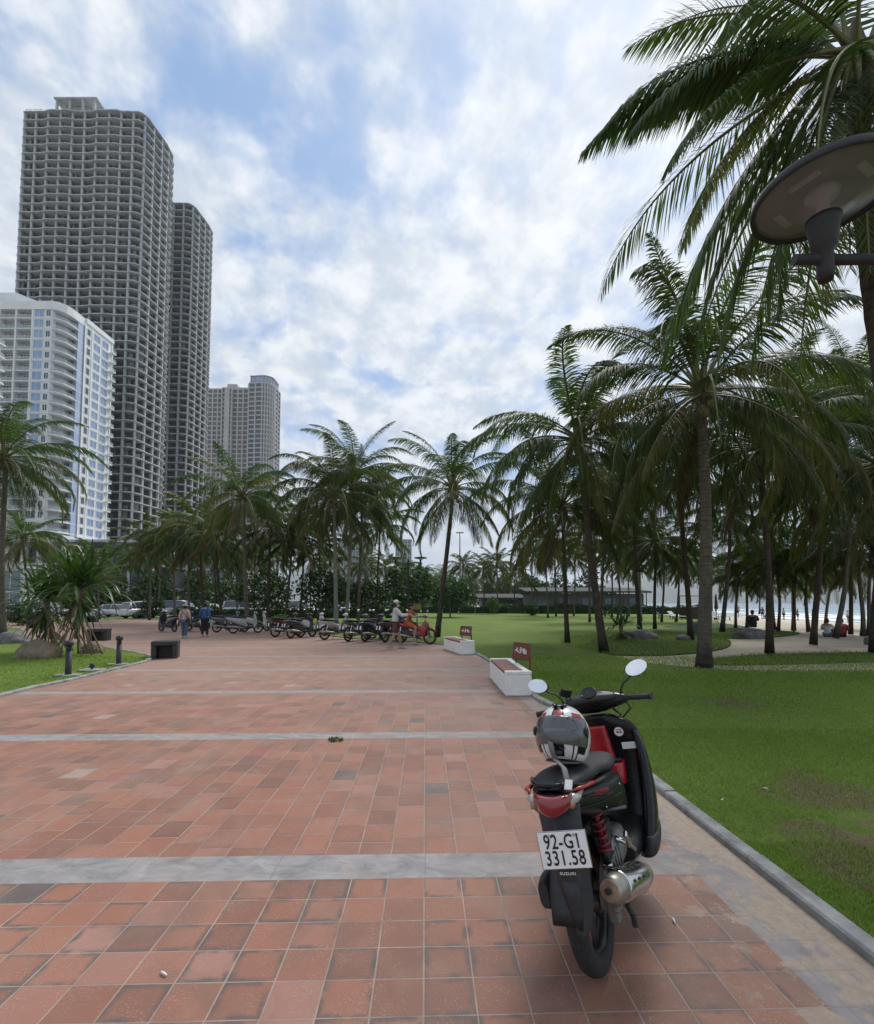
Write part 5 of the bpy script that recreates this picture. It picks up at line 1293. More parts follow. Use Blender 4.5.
    A, B = Vector((-.165, -.150, .405)), Vector((.22, -.215, .300)); ax = (B - A).normalized()
    def along(l): return [A + ax * q for q in l]
    m = MB(); m.tube(along([0, .012, .05, .12, .26, .36, .42, .46]), [.042, .053, .058, .060, .060, .056, .042, .022], 26, 0); b(m, 'can', M_steel, mu)
    m = MB(); m.tube(along([-.004, .004]), [.040, .043], 26, 0); b(m, 'end_cap', M_rust, mu)
    m = MB(); m.tube(along([-.022, -.002]), [.0125, .0125], 14, 0); b(m, 'outlet', M_ink, mu)
    # chrome shield round the outer side of the can
    rr = []; u_ = ax.cross(Vector((0, 0, 1))).normalized(); v_ = u_.cross(ax)
    for l in (.075, .09, .20, .315, .33):
        r_ = .065 if .08 < l < .32 else .062
        o_ = [A + ax * l + (u_ * math.cos(R(a)) + v_ * math.sin(R(a))) * r_ for a in range(-70, 131, 20)]; i_ = [A + ax * l + (u_ * math.cos(R(a)) + v_ * math.sin(R(a))) * (r_ - .004) for a in range(130, -71, -20)]
        rr.append(o_ + i_)
    m = MB(); m.rings(rr, 0, True, True); b(m, 'heat_shield', M_chrome, mu)
    for k in range(3):
        for a in (20, 62): m = MB(); c = A + ax * (.13 + k * .055) + (u_ * math.cos(R(a)) + v_ * math.sin(R(a))) * .0655; m.ball(c, (.011, .007, .006), 8, 0); b(m, 'shield_slot', M_ink, mu)
    m = MB(); m.tube([B, (.30, -.19, .27), (.42, -.12, .22), (.52, -.03, .25)], .017, 10, 0); b(m, 'exhaust_pipe', M_steel, mu)
    m = MB(); m.box((.02, -.135, .285), (.20, .03, .035), 0, None, .008); m.box((-.03, -.11, .262), (.05, .05, .10), 0, None, .01); m.tube([(-.02, -.09, .272), (-.02, -.145, .272)], .014, 10, 0); b(m, 'swing_arm', M_alu)
    m = MB(); m.tube([(.08, -.13, .27), (.06, -.16, .20), (.055, -.165, .165)], [.012, .011, .011], 8, 0); m.box((.055, -.165, .175), (.03, .022, .05), 0, None, .005); b(m, 'centre_stand_foot', M_blk)
    # passenger footpeg in bare metal
    m = MB(); m.tube([(.18, -.13, .47), (.23, -.175, .43), (.27, -.19, .385)], [.012, .013, .011], 8, 0); m.box((.215, -.178, .452), (.035, .018, .085), 0, Euler((0, -.5, 0)), .006); b(m, 'footpeg', M_chrome)
    m = MB(); m.tube([(.45, .14, .26), (.40, .23, .12), (.37, .275, .0)], [.011, .009, .009], 8, 0); m.box((.365, .28, .008), (.05, .03, .008), 0); b(m, 'side_stand', M_blk)
    # --- floor, tunnel, leg shield
    m = MB(); m.loft([(.42, 0, .30, .15, .055, 3.2), (.52, 0, .30, .175, .060, 3.4), (.70, 0, .30, .185, .060, 3.4), (.82, 0, .31, .18, .065, 3.2), (.92, 0, .35, .15, .07, 2.8)], 'x', 24, 3); b(m, 'floorboard', M_blk)
    m = MB(); m.loft([(.50, 0, .50, .085, .11, 2.6), (.60, 0, .46, .080, .10, 2.8), (.72, 0, .44, .082, .09, 2.8), (.84, 0, .47, .085, .10, 2.6)], 'x', 20, 3); b(m, 'tunnel_cover', M_gloss)
    m = MB(); m.loft([(.27, 0, .78, .150, .09, 3), (.32, 0, .82, .198, .08, 3), (.42, 0, .872, .222, .062, 2.8), (.55, 0, .895, .230, .052, 2.6), (.68, 0, .905, .240, .050, 2.7), (.78, 0, .905, .240, .052, 2.8), (.86, 0, .895, .205, .055, 2.6), (.92, 0, .885, .095, .05, 2.2)], 'z', 32, 5); b(m, 'leg_shield', M_gloss)
    # right and left lower wings that wrap round the rider's feet
    for s in (-1, 1):
        m = MB(); m.loft([(.235, s * .172, .60, .030, .05, 2.4), (.265, s * .195, .62, .042, .105, 2.6), (.33, s * .212, .665, .040, .135, 2.6), (.45, s * .226, .755, .036, .105, 2.5), (.60, s * .232, .825, .030, .070, 2.4), (.74, s * .230, .855, .022, .045, 2.3), (.82, s * .215, .87, .012, .03, 2.2)], 'z', 24, 5); b(m, 'leg_shield_wing', M_gloss)
        m = MB(); m.loft([(.228, s * .172, .60, .028, .06, 2.4), (.25, s * .202, .61, .040, .118, 2.6), (.30, s * .220, .64, .038, .14, 2.6), (.335, s * .223, .66, .036, .135, 2.6)], 'z', 22, 4); b(m, 'lower_wing_cover', M_dust)
    # red inner panel, pocket with its lip
    m = MB(); m.loft([(.56, -.01, .825, .070, .03, 3), (.62, -.01, .835, .076, .03, 3), (.70, 0, .843, .072, .03, 3), (.80, 0, .845, .062, .03, 3), (.865, 0, .84, .056, .03, 3)], 'z', 22, 3); b(m, 'inner_panel', M_red)
    m = MB(); m.loft([(.55, -.075, .745, .050, .045, 3), (.60, -.075, .755, .056, .055, 3), (.665, -.075, .775, .058, .055, 3)], 'z', 20, 3); b(m, 'pocket', M_red)
    m = MB(); m.box((.775, -.075, .672), (.085, .095, .012), 0, Euler((0, .15, 0)), .004); b(m, 'pocket_opening', M_blk)
    m = MB(); m.lathe((.812, .0, .70), [(.010, -.006), (.013, 0), (.010, .006)], 12, 0, 'x'); b(m, 'bag_hook', M_chrome)
    # stickers on the right wing, seen from behind
    m = MB(); m.lathe((.845, -.128, .818), [(.027, -.001), (.026, .001)], 24, 0, 'x', False); m.xform(Matrix.Identity(4)); st = b(m, 'round_sticker', M_wht)
    m = MB(); m.lathe((.8432, -.138, .815), [(.007, -.001), (.007, .001)], 12, 0, 'x', False); m.lathe((.8432, -.120, .815), [(.007, -.001), (.007, .001)], 12, 0, 'x', False); m.box((.8432, -.129, .830), (.002, .034, .005), 1); b(m, 'sticker_print', [M_ink, M_inkr], st)
    m = MB(); m.box((.838, -.168, .735), (.003, .078, .040), 0, Euler((0, -.06, 0)), .001); b(m, 'white_label_sticker', M_wht)
    # --- front fork and front mudguard
    for s in (-1, 1):
        m = MB(); m.tube([(1.22, s * .062, .272), (1.13, s * .062, .52), (1.06, s * .055, .70)], [.022, .024, .016], 12, 0); b(m, 'fork_leg', M_blk)
    rr = []
    for k in range(13):
        a = R(20 + k * 11); rr.append([Vector((1.22 + q * math.cos(a), y_, .272 + q * math.sin(a))) for q, y_ in ((.285, -.058), (.312, -.045), (.318, 0), (.312, .045), (.285, .058))] + [Vector((1.22 + q * math.cos(a), y_, .272 + q * math.sin(a))) for q, y_ in ((.28, .054), (.306, .042), (.312, 0), (.306, -.042), (.28, -.054))])
    m = MB(); m.rings(rr, 0, True, True); b(m, 'front_mudguard', M_gloss)
    m = MB(); m.loft([(.58, 0, 1.00, .09, .05, 2.4), (.68, 0, .995, .13, .07, 2.4), (.80, 0, .97, .13, .075, 2.3), (.90, 0, .93, .09, .06, 2.2)], 'z', 22, 4); b(m, 'front_nose', M_gloss)
    # --- handlebar group, locked to the left
    st = R(5); S = Matrix.Translation((.93, 0, .90)) @ Matrix.Rotation(R(-24), 4, 'Y') @ Matrix.Rotation(st, 4, 'Z') @ Matrix.Rotation(R(24), 4, 'Y') @ Matrix.Translation((-.93, 0, -.90))
    hb = bpy.data.objects.new('handlebar', None); C.objects.link(hb); hb.parent = t; hb.matrix_basis = S
    hc = MB(); hc.loft([(-.215, .90, .995, .022, .020, 2.2), (-.19, .905, .995, .040, .032, 2.4), (-.12, .925, .998, .072, .054, 2.5), (-.05, .935, 1.000, .088, .068, 2.5), (.05, .935, 1.000, .088, .068, 2.5), (.12, .925, .998, .072, .054, 2.5), (.19, .905, .995, .040, .032, 2.4), (.215, .90, .995, .022, .020, 2.2)], 'y', 24, 5); b(hc, 'cowl', M_gloss, hb)
    m = MB(); m.loft([(-.15, .885, 1.018, .034, .022, 2.4), (-.06, .872, 1.028, .058, .030, 2.5), (.06, .872, 1.028, .058, .030, 2.5), (.15, .885, 1.018, .034, .022, 2.4)], 'y', 20, 4); b(m, 'instrument_panel', M_blk, hb)
    tl = Matrix.Translation((.850, 0, 1.066)) @ Matrix.Rotation(R(-34), 4, 'Y')
    m = MB(); m.lathe((0, 0, 0), [(.044, -.03), (.051, 0), (.051, .006), (.047, .009), (.044, .006)], 28, 0); m.xform(tl); b(m, 'gauge_ring', M_gloss, hb)
    m = MB(); m.lathe((0, 0, 0), [(.044, .001), (.0441, .0045)], 28, 0, 'z', False); m.xform(tl); b(m, 'speedometer', M_dial, hb)
    m = MB()
    for k in range(11): a = R(-40 + k * 26); m.box((.032 * math.cos(a), .032 * math.sin(a), .0055), (.008, .002, .001), 0, Euler((0, 0, a)))
    m.box((.008, .01, .006), (.035, .003, .001), 0, Euler((0, 0, .8))); m.xform(tl); b(m, 'dial_mark', M_ink, hb)
    m = MB(); m.ball((.822, 0, 1.018), (.006, .012, .010), 10, 0); b(m, 'ignition_plate', M_chrome, hb)
    for s in (-1, 1):
        m = MB(); pts = [(.90, s * .20, .995), (.885, s * .24, .995), (.86, s * .30, .992), (.84, s * .352, .990)]; m.tube(pts, [.012, .0165, .0165, .0165], 14, 0)
        for k in range(12): q = k / 12; m.tube([Vector(pts[1]).lerp(Vector(pts[3]), q), Vector(pts[1]).lerp(Vector(pts[3]), q + .03)], .0178, 14, 0)
        m.tube([(.84, s * .352, .990), (.836, s * .36, .990)], .020, 14, 0); b(m, 'grip', M_blk, hb)
        m = MB(); m.tube([(.925, s * .20, 1.0), (.925, s * .25, 1.0), (.90, s * .32, .995), (.885, s * .365, .992)], [.009, .007, .006, .008], 8, 0, flat=.6); b(m, 'brake_lever', M_blk, hb)
        m = MB(); m.box((.895, s * .212, .998), (.05, .035, .045), 0, None, .012); b(m, 'switch_block', M_blk, hb)
        m = MB(); m.tube([(.91, s * .185, 1.01), (.905, s * .19, 1.05), (.895, s * .215, 1.085), (.885, s * .262, 1.115), (.885, s * .30, 1.14)], [.008, .006, .0055, .0055, .006], 8, 0); b(m, 'mirror_stem', M_blk, hb)
        Q = Matrix.Translation((.885, s * .315, 1.165)) @ Matrix.Rotation(R(8), 4, 'Y') @ Matrix.Rotation(R(s * 18), 4, 'X') @ Matrix.Rotation(R(-6 * s), 4, 'Z')
        m = MB(); m.ball((.012, 0, 0), (.020, .071, .047), 22, 0); m.xform(Q); b(m, 'mirror_housing', M_blk, hb)
        m = MB(); m.lathe((-.009, 0, 0), [(1, -.001), (1, .0012)], 28, 0, 'x', False); m.xform(Q @ Matrix.Diagonal((1, .067, .044, 1))); b(m, 'mirror_glass', M_mirror, hb)
    # phone holder by the left grip
    m = MB(); m.box((.89, .150, 1.085), (.012, .075, .060), 0, Euler((.5, -.5, .2)), .006); m.tube([(.90, .16, 1.0), (.895, .155, 1.06)], .007, 8, 0); m.tube([(.885, .125, 1.075), (.872, .110, 1.11)], .004, 6, 0); m.tube([(.885, .175, 1.07), (.872, .185, 1.10)], .004, 6, 0); b(m, 'phone_holder', M_blk, hb)
    m = MB(); m.tube([(.93, -.10, .95), (.90, -.15, .90), (.93, -.10, .83)], .007, 8, 0); b(m, 'brake_cable', M_blk, hb)
    m = MB(); m.loft([(-.05, .99, .945, .03, .022, 2.3), (0, 1.0, .945, .04, .035, 2.4), (.05, .99, .945, .03, .022, 2.3)], 'y', 18, 3); b(m, 'headlamp', M_clear, hb)
    return t
M_dial = mat('dial_face', (.34, .37, .42), .5, .3, 30, coat=.25)
hero()

def helmet():
    Mx = HERO @ Matrix.Translation((.120, -.012, .978)) @ Matrix.Rotation(R(6), 4, 'Z') @ Matrix.Rotation(R(8), 4, 'X') @ Matrix.Rotation(R(22), 4, 'Y') @ Matrix.Scale(1.1, 4)
    t = thing('helmet', 'white full face helmet with red patches and smoked visor on the scooter seat', 'helmet'); t.matrix_world = Mx
    # face looks towards -x ; y to its side
    def shell(a0, a1, e0, e1, off, mats, fn=None, nu=40, nv=26, name='shell', th=.006):
        mb = MB(); rr = {}
        def pt(a, e, o):
            ca, sa, ce, se = math.cos(a), math.sin(a), math.cos(e), math.sin(e)
            rx = .148; ry = .118; rz = .132 if e > 0 else .128
            fr = max(0, ca)  # forward = -x
            x = -(rx + (.016 if e < 0 else 0) * fr ** 2) * ca * ce ** (.75 if e < 0 else 1); y = ry * sa * ce ** (.55 if e < 0 else .95); z = rz * se
            v = Vector((x, y, z)); return v * (1 + o / .13)
        for i in range(nu):
            for j in range(nv):
                A0 = a0 + (a1 - a0) * i / nu; A1 = a0 + (a1 - a0) * (i + 1) / nu; E0 = e0 + (e1 - e0) * j / nv; E1 = e0 + (e1 - e0) * (j + 1) / nv
                mi = fn((A0 + A1) / 2, (E0 + E1) / 2) if fn else 0
                if mi is None: continue
                mb.add([pt(A0, E0, off), pt(A1, E0, off), pt(A1, E1, off), pt(A0, E1, off)], [(0, 1, 2, 3)], mi, True)
        return mb, pt
    W, B_, Rr = 0, 1, 2
    def pat(a, e):
        aa, ee = abs(math.degrees(a)), math.degrees(e)
        if aa < 58 and -26 < ee < 24: return None
        if ee > 24:
            if aa < 16 and ee < 62: return Rr if (ee < 40 and aa < 10) else B_
            if 34 < aa < 62 and ee < 50: return Rr if ee < 38 else W
            if ee > 70: return B_ if aa < 60 or aa > 120 else W
            if 80 < aa < 110: return B_ if ee > 40 else Rr
            return W
        if ee < -26:
            if aa < 15: return B_ if ee > -54 else W
            if 15 <= aa < 34: return W
            if 34 <= aa < 38 or 44 < aa < 47: return B_
            if 47 <= aa < 70: return B_ if ee > -44 else W
            return W
        if 58 <= aa < 75: return B_
        return W if aa < 105 or ee < -5 else (Rr if aa < 135 else B_)
    mb, pt = shell(-PI, PI, R(-62), R(89.5), 0, None, pat, 96, 56)
    bm = bmesh.new(); me = mb.mesh('shell', [M_helw, M_gloss, M_red]); bm.from_mesh(me); bmesh.ops.remove_doubles(bm, verts=bm.verts, dist=.0004); bmesh.ops.recalc_face_normals(bm, faces=bm.faces)
    bm.to_mesh(me); bm.free(); o = link('shell', me, t); so = o.modifiers.new('thickness', 'SOLIDIFY'); so.thickness = .008; so.offset = -1
    mb, _ = shell(R(-66), R(66), R(-27), R(27), .003, None, None, 36, 14); me = mb.mesh('visor', M_visor); bm = bmesh.new(); bm.from_mesh(me); bmesh.ops.remove_doubles(bm, verts=bm.verts, dist=.0004); bmesh.ops.recalc_face_normals(bm, faces=bm.faces); bm.to_mesh(me); bm.free()
    o = link('visor', me, t); so = o.modifiers.new('thickness', 'SOLIDIFY'); so.thickness = .003; so.offset = 1
    m = MB(); m.ball((0, 0, 0), (.122, .096, .108), 20, 0); m.build('lining', M_blk, t)
    for s in (-1, 1):
        m = MB(); p = pt(R(66 * s), R(2), .004); m.lathe(p, [(.022, -.006), (.024, 0), (.018, .007)], 18, 0, 'y'); recalc(m.build('visor_pivot', M_blk, t))
    m = MB(); 
    for s in (-1, 1): m.tube([pt(R(4 * s), R(-33), .004), pt(R(12 * s), R(-38), .004), pt(R(17 * s), R(-33), .004)], [.007, .009, .003], 8, 0, flat=.5)
    m.box(pt(0, R(-44), .002), (.012, .036, .022), 0, None, .005); m.build('chin_vent', M_blk, t)
    m = MB()
    for s in (-1, 1): m.tube([pt(R(10 * s), R(50), .004), pt(R(22 * s), R(60), .006), pt(R(26 * s), R(72), .003)], [.010, .012, .004], 8, 0, flat=.6)
    m.build('top_vent', M_gloss, t)
    # hanging chin strap with its buckle, in front of the chin bar down over the tail
    m = MB(); Pp = [pt(R(12), R(-22), .012), pt(R(10), R(-40), .016), pt(R(6), R(-60), .02) , Vector((-.190, .0, -.130)), Vector((-.255, -.045, -.165)), Vector((-.335, -.075, -.235))]
    vs = []; 
    for i, p in enumerate(Pp): w = .011; vs += [Vector(p) + Vector((0, w, .003)), Vector(p) + Vector((0, -w, -.003))]
    m.add(vs, [(2 * i, 2 * i + 1, 2 * i + 3, 2 * i + 2) for i in range(len(Pp) - 1)], 0, True); o = m.build('chin_strap', M_strap, t); so = o.modifiers.new('thickness', 'SOLIDIFY'); so.thickness = .004
    m = MB(); m.box(Pp[-1] + Vector((.004, .002, .006)), (.012, .030, .045), 0, Euler((0, .6, 0)), .003); m.build('buckle', M_chrome, t)
helmet()
# ================================================================= STREET FURNITURE
M_dstone = mat('black_granite', (.030, .030, .031), .55, .4, 9, bump=.2, wear=(.07, .07, .068)); M_iron = mat('dark_painted_metal', (.020, .021, .023), .6, .3, 9, wear=(.045, .043, .040))
M_wst = mat('white_bench_stone', (.80, .79, .75), .75, .08, 5, bump=.4, wear=(.58, .56, .51)); M_redst = mat('red_tile_seat', (.22, .085, .065), .6, .3, 9); M_sign = mat('red_sign_board', (.17, .050, .03), .6, .2, 9, wear=(.22, .10, .07))
M_yel = mat('yellow_sign', (.26, .18, .05), .6, .2, 9); M_diff = None

def cube_seat(label, cpx, cpy, w, d, h, rz):
    p = gr(cpx, cpy); t = thing('stone_seat', label, 'stone seat', p, rz, 'black granite cube seats')
    mb = MB(); mb.box((0, 0, h - .06), (w, d, .12), 0, None, .012); mb.build('top_slab', M_dstone, t)
    mb = MB(); mb.box((-w / 2 + .07, 0, (h - .125) / 2), (.13, d - .03, h - .125), 0, None, .01); mb.build('side_slab', M_dstone, t)
    mb = MB(); mb.box((w / 2 - .07, 0, (h - .125) / 2), (.13, d - .03, h - .125), 0, None, .01); mb.build('side_slab', M_dstone, t)
    mb = MB(); mb.box((0, d / 2 - .09, (h - .125) / 2), (w - .28, .12, h - .13), 0, None, .01); mb.build('back_slab', M_dstone, t)
cube_seat('black granite cube seat standing nearest on the plaza, right of the bollards', 165.5, 658, .68, .5, .50, .35)
cube_seat('black granite cube seat behind the taller bollard', 99, 640.5, .75, .5, .5, .25)
cube_seat('small black granite seat farther off behind the pandanus roots', 36, 628, .8, .6, .5, .2)
cube_seat('black granite seat on the far plaza near the road', 92, 622, .8, .6, .5, .2)
cube_seat('small black granite seat at the far edge of the plaza by the white cars', 142, 619, .8, .6, .5, .2)

def bollard(label, px, py, h):
    p = gr(px, py, .03); t = thing('bollard_light', label, 'bollard light', p, 0, 'black bollard lights on the left lawn')
    mb = MB(); mb.prism([(.24 * math.cos(a * PI / 8) * (1.15), .17 * math.sin(a * PI / 8)) for a in range(16)], -.06, .035); mb.build('concrete_base', M_kerb, t)
    mb = MB(); mb.lathe((0, 0, 0), [(.062, .03), (.060, .06), (.058, h * .72)], 18); mb.build('post', M_iron, t)
    mb = MB(); mb.lathe((0, 0, 0), [(.045, h * .725), (.045, h * .85)], 18); mb.build('lamp_glass', M_gldk, t)
    mb = MB(); 
    for k in range(4): mb.lathe((0, 0, h * (.74 + .035 * k)), [(.05, 0), (.070, .006), (.070, .012), (.05, .016)], 18)
    mb.lathe((0, 0, 0), [(.075, h * .86), (.082, h * .88), (.080, h * .95), (.05, h), (.01, h * 1.01)], 20); mb.build('cap', M_iron, t)
bollard('black bollard light at the left, in front of the pandanus roots', 68, 676, .76); bollard('black bollard light to the right, near the tip of the left lawn', 118.5, 665, .74)
p = gr(92, 671, .03); t = thing('ground_spotlight', 'small spotlight on a concrete pad between the two bollards', 'spotlight', p)
mb = MB(); mb.prism([(.30 * math.cos(a * PI / 8), .2 * math.sin(a * PI / 8)) for a in range(16)], -.05, .04); mb.build('concrete_base', M_kerb, t)
mb = MB(); mb.tube([(0, 0, .03), (0, 0, .09)], .02, 8); mb.lathe((0, 0, .1), [(.045, -.02), (.05, .0), (.05, .07), (.03, .075)], 14); mb.build('spot_head', M_iron, t)

def bench(label, front_px, end_px, back_n, glyph):
    """white block bench with a red tile seat; the sign panel stands behind it"""
    a, b = gr(*front_px), gr(*end_px); d = (a - b); L = 1.95; d.normalize(); rz = math.atan2(d.y, d.x)
    mid = b + d * L / 2; t = thing('bench', label, 'bench', mid, rz)
    s = back_n; W = .46; H = .43
    mb = MB(); mb.box((0, s * W / 2, .18), (L, W, .36), 0, None, .02)
    for x in (-L / 2 + .05, L / 2 - .05): mb.box((x, s * W / 2, .395), (.10, W, .068), 0, None, .012)
    mb.box((0, s * (W - .06), .393), (L - .21, .10, .062), 0, None, .01); mb.build('bench_block', M_wst, t)
    mb = MB(); mb.box((0, s * (W / 2 - .06), .387), (L - .215, W - .13, .045), 0, None, .006); mb.build('seat', M_redst, t)
    for x in (-.24, .24): mb = MB(); mb.box((x * .92, s * (W + .05) + x * .36, .30), (.04, .03, .60), 0); mb.build('sign_post', M_sign, t)
    mb = MB(); mb.box((0, s * (W + .015), .68), (.58, .018, .31), 0, Euler((R(-s * 8), 0, 0)), .003); mb.box((0, s * (W + .015), .53), (.58, .024, .03), 0); bo = mb.build('sign_board', M_sign, t)
    g = MB(); bm_=len(g.v)
    f = -s
    for (x, z, w, h) in ((-.17, .68, .055, .035), (-.13, .70, .04, .07), (-.09, .66, .06, .03), (0, .70, .085, .03), (0, .68, .035, .14), (-.035, .645, .03, .03), (.10, .69, .07, .09), (.17, .67, .045, .08), (.13, .645, .08, .025)):
        g.box((x * f * -1, s * (W + .015) - s * .013 + (z - .68) * .14 * s * -1 * -1, z), (w, .004, h), 0)
    gp = g.build('sign_pictogram', M_wht, bo)
    Tm = Matrix.Translation((0, s * (W + .05), 0)) @ Matrix.Rotation(R(22), 4, 'Z') @ Matrix.Translation((0, -s * (W + .05), 0)); bo.matrix_basis = Tm
bench('white block bench with red seat and red sign panel, the nearer of two', (489.5, 678), (505.5, 696.5), -1, 0)
bench('white block bench with red seat and sign panel, farther one by the red motorbike', (446.5, 650), (461, 655), -1, 1)

def m_lampglass():
    m, nt, b = newmat('lamp_diffuser'); b.inputs['Base Color'].default_value = (.20, .205, .205, 1); b.inputs['Roughness'].default_value = .28; b.inputs['Alpha'].default_value = .5; b.inputs['Specular IOR Level'].default_value = .5; return m
M_refl = mat('lamp_reflector', (.19, .195, .20), .6, .1, 6); M_diff = m_lampglass(); M_ledp = mat('led_plate', (.45, .45, .44), .4, .1, 9)
def street_lamp(label, x, y, H, rz, arms=2, arm=.62, disc=.27):
    t = thing('street_lamp', label, 'street lamp', (x, y, 0), rz)
    mb = MB(); mb.lathe((0, 0, 0), [(.16, 0), (.16, .03), (.075, .06), (.075, .5), (.055, .56), (.05, H * .6), (.042, H - .1), (.042, H + .05), (.01, H + .08)], 16); mb.build('pole', M_iron, t)
    mb = MB(); e = arm if arms == 2 else 0
    mb.tube([(-arm - .12, 0, H - .16), (e + .09 if arms == 2 else .05, 0, H - .16)], .019, 12); mb.build('arm', M_iron, t)
    for s in ((-1, 1) if arms == 2 else (-1,)):
        x0 = s * arm; h = H - .16
        mb = MB(); mb.lathe((x0, 0, h), [(.025, -.085), (.029, -.05), (.029, .03), (.042, .045), (.055, .15), (.058, .165), (.03, .166)], 24); f = mb.build('lamp_socket', M_iron, t)
        hd = bpy.data.objects.new('lamp_head', None); C.objects.link(hd); hd.parent = t; hd.location = (x0, 0, h + .26)
        mb = MB(); mb.lathe((0, 0, 0), [(disc * .93, -.006), (disc * .985, -.016), (disc, 0), (disc * .985, .02), (disc * .93, .03), (disc * .5, .055), (.02, .062)], 56, caps=False)
        mb.rings([[Vector((q * math.cos(a * 2 * PI / 56), q * math.sin(a * 2 * PI / 56), z)) for a in range(56)] for q, z in ((disc * .93, -.006), (disc * .90, .014), (disc * .4, .036), (.01, .045))], 0, True, False)
        mb.build('disc_shade', M_iron, hd); mb = MB(); mb.rings([[Vector((q * math.cos(a * 2 * PI / 56), q * math.sin(a * 2 * PI / 56), z)) for a in range(56)] for q, z in ((disc * .90, .010), (disc * .5, .028), (.02, .034))], 0, True, False); mb.build('reflector', M_refl, hd)
        mb = MB(); mb.rings([[Vector((q * math.cos(a * 2 * PI / 56), q * math.sin(a * 2 * PI / 56), z)) for a in range(56)] for q, z in ((disc * .925, -.004), (disc * .80, -.022), (disc * .5, -.05), (disc * .30, -.080), (.060, -.098))], 0, True, False); mb.build('diffuser', M_diff, hd)
        mb = MB()
        for k in range(4): a = k * PI / 2 + .5; mb.box((disc * .58 * math.cos(a), disc * .58 * math.sin(a), -.004), (.028, .10, .006), 0, Euler((0, 0, a)), .002)
        mb.lathe((0, 0, 0), [(.06, .01), (.055, -.01), (.022, -.03), (.02, -.10)], 20); mb.build('led_module', M_ledp, hd)
c0 = at(822, 196, 1.78)
street_lamp('disc street lamp cut by the right edge of the photo above the scooter', c0.x + .66, 1.78, c0.z - .10, 0, 2, .66, .238)
q = at(408, 600, 23.5); street_lamp('black double arm street lamp behind the man in the white cap', q.x, 23.5, at(408, 560, 23.5).z, 0, 2, .62, .32)

def boulder(label, foot, r, seed, m):
    bm = bmesh.new(); bmesh.ops.create_icosphere(bm, subdivisions=4, radius=1)
    from mathutils import noise as nz
    for v in bm.verts:
        d = 1 + .22 * nz.noise(v.co * 1.3 + Vector((seed, 0, 0))) + .10 * nz.noise(v.co * 3.1 + Vector((0, seed, 0))) + .035 * nz.noise(v.co * 8)
        v.co = Vector((v.co.x * r[0] * d, v.co.y * r[1] * d, max(v.co.z, -.35) * r[2] * d))
    me = bpy.data.meshes.new('boulder'); bm.to_mesh(me); bm.free(); me.materials.append(m)
    for p in me.polygons: p.use_smooth = True
    o = link('boulder', me, None, foot); return tag(o, label, 'boulder')
M_rockb = mat('tan_boulder', (.20, .155, .105), .9, .4, 3, bump=.8, bscale=9, bdist=.05, wear=(.10, .085, .07)); M_rockg = mat('grey_boulder', (.15, .145, .14), .9, .4, 2.2, bump=.8, bscale=8, bdist=.05, wear=(.16, .155, .15))
boulder('tan boulder under the pandanus pair', gr(37, 655, .1), (.62, .4, .42), 1, M_rockb); boulder('dark boulder at the left edge behind the lawn', gr(12, 641, .1), (.62, .45, .42), 2, M_rockg)
boulder('smaller tan boulder behind the stilt roots', gr(92, 652, .05), (.35, .3, .3), 8, M_rockb)
boulder('flat grey boulder on the grass island right of the spiky plant', gr(640, 637, .1), (.78, .5, .34), 3, M_rockg); boulder('small pale boulder left of the thick ringed palm', gr(683, 638.5, .1), (.3, .25, .17), 4, M_rockg)
boulder('dark boulder just behind the thick ringed palm', gr(697, 633, .1), (.45, .4, .62), 5, M_rockg); boulder('grey boulder below the people sitting under the palms', gr(752, 636, .1), (.75, .4, .36), 6, M_rockg)
boulder('dark boulder cut by the right edge on the sand', gr(876, 642, .1), (.34, .3, .3), 7, M_rockg)

# small sign beside the lamp, power poles and a leaning stake on the beach
q = gr(418, 640); t = thing('sign', 'small yellow sign on a post just right of the street lamp', 'sign', (at(417, 600, 24.5).x, 24.5, 0)); mb = MB(); mb.box((0, 0, 1.42), (.42, .03, .30)); mb.build('sign_board', M_yel, t); mb = MB(); mb.tube([(0, .03, 0), (0, .03, 1.5)], .025, 8); mb.build('post', M_iron, t)
t = thing('light_mast', 'thin tall lamp mast far off between two palm crowns', 'mast', (at(460, 600, 150).x, 150, 0)); mb = MB(); mb.tube([(0, 0, 0), (0, 0, 24)], [.28, .14], 8); mb.build('pole', M_iron, t); mb = MB(); mb.box((0, 0, 24), (2.4, .3, .3)); mb.build('lamp_bar', M_iron, t)
g = gr(794, 633); t = thing('stake', 'thin leaning wooden stake stuck in the sand between the palms', 'stake', g); mb = MB(); mb.tube([(0, 0, -.1), (-.05, 0, 1.2), (-.03, 0, 2.1)], [.04, .035, .03], 7); mb.build('post', M_root, t)

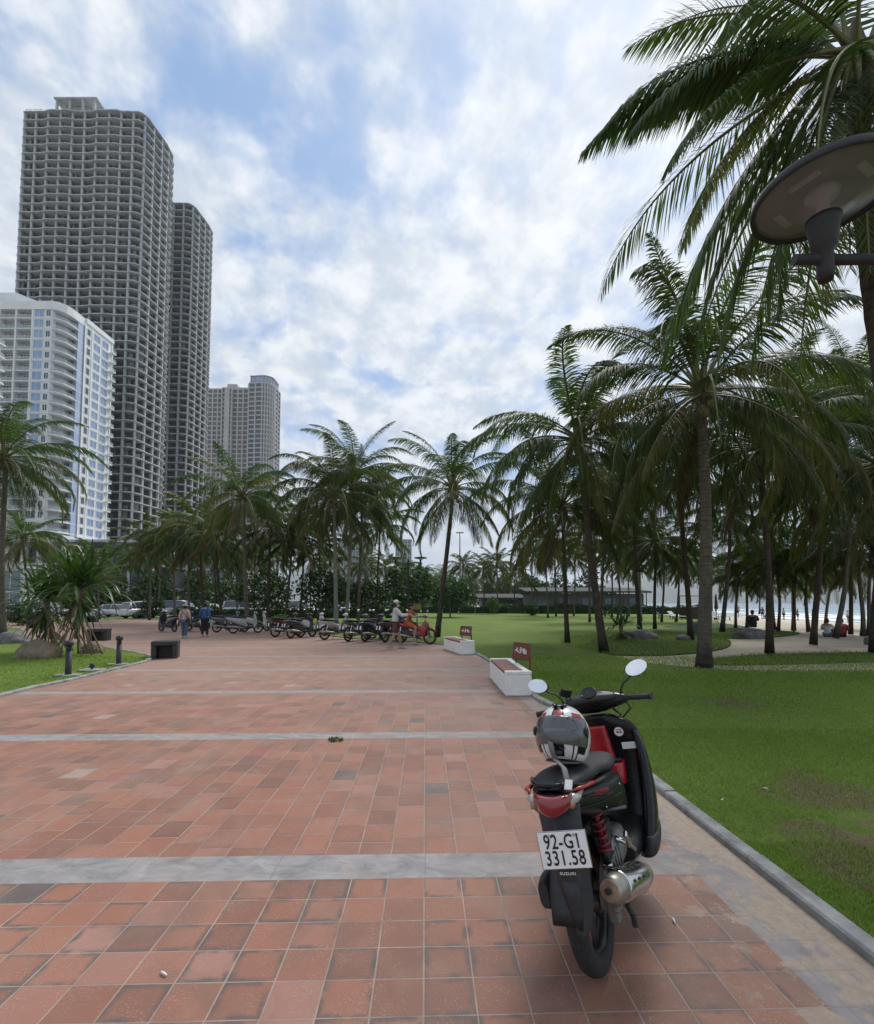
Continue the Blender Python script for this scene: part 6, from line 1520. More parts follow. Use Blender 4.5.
# ================================================================= CARS
def car(label, loc, rz, paint, kind='sedan', glass=None):
    t = thing('parked_car', label, 'car', loc, rz); H = {'sedan': 1.45, 'suv': 1.75, 'van': 1.95}[kind]; L = {'sedan': 4.5, 'suv': 4.6, 'van': 4.8}[kind]; W = .90; h = L / 2
    if kind == 'sedan': cab = [(-1.55, .92), (-1.0, 1.38), (-.1, 1.45), (.55, 1.36), (1.25, .95)]
    elif kind == 'suv': cab = [(-2.12, 1.0), (-1.85, 1.62), (-.4, 1.75), (.45, 1.66), (1.15, 1.05)]
    else: cab = [(-2.32, 1.0), (-2.15, 1.82), (-.3, 1.95), (.9, 1.80), (1.65, 1.1)]
    bt = .92 if kind == 'sedan' else 1.02
    secs = [(-h, 0, .62, W * .82, .22, 3.5), (-h + .15, 0, .62, W * .96, .34, 4), (-h + .6, 0, .63, W, .38, 4.5), (0, 0, .62, W, .37, 5), (h - 1.2, 0, .60, W, .36, 4.5), (h - .35, 0, .55, W * .94, .30, 4), (h, 0, .50, W * .75, .18, 3.5)]
    sc = (bt - .2) / .78; secs = [(a, b_, .22 + (c - .22) * sc, d, e * sc, f) for a, b_, c, d, e, f in secs]
    mb = MB(); mb.loft(secs, 'x', 28, 4); recalc(mb.build('body', paint, t))
    rr = []
    for x, z in cab: w = W * (.90 if z < 1.2 else .72); rr.append([Vector((x, -W * .90, bt - .12)), Vector((x, -w, z)), Vector((x, w, z)), Vector((x, W * .90, bt - .12))])
    mb = MB(); mb.rings(rr, 0, False, True); recalc(mb.build('cabin_glass', M_gldk, t))
    mb = MB(); tops = [(x, z) for x, z in cab if z > 1.3]; rr = [[Vector((x, -W * .73, z - .02)), Vector((x, -W * .70, z + .035)), Vector((x, W * .70, z + .035)), Vector((x, W * .73, z - .02))] for x, z in tops]
    mb.rings(rr, 0, True, True)
    for s in (-1, 1):
        for i, (x, z) in enumerate(cab):
            if i in (0, 1, 3, 4): 
                x2, z2 = {0: cab[1], 1: (cab[1][0], bt), 3: cab[4], 4: cab[3]}[i]
                mb.tube([(x, s * W * (.91 if z < 1.2 else .735), z), (x2, s * W * (.91 if z2 < 1.2 else .735), z2)], .045, 6)
        mb.tube([(.0, s * W * .735, 1.42), (-.05, s * W * .91, bt)], .045, 6)
    recalc(mb.build('roof', paint, t))
    mw = MB(); n = 20
    mw.lathe((0, 0, 0), [(.20, -.11), (.31, -.10), (.33, -.07), (.33, .07), (.31, .10), (.20, .11)], n, 0, 'y'); me = mw.mesh('tyre', M_tyre)
    mr = MB(); mr.lathe((0, 0, 0), [(.04, -.125), (.19, -.115), (.20, -.09), (.20, .09), (.19, .115), (.04, .125)], n, 0, 'y'); mr2 = mr.mesh('rim', M_alu)
    for x in (-h + .85, h - .88):
        for s in (-1, 1):
            w = link('wheel', me, t, (x, s * (W - .10), .33)); link('rim', mr2, w)
    for s in (-1, 1):
        mb = MB(); mb.ball((h - .16, s * W * .70, .68), (.14, .20, .09), 10); mb.build('headlight', M_clear, t)
        mb = MB(); mb.ball((-h + .09, s * W * .74, .82), (.08, .15, .12), 10); mb.build('tail_light', M_redl, t)
    mb = MB(); mb.box((h - .03, 0, .42), (.08, 1.1, .16), 0, None, .03); mb.build('grille', M_blk, t)
    return t
M_carw = mat('white_car_paint', (.66, .67, .68), .25, .05, 3, coat=.6); M_carr = mat('dark_red_car_paint', (.10, .012, .018), .25, .2, 3, coat=.6); M_cars = mat('silver_car_paint', (.36, .37, .38), .3, .1, 3, metal=.5, coat=.5); M_card = mat('dark_car_paint', (.03, .033, .04), .25, .2, 3, coat=.6); M_carb = mat('blue_car_paint', (.04, .09, .20), .25, .2, 3, coat=.6)
def cp(px, D): return (at(px, 600, D).x, D, .012)
car('white sedan parked left of the dark red car', cp(116, 54), 0, M_carw, 'sedan')
car('dark red car between the white sedan and the shrub', cp(133, 61), .12, M_carr, 'suv')
car('white van-like car nearest to the round clipped shrub', cp(145, 50), R(64), M_carw, 'suv')
car('long silver van behind the walking couple', cp(180, 62), 0, M_cars, 'van')
car('white car behind the palm stems in front of the showroom', cp(213, 68), .0, M_carw, 'sedan')
car('white minivan at the road right of the showroom', cp(242, 66), .0, M_carw, 'van')
car('white car half hidden by the pandanus crown', cp(22, 50), R(8), M_carw, 'sedan')
car('silver car at the left beside the white one behind the pandanus', cp(48, 57), R(3), M_cars, 'suv')
car('white car on the road left of the motorbike row', cp(272, 72), 0, M_carw, 'suv')
car('white van far off behind the maroon motorbike', cp(300, 80), 0, M_carw, 'van')
car('pale blue truck-like van far off behind the pale palm stems', cp(330, 84), 0, M_carb, 'van')
car('white van far behind the hedge left of the street lamp', cp(392, 98), 0, M_carw, 'van')

# ================================================================= PARKED MOTORBIKES
def rider_wheel(parent, x, r):
    w = MB(); w.lathe((x, 0, r), [(r - .07, -.03), (r - .02, -.035), (r, 0), (r - .02, .035), (r - .07, .03), (r - .072, 0), (r - .07, -.03)], 24, 0, 'y', True, False); o = w.build('wheel', M_tyre, parent); recalc(o)
    m = MB(); m.lathe((x, 0, r), [(r - .075, -.015), (r - .06, -.02), (r - .06, .02), (r - .075, .015)], 24, 0, 'y', True, False)
    for k in range(10): a = k * PI / 5; m.tube([(x, 0, r), (x + (r - .07) * math.cos(a), 0, r + (r - .07) * math.sin(a))], .009, 5)
    m.lathe((x, 0, r), [(.01, -.06), (.05, -.05), (.05, .05), (.01, .06)], 12, 0, 'y'); m.build('rim', M_alu, o); return o
def bike(kind):
    """nose towards +x"""
    t = thing('parked_motorbike', '', 'motorbike'); t.scale = (1.0, 1.08, 1.08); r = .29 if kind != 'scooter' else .26; wb = 1.25
    rider_wheel(t, -.62, r); rider_wheel(t, .63, r)
    P_ = M_bikep
    if kind == 'scooter':
        m = MB(); m.loft([(-1.0, 0, .74, .05, .03, 2.3), (-.9, 0, .72, .11, .07, 2.5), (-.6, 0, .64, .15, .15, 2.6), (-.3, 0, .56, .16, .19, 2.6), (-.05, 0, .45, .15, .16, 2.6), (.05, 0, .35, .15, .09, 2.6)], 'x', 20, 3); recalc(m.build('body_cover', P_, t))
        m = MB(); m.loft([(.28, 0, .38, .15, .10, 3), (.40, 0, .46, .20, .07, 2.8), (.6, 0, .48, .21, .05, 2.6), (.8, 0, .45, .18, .06, 2.4), (.92, 0, .42, .10, .05, 2.3)], 'z', 20, 3); recalc(m.build('leg_shield', P_, t))
        m = MB(); m.loft([(-.1, 0, .30, .16, .05, 3), (.2, 0, .29, .17, .05, 3), (.42, 0, .32, .15, .06, 3)], 'x', 16, 3); recalc(m.build('floorboard', M_blk, t))
    else:
        m = MB(); m.loft([(-.95, 0, .76, .04, .03, 2.3), (-.85, 0, .74, .09, .05, 2.5), (-.55, 0, .69, .11, .08, 2.6), (-.2, 0, .62, .10, .08, 2.6), (.1, 0, .52, .08, .09, 2.6), (.3, 0, .56, .06, .12, 2.4), (.42, 0, .72, .05, .12, 2.4), (.44, 0, .85, .03, .05, 2.2)], 'x', 18, 3); recalc(m.build('body_cover', P_, t))
        m = MB(); 
        for s in (-1, 1): m.loft([(.28, s * .15, .34, .03, .10, 2.6), (.5, s * .17, .42, .03, .13, 2.6), (.72, s * .14, .44, .03, .08, 2.4), (.8, s * .1, .42, .02, .04, 2.2)], 'z', 14, 3)
        recalc(m.build('leg_shield', P_, t))
        m = MB(); m.loft([(-.12, 0, .36, .10, .10, 3), (.05, 0, .36, .12, .12, 3), (.25, 0, .38, .09, .08, 3)], 'x', 14, 3); recalc(m.build('engine', M_alu, t))
    m = MB(); m.loft([(-.62, .0, .32, .09, .10, 3), (-.42, 0, .36, .13, .14, 3), (-.1, 0, .34, .12, .13, 3), (.14, 0, .33, .09, .10, 3)], 'x', 14, 3); recalc(m.build('engine_cover', M_dust, t))
    m = MB(); m.loft([(-.92, 0, .80, .06, .015, 2.3), (-.7, 0, .82, .12, .04, 2.6), (-.35, 0, .79, .13, .045, 2.6), (-.05, 0, .76, .10, .04, 2.4), (.05, 0, .74, .04, .02, 2.2)], 'x', 16, 3); recalc(m.build('seat', M_seat, t))
    m = MB(); m.loft([(-.14, .44, .98, .04, .035, 2.4), (0, .47, 1.0, .08, .07, 2.5), (.14, .44, .98, .04, .035, 2.4)], 'y', 16, 3); recalc(m.build('handlebar_cowl', P_, t))
    for s in (-1, 1):
        m = MB(); m.tube([(.44, s * .1, .99), (.40, s * .25, 1.0), (.36, s * .36, .99)], [.014, .016, .018], 8); m.build('grip', M_blk, t)
        m = MB(); m.tube([(.43, s * .16, 1.0), (.42, s * .22, 1.10), (.41, s * .27, 1.16)], .007, 6); o = m.build('mirror_stem', M_blk, t)
        m = MB(); m.ball((.405, s * .30, 1.19), (.022, .062, .045), 12); m.build('mirror', M_mirr2, t)
        m = MB(); m.tube([(.63, s * .07, .29), (.52, s * .06, .60), (.46, s * .03, .85)], .022, 8); m.build('fork_leg', M_alu, t)
        m = MB(); m.tube([(-.62, s * .10, .30), (-.55, s * .11, .62)], .028, 8); m.build('shock_absorber', M_chrome if kind != 'scooter' else M_blk, t)
    m = MB(); m.tube([(-.95, -.13, .36), (-.6, -.15, .33), (-.3, -.15, .29), (.0, -.12, .24)], [.045, .05, .045, .02], 12); m.build('muffler', M_steel, t)
    m = MB(); m.ball((-.98, 0, .72), (.035, .08, .045), 10); m.build('tail_lamp', M_redl, t)
    m = MB(); m.ball((.54, 0, .98), (.035, .075, .055), 10); m.build('headlamp', M_clear, t)
    m = MB(); m.box((-1.03, 0, .56), (.012, .19, .14), 0, Euler((0, .25, 0)), .002); m.build('number_plate', M_plate, t)
    rr = []
    for k in range(9):
        a = R(25 + k * 15); rr.append([Vector((.63 + q * math.cos(a), y_, r + q * math.sin(a))) for q, y_ in ((r + .03, -.05), (r + .055, 0), (r + .03, .05))] + [Vector((.63 + (q - .006) * math.cos(a), y_, r + (q - .006) * math.sin(a))) for q, y_ in ((r + .03, .045), (r + .055, 0), (r + .03, -.045))])
    m = MB(); m.rings(rr, 0, True, True); recalc(m.build('front_mudguard', P_, t))
    m = MB(); m.tube([(-.98, 0, .66), (-1.03, 0, .50), (-1.0, 0, .36)], [.06, .055, .03], 8, 0, flat=1.0); m.xform(Matrix.Identity(4)); m.build('rear_mudguard', M_blk, t)
    m = MB(); m.tube([(.0, .12, .26), (-.02, .2, .1), (-.03, .26, .0)], .012, 6); m.build('side_stand', M_blk, t)
    return t
M_bikep = mat('bike_paint', (.02, .02, .022), .22, .2, 8, coat=.6); M_mirr2 = mat('small_mirror', (.8, .82, .84), .08, .03, 3, metal=1.0)
paints = {k: mat('bike_paint_' + k, c, .25, .12, 8, coat=.6) for k, c in dict(white=(.62, .62, .60), silver=(.34, .35, .36), maroon=(.12, .018, .018), red=(.35, .02, .02), grey=(.10, .10, .105), dark=(.022, .022, .026), pearl=(.50, .48, .44)).items()}
bs, bu = bike('scooter'), bike('moped')
BL = [(bs, 168, 26.4, 'dark', 150, 'dark scooter left of the walking couple, nose to the right'), (bu, 196, 26.6, 'dark', 150, 'dark motorbike half hidden behind the walking couple'),
      (bu, 217, 27.6, 'white', 214, 'black and white motorbike at the left end of the second group'), (bs, 229, 26.2, 'grey', 40, 'dark grey scooter behind the silver one'), (bs, 246, 25.2, 'silver', 32, 'silver scooter with silver wheels standing right of the couple'), (bs, 256, 26.6, 'pearl', 38, 'pale scooter whose windscreen rises behind the silver scooter'),
      (bu, 287, 22.8, 'maroon', 52, 'maroon motorbike at the left of the long row'), (bs, 302, 22.0, 'dark', 56, 'black scooter with white seat edge right of the maroon motorbike'), (bs, 313, 22.6, 'white', 42, 'white scooter behind the black one in the long row'),
      (bu, 337, 21.0, 'pearl', 46, 'white moped with bright wheel rims in the middle of the long row'), (bu, 358, 20.2, 'grey', 60, 'grey motorbike with red tail lamp right of the white moped'), (bs, 374, 20.0, 'dark', 62, 'black scooter with raised mirror left of the man in the cap'), (bu, 384, 21.4, 'silver', 40, 'silver trimmed motorbike behind the man in the cap'),
      (bs, 395, 19.8, 'dark', 55, 'black scooter directly behind the legs of the man in the cap'), (bu, 415, 18.6, 'red', -22, 'red and black motorbike ridden by the person in orange')]
first = {}
for src, px, D, col, deg, lb in BL:
    loc = (at(px, 620, D).x, D, .0)
    sw = {M_bikep: paints[col]}
    if id(src) not in first:
        first[id(src)] = 1; TREES[src.name] = [(c, kids(c)) for c in kids(src)]
        src.location = loc; src.rotation_euler = (R(-6) * 0, 0, R(deg)); src['label'] = lb; src['group'] = 'motorbikes parked along the plaza edge'
        for c, gs in TREES[src.name]:
            for o in [c] + gs:
                for i, sl in enumerate(o.material_slots):
                    if o.data.materials[i] in sw: sl.link = 'OBJECT'; sl.material = sw[o.data.materials[i]]
    else:
        c = dup(src, loc, R(deg), lb, None, 'motorbikes parked along the plaza edge', sw)
# ================================================================= PEOPLE
def skin_mesh(name, pts, edges, rad, mats, sub=2, root=0):
    me = bpy.data.meshes.new(name); me.from_pydata([tuple(p) for p in pts], edges, []); o = bpy.data.objects.new(name, me); C.objects.link(o)
    sk = o.modifiers.new('s', 'SKIN'); sk.use_smooth_shade = True
    for i, r in enumerate(rad):
        v = me.skin_vertices[0].data[i]; v.radius = r if hasattr(r, '__len__') else (r, r); v.use_root = (i == root)
    sb = o.modifiers.new('u', 'SUBSURF'); sb.levels = sub; sb.render_levels = sub
    bpy.context.view_layer.update(); me2 = bpy.data.meshes.new_from_object(o.evaluated_get(bpy.context.evaluated_depsgraph_get()))
    bpy.data.objects.remove(o); me2.name = name; me2.materials.clear()
    for mt in (mats if isinstance(mats, list) else [mats]): me2.materials.append(mt)
    for p in me2.polygons: p.use_smooth = True
    return me2
M_skin = mat('skin', (.36, .215, .15), .55, .12, 12); M_hair = mat('dark_hair', (.014, .012, .011), .55, .2, 30)
def cloth(name, c, **k): return mat(name, c, .85, .16, 9, bump=.4, bscale=25, bdist=.006, **k)
def person(label, loc, rz, H=1.65, pose='stand', top=None, pants=None, hat=None, mask=False, sleeves='long', legs='long', bag=False, walk=.0, group=None, hair=True, arms=None, lod=1, topl=0.0):
    """faces +y locally; joints by pose"""
    t = thing('person', label, 'person', loc, rz, group); s = H / 1.65
    V = Vector
    hip = V((0, 0, .86)); seat = 0
    if pose == 'stand':
        lk = walk
        LH, RH = V((-.085, 0, .84)), V((.085, 0, .84)); LK, RK = V((-.09, .04 + lk * .5, .46)), V((.09, .03 - lk * .25, .46)); LA, RA = V((-.09, lk, .08)), V((.09, -lk, .08 + lk * .15)); ch = V((0, .01 + lk * .08, 1.22)); hd = V((0, .03 + lk * .1, 1.50))
    elif pose == 'ride':
        hip = V((0, -.30, .84)); LH, RH = V((-.10, -.27, .83)), V((.10, -.27, .83)); LK, RK = V((-.20, .16, .66)), V((.20, .16, .66)); LA, RA = V((-.22, .10, .24)), V((.26, .08, .09)); ch = V((0, -.20, 1.18)); hd = V((0, -.14, 1.46))
    elif pose == 'sit':
        hip = V((0, 0, .12)); LH, RH = V((-.09, .02, .12)), V((.09, .02, .12)); LK, RK = V((-.13, .34, .42)), V((.13, .34, .42)); LA, RA = V((-.12, .52, .07)), V((.12, .52, .07)); ch = V((0, -.06, .48)); hd = V((0, -.02, .76))
    toe = V((0, .15, -.035)); nk = ch.lerp(hd, .52)
    LS, RS = ch + V((-.165, 0, .10)), ch + V((.165, 0, .10))
    if arms == 'forward' or pose == 'ride': LE, RE = LS + V((-.05, .20, -.20)), RS + V((.05, .20, -.20)); LW, RW = LE + V((.02, .22, .02)), RE + V((-.02, .22, .02))
    elif pose == 'sit': LE, RE = LS + V((-.08, .10, -.22)), RS + V((.08, .10, -.22)); LW, RW = LE + V((.06, .18, .02)), RE + V((-.06, .18, .02))
    else: LE, RE = LS + V((-.055, -.03 - walk * .2, -.26)), RS + V((.055, -.02 + walk * .3, -.26)); LW, RW = LE + V((.0, .07 - walk * .1, -.23)), RE + V((.0, .08 + walk * .2, -.22))
    mid = hip.lerp(ch, .55)
    pts = [hip, mid, ch, nk, LS, LE, LW, RS, RE, RW, LH, LK, LA, LA + toe, RH, RK, RA, RA + toe, ch + V((0, 0, .10)), nk + V((0, .01, .06))]
    ed = [(0, 1), (1, 2), (2, 18), (18, 3), (3, 19), (18, 4), (4, 5), (5, 6), (18, 7), (7, 8), (8, 9), (0, 10), (10, 11), (11, 12), (12, 13), (0, 14), (14, 15), (15, 16), (16, 17)]
    rd = [(.13, .10), (.115, .085), (.14, .095), .05, .058, .042, .03, .058, .042, .03, .085, .055, .038, .03, .085, .055, .038, .03, (.12, .075), .048]
    S = lambda ps: [p * s for p in ps]; sr = lambda rs_: [tuple(q * s for q in r) if hasattr(r, '__len__') else r * s for r in rs_]
    me = skin_mesh('body', S(pts), ed, sr(rd), M_skin, 1 if lod == 0 else 2)
    # head with nose, brow, jaw and ears, hands with fingers; joined into the body mesh
    mb = MB(); hc = hd * s; q = .105 * s
    rr = []
    for i in range(13):
        th = PI * min(max(i / 12, .03), .97); z = -math.cos(th)
        ring = []
        for k in range(16):
            a = 2 * PI * k / 16; x = math.cos(a) * math.sin(th); y = math.sin(a) * math.sin(th)
            jaw = 1 - .22 * max(0, -z) ** 1.2; fx = .075 * x * jaw; fy = .095 * y * (jaw if y < 0 else 1 - .1 * max(0, -z)); fz = .118 * z
            if y > .6 and abs(x) < .25 and -.25 < z < .12: fy += .020
            if y > .5 and .12 < z < .3 and .2 < abs(x) < .6: fy -= .008
            ring.append(hc + V((fx, fy, fz)) * s)
        rr.append(ring)
    mb.rings(rr, 0, True, True)
    for sx in (-1, 1): mb.ball(hc + V((sx * .078, -.005, -.005)) * s, (.012 * s, .02 * s, .03 * s), 8)
    for sx, w, e in ((-1, LW, LE), (1, RW, RE)):
        d = (w - e).normalized(); w_ = w * s; mb.tube([w_, w_ + d * .045 * s, w_ + d * .085 * s], [.024 * s, .034 * s, .030 * s], 8, 0, flat=.5)
        sd = d.cross(V((0, 1, .3))).normalized()
        for f in range(4): b0 = w_ + d * .08 * s + sd * (-.022 + f * .015) * s; mb.tube([b0, b0 + d * .035 * s, b0 + (d * .06 + V((0, .012, -.004))) * s], [.008 * s, .0075 * s, .005 * s], 6)
        b0 = w_ + d * .03 * s; mb.tube([b0, b0 + (d * .03 + V((0, .03, 0))) * s, b0 + (d * .055 + V((0, .035, 0))) * s], [.011 * s, .009 * s, .006 * s], 6)
    bm = bmesh.new(); bm.from_mesh(me); tmp = mb.mesh('tmp', M_skin); bm.from_mesh(tmp); bm.to_mesh(me); bm.free()
    link('body', me, t)
    if lod > 0 or True:
        # eyes and mouth
        m = MB()
        for sx in (-1, 1): m.ball(hc + V((sx * .030, .086, .012)) * s, (.011 * s, .006 * s, .007 * s), 8)
        m.box(hc + V((0, .088, -.055)) * s, (.036 * s, .006, .006 * s)); m.build('face', M_hair, t)
    # garments: their own skinned shells, a little wider than the body
    up = [hip + V((0, 0, -.02 - topl)), mid, ch, ch + V((0, 0, .10)), nk - V((0, 0, .02)), LS, LE, LW, RS, RE, RW]; ue = [(0, 1), (1, 2), (2, 3), (3, 4), (3, 5), (5, 6), (3, 8), (8, 9)]
    ur = [(.165, .125), (.145, .11), (.16, .115), (.135, .09), .06, .078, .058, .046, .078, .058, .046]
    if sleeves == 'long': ue += [(6, 7), (9, 10)]
    else: up[6] = LS.lerp(LE, .7); up[9] = RS.lerp(RE, .7); ur[6] = ur[9] = .068; up = up[:7] + [up[6]] + up[8:10] + [up[9]]
    if sleeves != 'long': ue = [e for e in ue]; idx = [0, 1, 2, 3, 4, 5, 6, 8, 9]; mp = {a: i for i, a in enumerate(idx)}; ue = [(mp[a], mp[b_]) for a, b_ in ue]; up = [up[i] for i in idx]; ur = [ur[i] for i in idx]
    link('shirt', skin_mesh('shirt', S(up), ue, sr(ur), top, 1 if lod == 0 else 2), t)
    lp = [hip + V((0, 0, .03)), LH, LK, LA + V((0, 0, .03)), RH, RK, RA + V((0, 0, .03))]; le = [(0, 1), (1, 2), (0, 4), (4, 5)]; lr_ = [(.15, .12), .105, .075, .058, .105, .075, .058]
    if legs == 'long': le += [(2, 3), (5, 6)]
    else: lp[2] = LH.lerp(LK, .85); lp[5] = RH.lerp(RK, .85); lr_[2] = lr_[5] = .092; idx = [0, 1, 2, 4, 5]; mp = {a: i for i, a in enumerate(idx)}; le = [(mp[a], mp[b_]) for a, b_ in le]; lp = [lp[i] for i in idx]; lr_ = [lr_[i] for i in idx]
    link('trousers' if legs == 'long' else 'shorts', skin_mesh('trousers', S(lp), le, sr(lr_), pants, 1 if lod == 0 else 2), t)
    for A in (LA, RA): m = MB(); m.loft([(-.08, 0, 0, .03, .03, 2.4), (0, 0, 0, .042, .042, 2.5), (.12, 0, -.012, .045, .03, 2.5), (.19, 0, -.02, .03, .02, 2.3)], 'x', 12, 2); m.xform(Matrix.Translation(V((A.x, A.y, A.z - .035)) * s) @ Matrix.Rotation(PI / 2, 4, 'Z') @ Matrix.Scale(s, 4)); recalc(m.build('shoe', M_shoe, t))
    if hat:
        m = MB(); m.lathe(hc + V((0, -.005, .02)) * s, [(.090 * s, .02 * s), (.102 * s, .05 * s), (.094 * s, .085 * s), (.05 * s, .118 * s), (.01, .124 * s)], 18)
        if hat[1] == 'cap': m.loft([(.06, 0, .065, .075, .006, 2.2), (.12, 0, .060, .065, .006, 2.2), (.17, 0, .052, .035, .005, 2.2)], 'x', 12, 2); n0 = 0; 
        else: m.lathe(hc + V((0, -.005, .03)) * s, [(.09 * s, .03 * s), (.155 * s, .005 * s), (.158 * s, .010 * s), (.09 * s, .045 * s)], 20)
        if hat[1] == 'cap':
            k0 = len(m.v) - (2 * 2 + 1) * 12
            Mz = Matrix.Translation(hc) @ Matrix.Rotation(PI / 2, 4, 'Z') @ Matrix.Scale(s, 4)
            m.xform(Mz, k0)
        recalc(m.build('hat', hat[0], t))
    if hair:
        rr = []
        for i in range(9):
            th = PI * min(max((i + 3.0) / 11, .02), .985); z = -math.cos(th); rr.append([hc + V((math.cos(2 * PI * k / 16) * math.sin(th) * .084, (math.sin(2 * PI * k / 16) * math.sin(th) * .104) - .012 - (.035 if z < .35 and math.sin(2 * PI * k / 16) > 0 else 0) * (1 if z < .35 else 0), .126 * z)) * s for k in range(16)])
        m = MB(); m.rings(rr, 0, True, True); recalc(m.build('hair', M_hair, t))
    if mask: m = MB(); m.ball(hc + V((0, .045, -.05)) * s, (.062 * s, .062 * s, .045 * s), 12); m.build('face_mask', M_wht, t)
    if bag:
        m = MB(); m.tube([(p * s) for p in (LS + V((.04, .11, .02)), ch + V((.02, .125, -.08)), hip + V((.17, .05, .12)), hip + V((.17, -.06, .12)), ch + V((.0, -.125, -.05)), LS + V((.04, -.08, .03)))], .012, 6); m.build('bag_strap', M_blk, t)
        m = MB(); m.box((hip + V((.20, 0, .02))) * s, (.07, .24, .18), 0, None, .02); m.build('bag', M_blk, t)
    return t
M_shoe = mat('light_shoe', (.38, .35, .32), .7, .2, 9)
c1 = cloth('pink_cloth', (.50, .36, .31)); c2 = cloth('jeans', (.07, .11, .18)); c3 = cloth('blue_cloth', (.03, .10, .26)); c4 = cloth('black_cloth', (.016, .016, .018)); c5 = cloth('white_cloth', (.56, .56, .56)); c6 = cloth('orange_cloth', (.38, .10, .04)); c7 = cloth('brown_cloth', (.12, .055, .04)); c8 = cloth('beige_hat', (.34, .28, .22)); c9 = cloth('red_cloth', (.3, .03, .03))
pp = gr(184, 638.5); person('person in a pink top with jeans and a bag strap, walking away on the left', pp, 0, 1.58, 'stand', c1, c2, (c8, 'brim'), False, 'long', 'long', True, .05, topl=.10)
pp = gr(204.5, 637); person('person in a blue shirt and black trousers walking beside the one in pink', pp, 0, 1.66, 'stand', c3, c4, None, False, 'long', 'long', False, -.05)
pp = gr(394.5, 649); person('person in a white cap, face mask and long white shirt striding to the right', pp, R(-80), 1.72, 'stand', c5, c7, (c5, 'cap'), True, 'long', 'short', False, .22, arms='forward', topl=.12)
bx = at(415, 620, 18.6); d_ = Vector((math.cos(R(-22)), math.sin(R(-22)), 0)); person('person in an orange shirt and dark cap sitting on the red motorbike', Vector((bx.x, 18.6, 0)) + d_ * -.02, R(-22 - 90), 1.62, 'ride', c6, c6, (c4, 'cap'), False, 'short', 'short')
pp = gr(828, 637, -.01); person('person in a white shirt sitting on the sand under the palms', pp, R(-60), 1.65, 'sit', c5, c2, lod=1)
pp = gr(842, 637, -.01); person('person in dark red sitting on the sand behind the leaning palm stem', pp, R(-40), 1.65, 'sit', c9, c4)
pp = gr(753, 634, .05); person('person in a dark top sitting on the grey boulder', pp + Vector((0, 0, .33)), R(-30), 1.65, 'sit', c4, c4)
def bp(px, D, z=-1.0):
    x = at(px, 600, D).x
    return Vector((x, D, z))
rn = random.Random(4)
def hz(x): 
    if x < 28: return -.012
    if x > 62: return -1.22
    t_ = (x - 28) / 34; return -.012 - 1.15 * t_ * t_ * (3 - 2 * t_)
for px, D, lb, tp_, pt_, po in ((783, 66, 'person in a white top standing alone by the water', c5, c4, 'stand'), (797, 68, 'person in dark clothes standing tall at the water edge', c4, c4, 'stand'), (762, 66, 'person wading in the shallow waves left of the slim dark palm', c3, c4, 'stand'), (812, 64, 'person in a red top standing between the dark stems near the water', c9, c4, 'stand'), (847, 62, 'person in a pale top bending by the waves at the right', c5, c2, 'stand'),
                            (737, 60, 'person in orange walking on the beach by the low palms', c6, c4, 'stand'), (872, 58, 'person at the right edge of the photo walking along the water', c3, c5, 'stand'), (766, 62, 'person sitting on the beach looking at the waves', c7, c4, 'sit')):
    x = at(px, 600, D).x; person(lb, Vector((x, D, hz(x) + .03)), R(rn.uniform(-180, 180)), 1.65, po, tp_, pt_, None, False, 'short', 'short', lod=0, group='people on the beach')
# beach loungers, folded umbrella and kiosk
M_canv = mat('pale_canvas', (.55, .55, .53), .8, .1, 6); M_woodd = mat('dark_wood', (.06, .042, .03), .8, .3, 6)
def lounger(label, px, D, rz, m):
    x = at(px, 600, D).x; t = thing('beach_lounger', label, 'lounger', (x, D, hz(x)), rz, 'beach loungers by the kiosk'); mb = MB(); mb.box((0, -.3, .34), (.62, 1.3, .06), 0, None, .02); mb.box((0, .58, .55), (.62, .75, .06), 0, Euler((.75, 0, 0)), .02); mb.build('cushion', m, t)
    for sx in (-.26, .26):
        for y in (-.8, .5): mb = MB(); mb.box((sx, y, .16), (.06, .06, .30)); mb.build('leg', M_woodd, t)
lounger('pale beach lounger left of the thick ringed palm', 676, 46, .4, M_canv); lounger('dark beach lounger between far palm stems', 664, 47, .9, M_blk); lounger('pale beach lounger right of the thick ringed palm', 720, 45, .2, M_canv); lounger('pale beach lounger nearest to the folded umbrella', 712, 43, -.4, M_canv)
x = at(716, 600, 44).x; t = thing('beach_umbrella', 'folded dark beach umbrella right of the thick ringed palm', 'umbrella', (x, 44, hz(x))); mb = MB(); mb.tube([(0, 0, 0), (0, 0, 2.5)], .03, 8); mb.build('pole', M_woodd, t); mb = MB(); mb.lathe((0, 0, 0), [(.05, 1.0), (.17, 1.1), (.13, 1.7), (.05, 2.35), (.01, 2.5)], 12); mb.build('canopy', M_blk, t)
x = at(697, 600, 48).x; t = thing('beach_kiosk', 'small dark beach kiosk with flat roof behind the thick ringed palm', 'kiosk', (x, 48, hz(x))); mb = MB(); mb.box((0, 0, 2.35), (3.0, 2.2, .14), 0, None, .02); mb.build('roof', M_canv, t); mb = MB(); mb.box((0, .8, .6), (2.6, .08, 1.1)); mb.box((0, -.3, .5), (2.4, .5, .95)); mb.build('counter', M_woodd, t)
for sx in (-1.3, 1.3):
    for sy in (-.95, .95): mb = MB(); mb.box((sx, sy, 1.14), (.09, .09, 2.26)); mb.build('post', M_woodd, t)
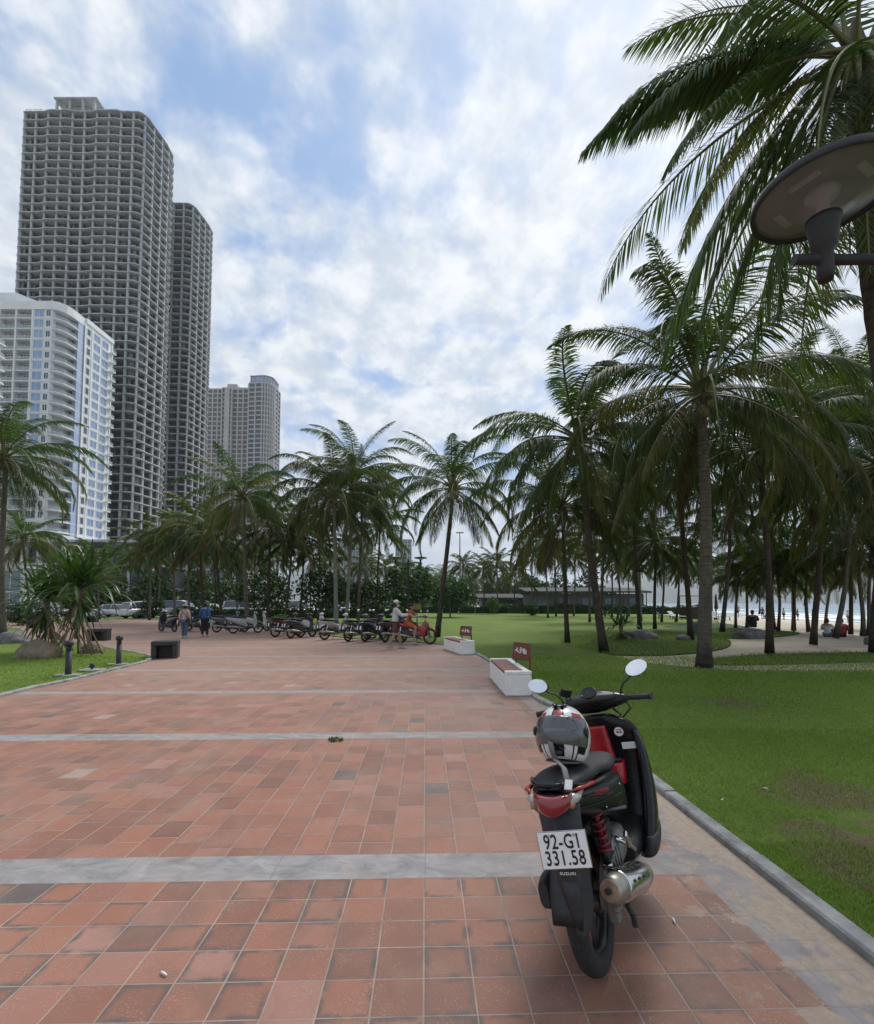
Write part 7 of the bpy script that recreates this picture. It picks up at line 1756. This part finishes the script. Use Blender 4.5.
# small litter: fallen leaf on the plaza, tuft growing in a joint
mb = MB(); leaf_cloud(mb, (0, 0, .02), (.09, .04, .025), 60, .022, 3); tag(mb.build('grass_tuft', M_bushl, None, gr(336, 741, .0)), 'small weed tuft growing in the joint beside the second stone band', 'weed')
for i, (x, y, lb) in enumerate(((600, 964, 'dry leaf lying left of the scooter rear wheel'), (674, 921, 'white cigarette end on the tiles right of the scooter'), (164, 974, 'white scrap of paper on the tiles at the lower left'), (722, 800, 'pale dry leaf on the lawn near the kerb'), (766, 789, 'yellowish dry leaf on the near lawn'))):
    if i == 0: continue
    g = gr(x, y, .004 if i < 3 else .09); mb = MB(); mb.tube([(-.022, 0, .004), (0, .002, .007), (.022, 0, .004)], [.004, .006, .003], 6, 0, flat=.6); tag(mb.build('litter' if i < 3 else 'dry_leaf', M_wht if i < 3 else M_canv, None, g, (0, 0, i * 1.3)), lb, 'litter' if i < 3 else 'leaf')
# ================================================================= AIR, SKY, CAMERA
world_sky(); camera()
HAZE = 0.00013
if HAZE:
    mb = MB(); mb.box((0, 0, 0), (24600, 24600, 906.5), 0)
    o = mb.build('haze', [], None, (0, 0, 446.75)); 
    m = bpy.data.materials.new('haze_air'); m.use_nodes = True; nt = m.node_tree; nt.nodes.remove(nt.nodes['Principled BSDF']); v = nt.nodes.new('ShaderNodeVolumePrincipled')
    v.inputs['Color'].default_value = (.86, .91, 1, 1); v.inputs['Density'].default_value = HAZE; v.inputs['Anisotropy'].default_value = .3; nt.links.new(v.outputs[0], nt.nodes['Material Output'].inputs['Volume'])
    o.data.materials.clear(); o.data.materials.append(m); tag(o, kind='stuff'); m.volume_intersection_method if False else None
SC.view_settings.view_transform = 'Standard'; SC.view_settings.look = 'None'; SC.view_settings.exposure = 0.36; SC.view_settings.gamma = 1.0
SC.view_settings.use_curve_mapping = False
SC.render.engine = 'CYCLES'; cy = SC.cycles
cy.max_bounces = 6; cy.diffuse_bounces = 3; cy.glossy_bounces = 3; cy.transmission_bounces = 4; cy.transparent_max_bounces = 12; cy.volume_bounces = 0; cy.use_denoising = True
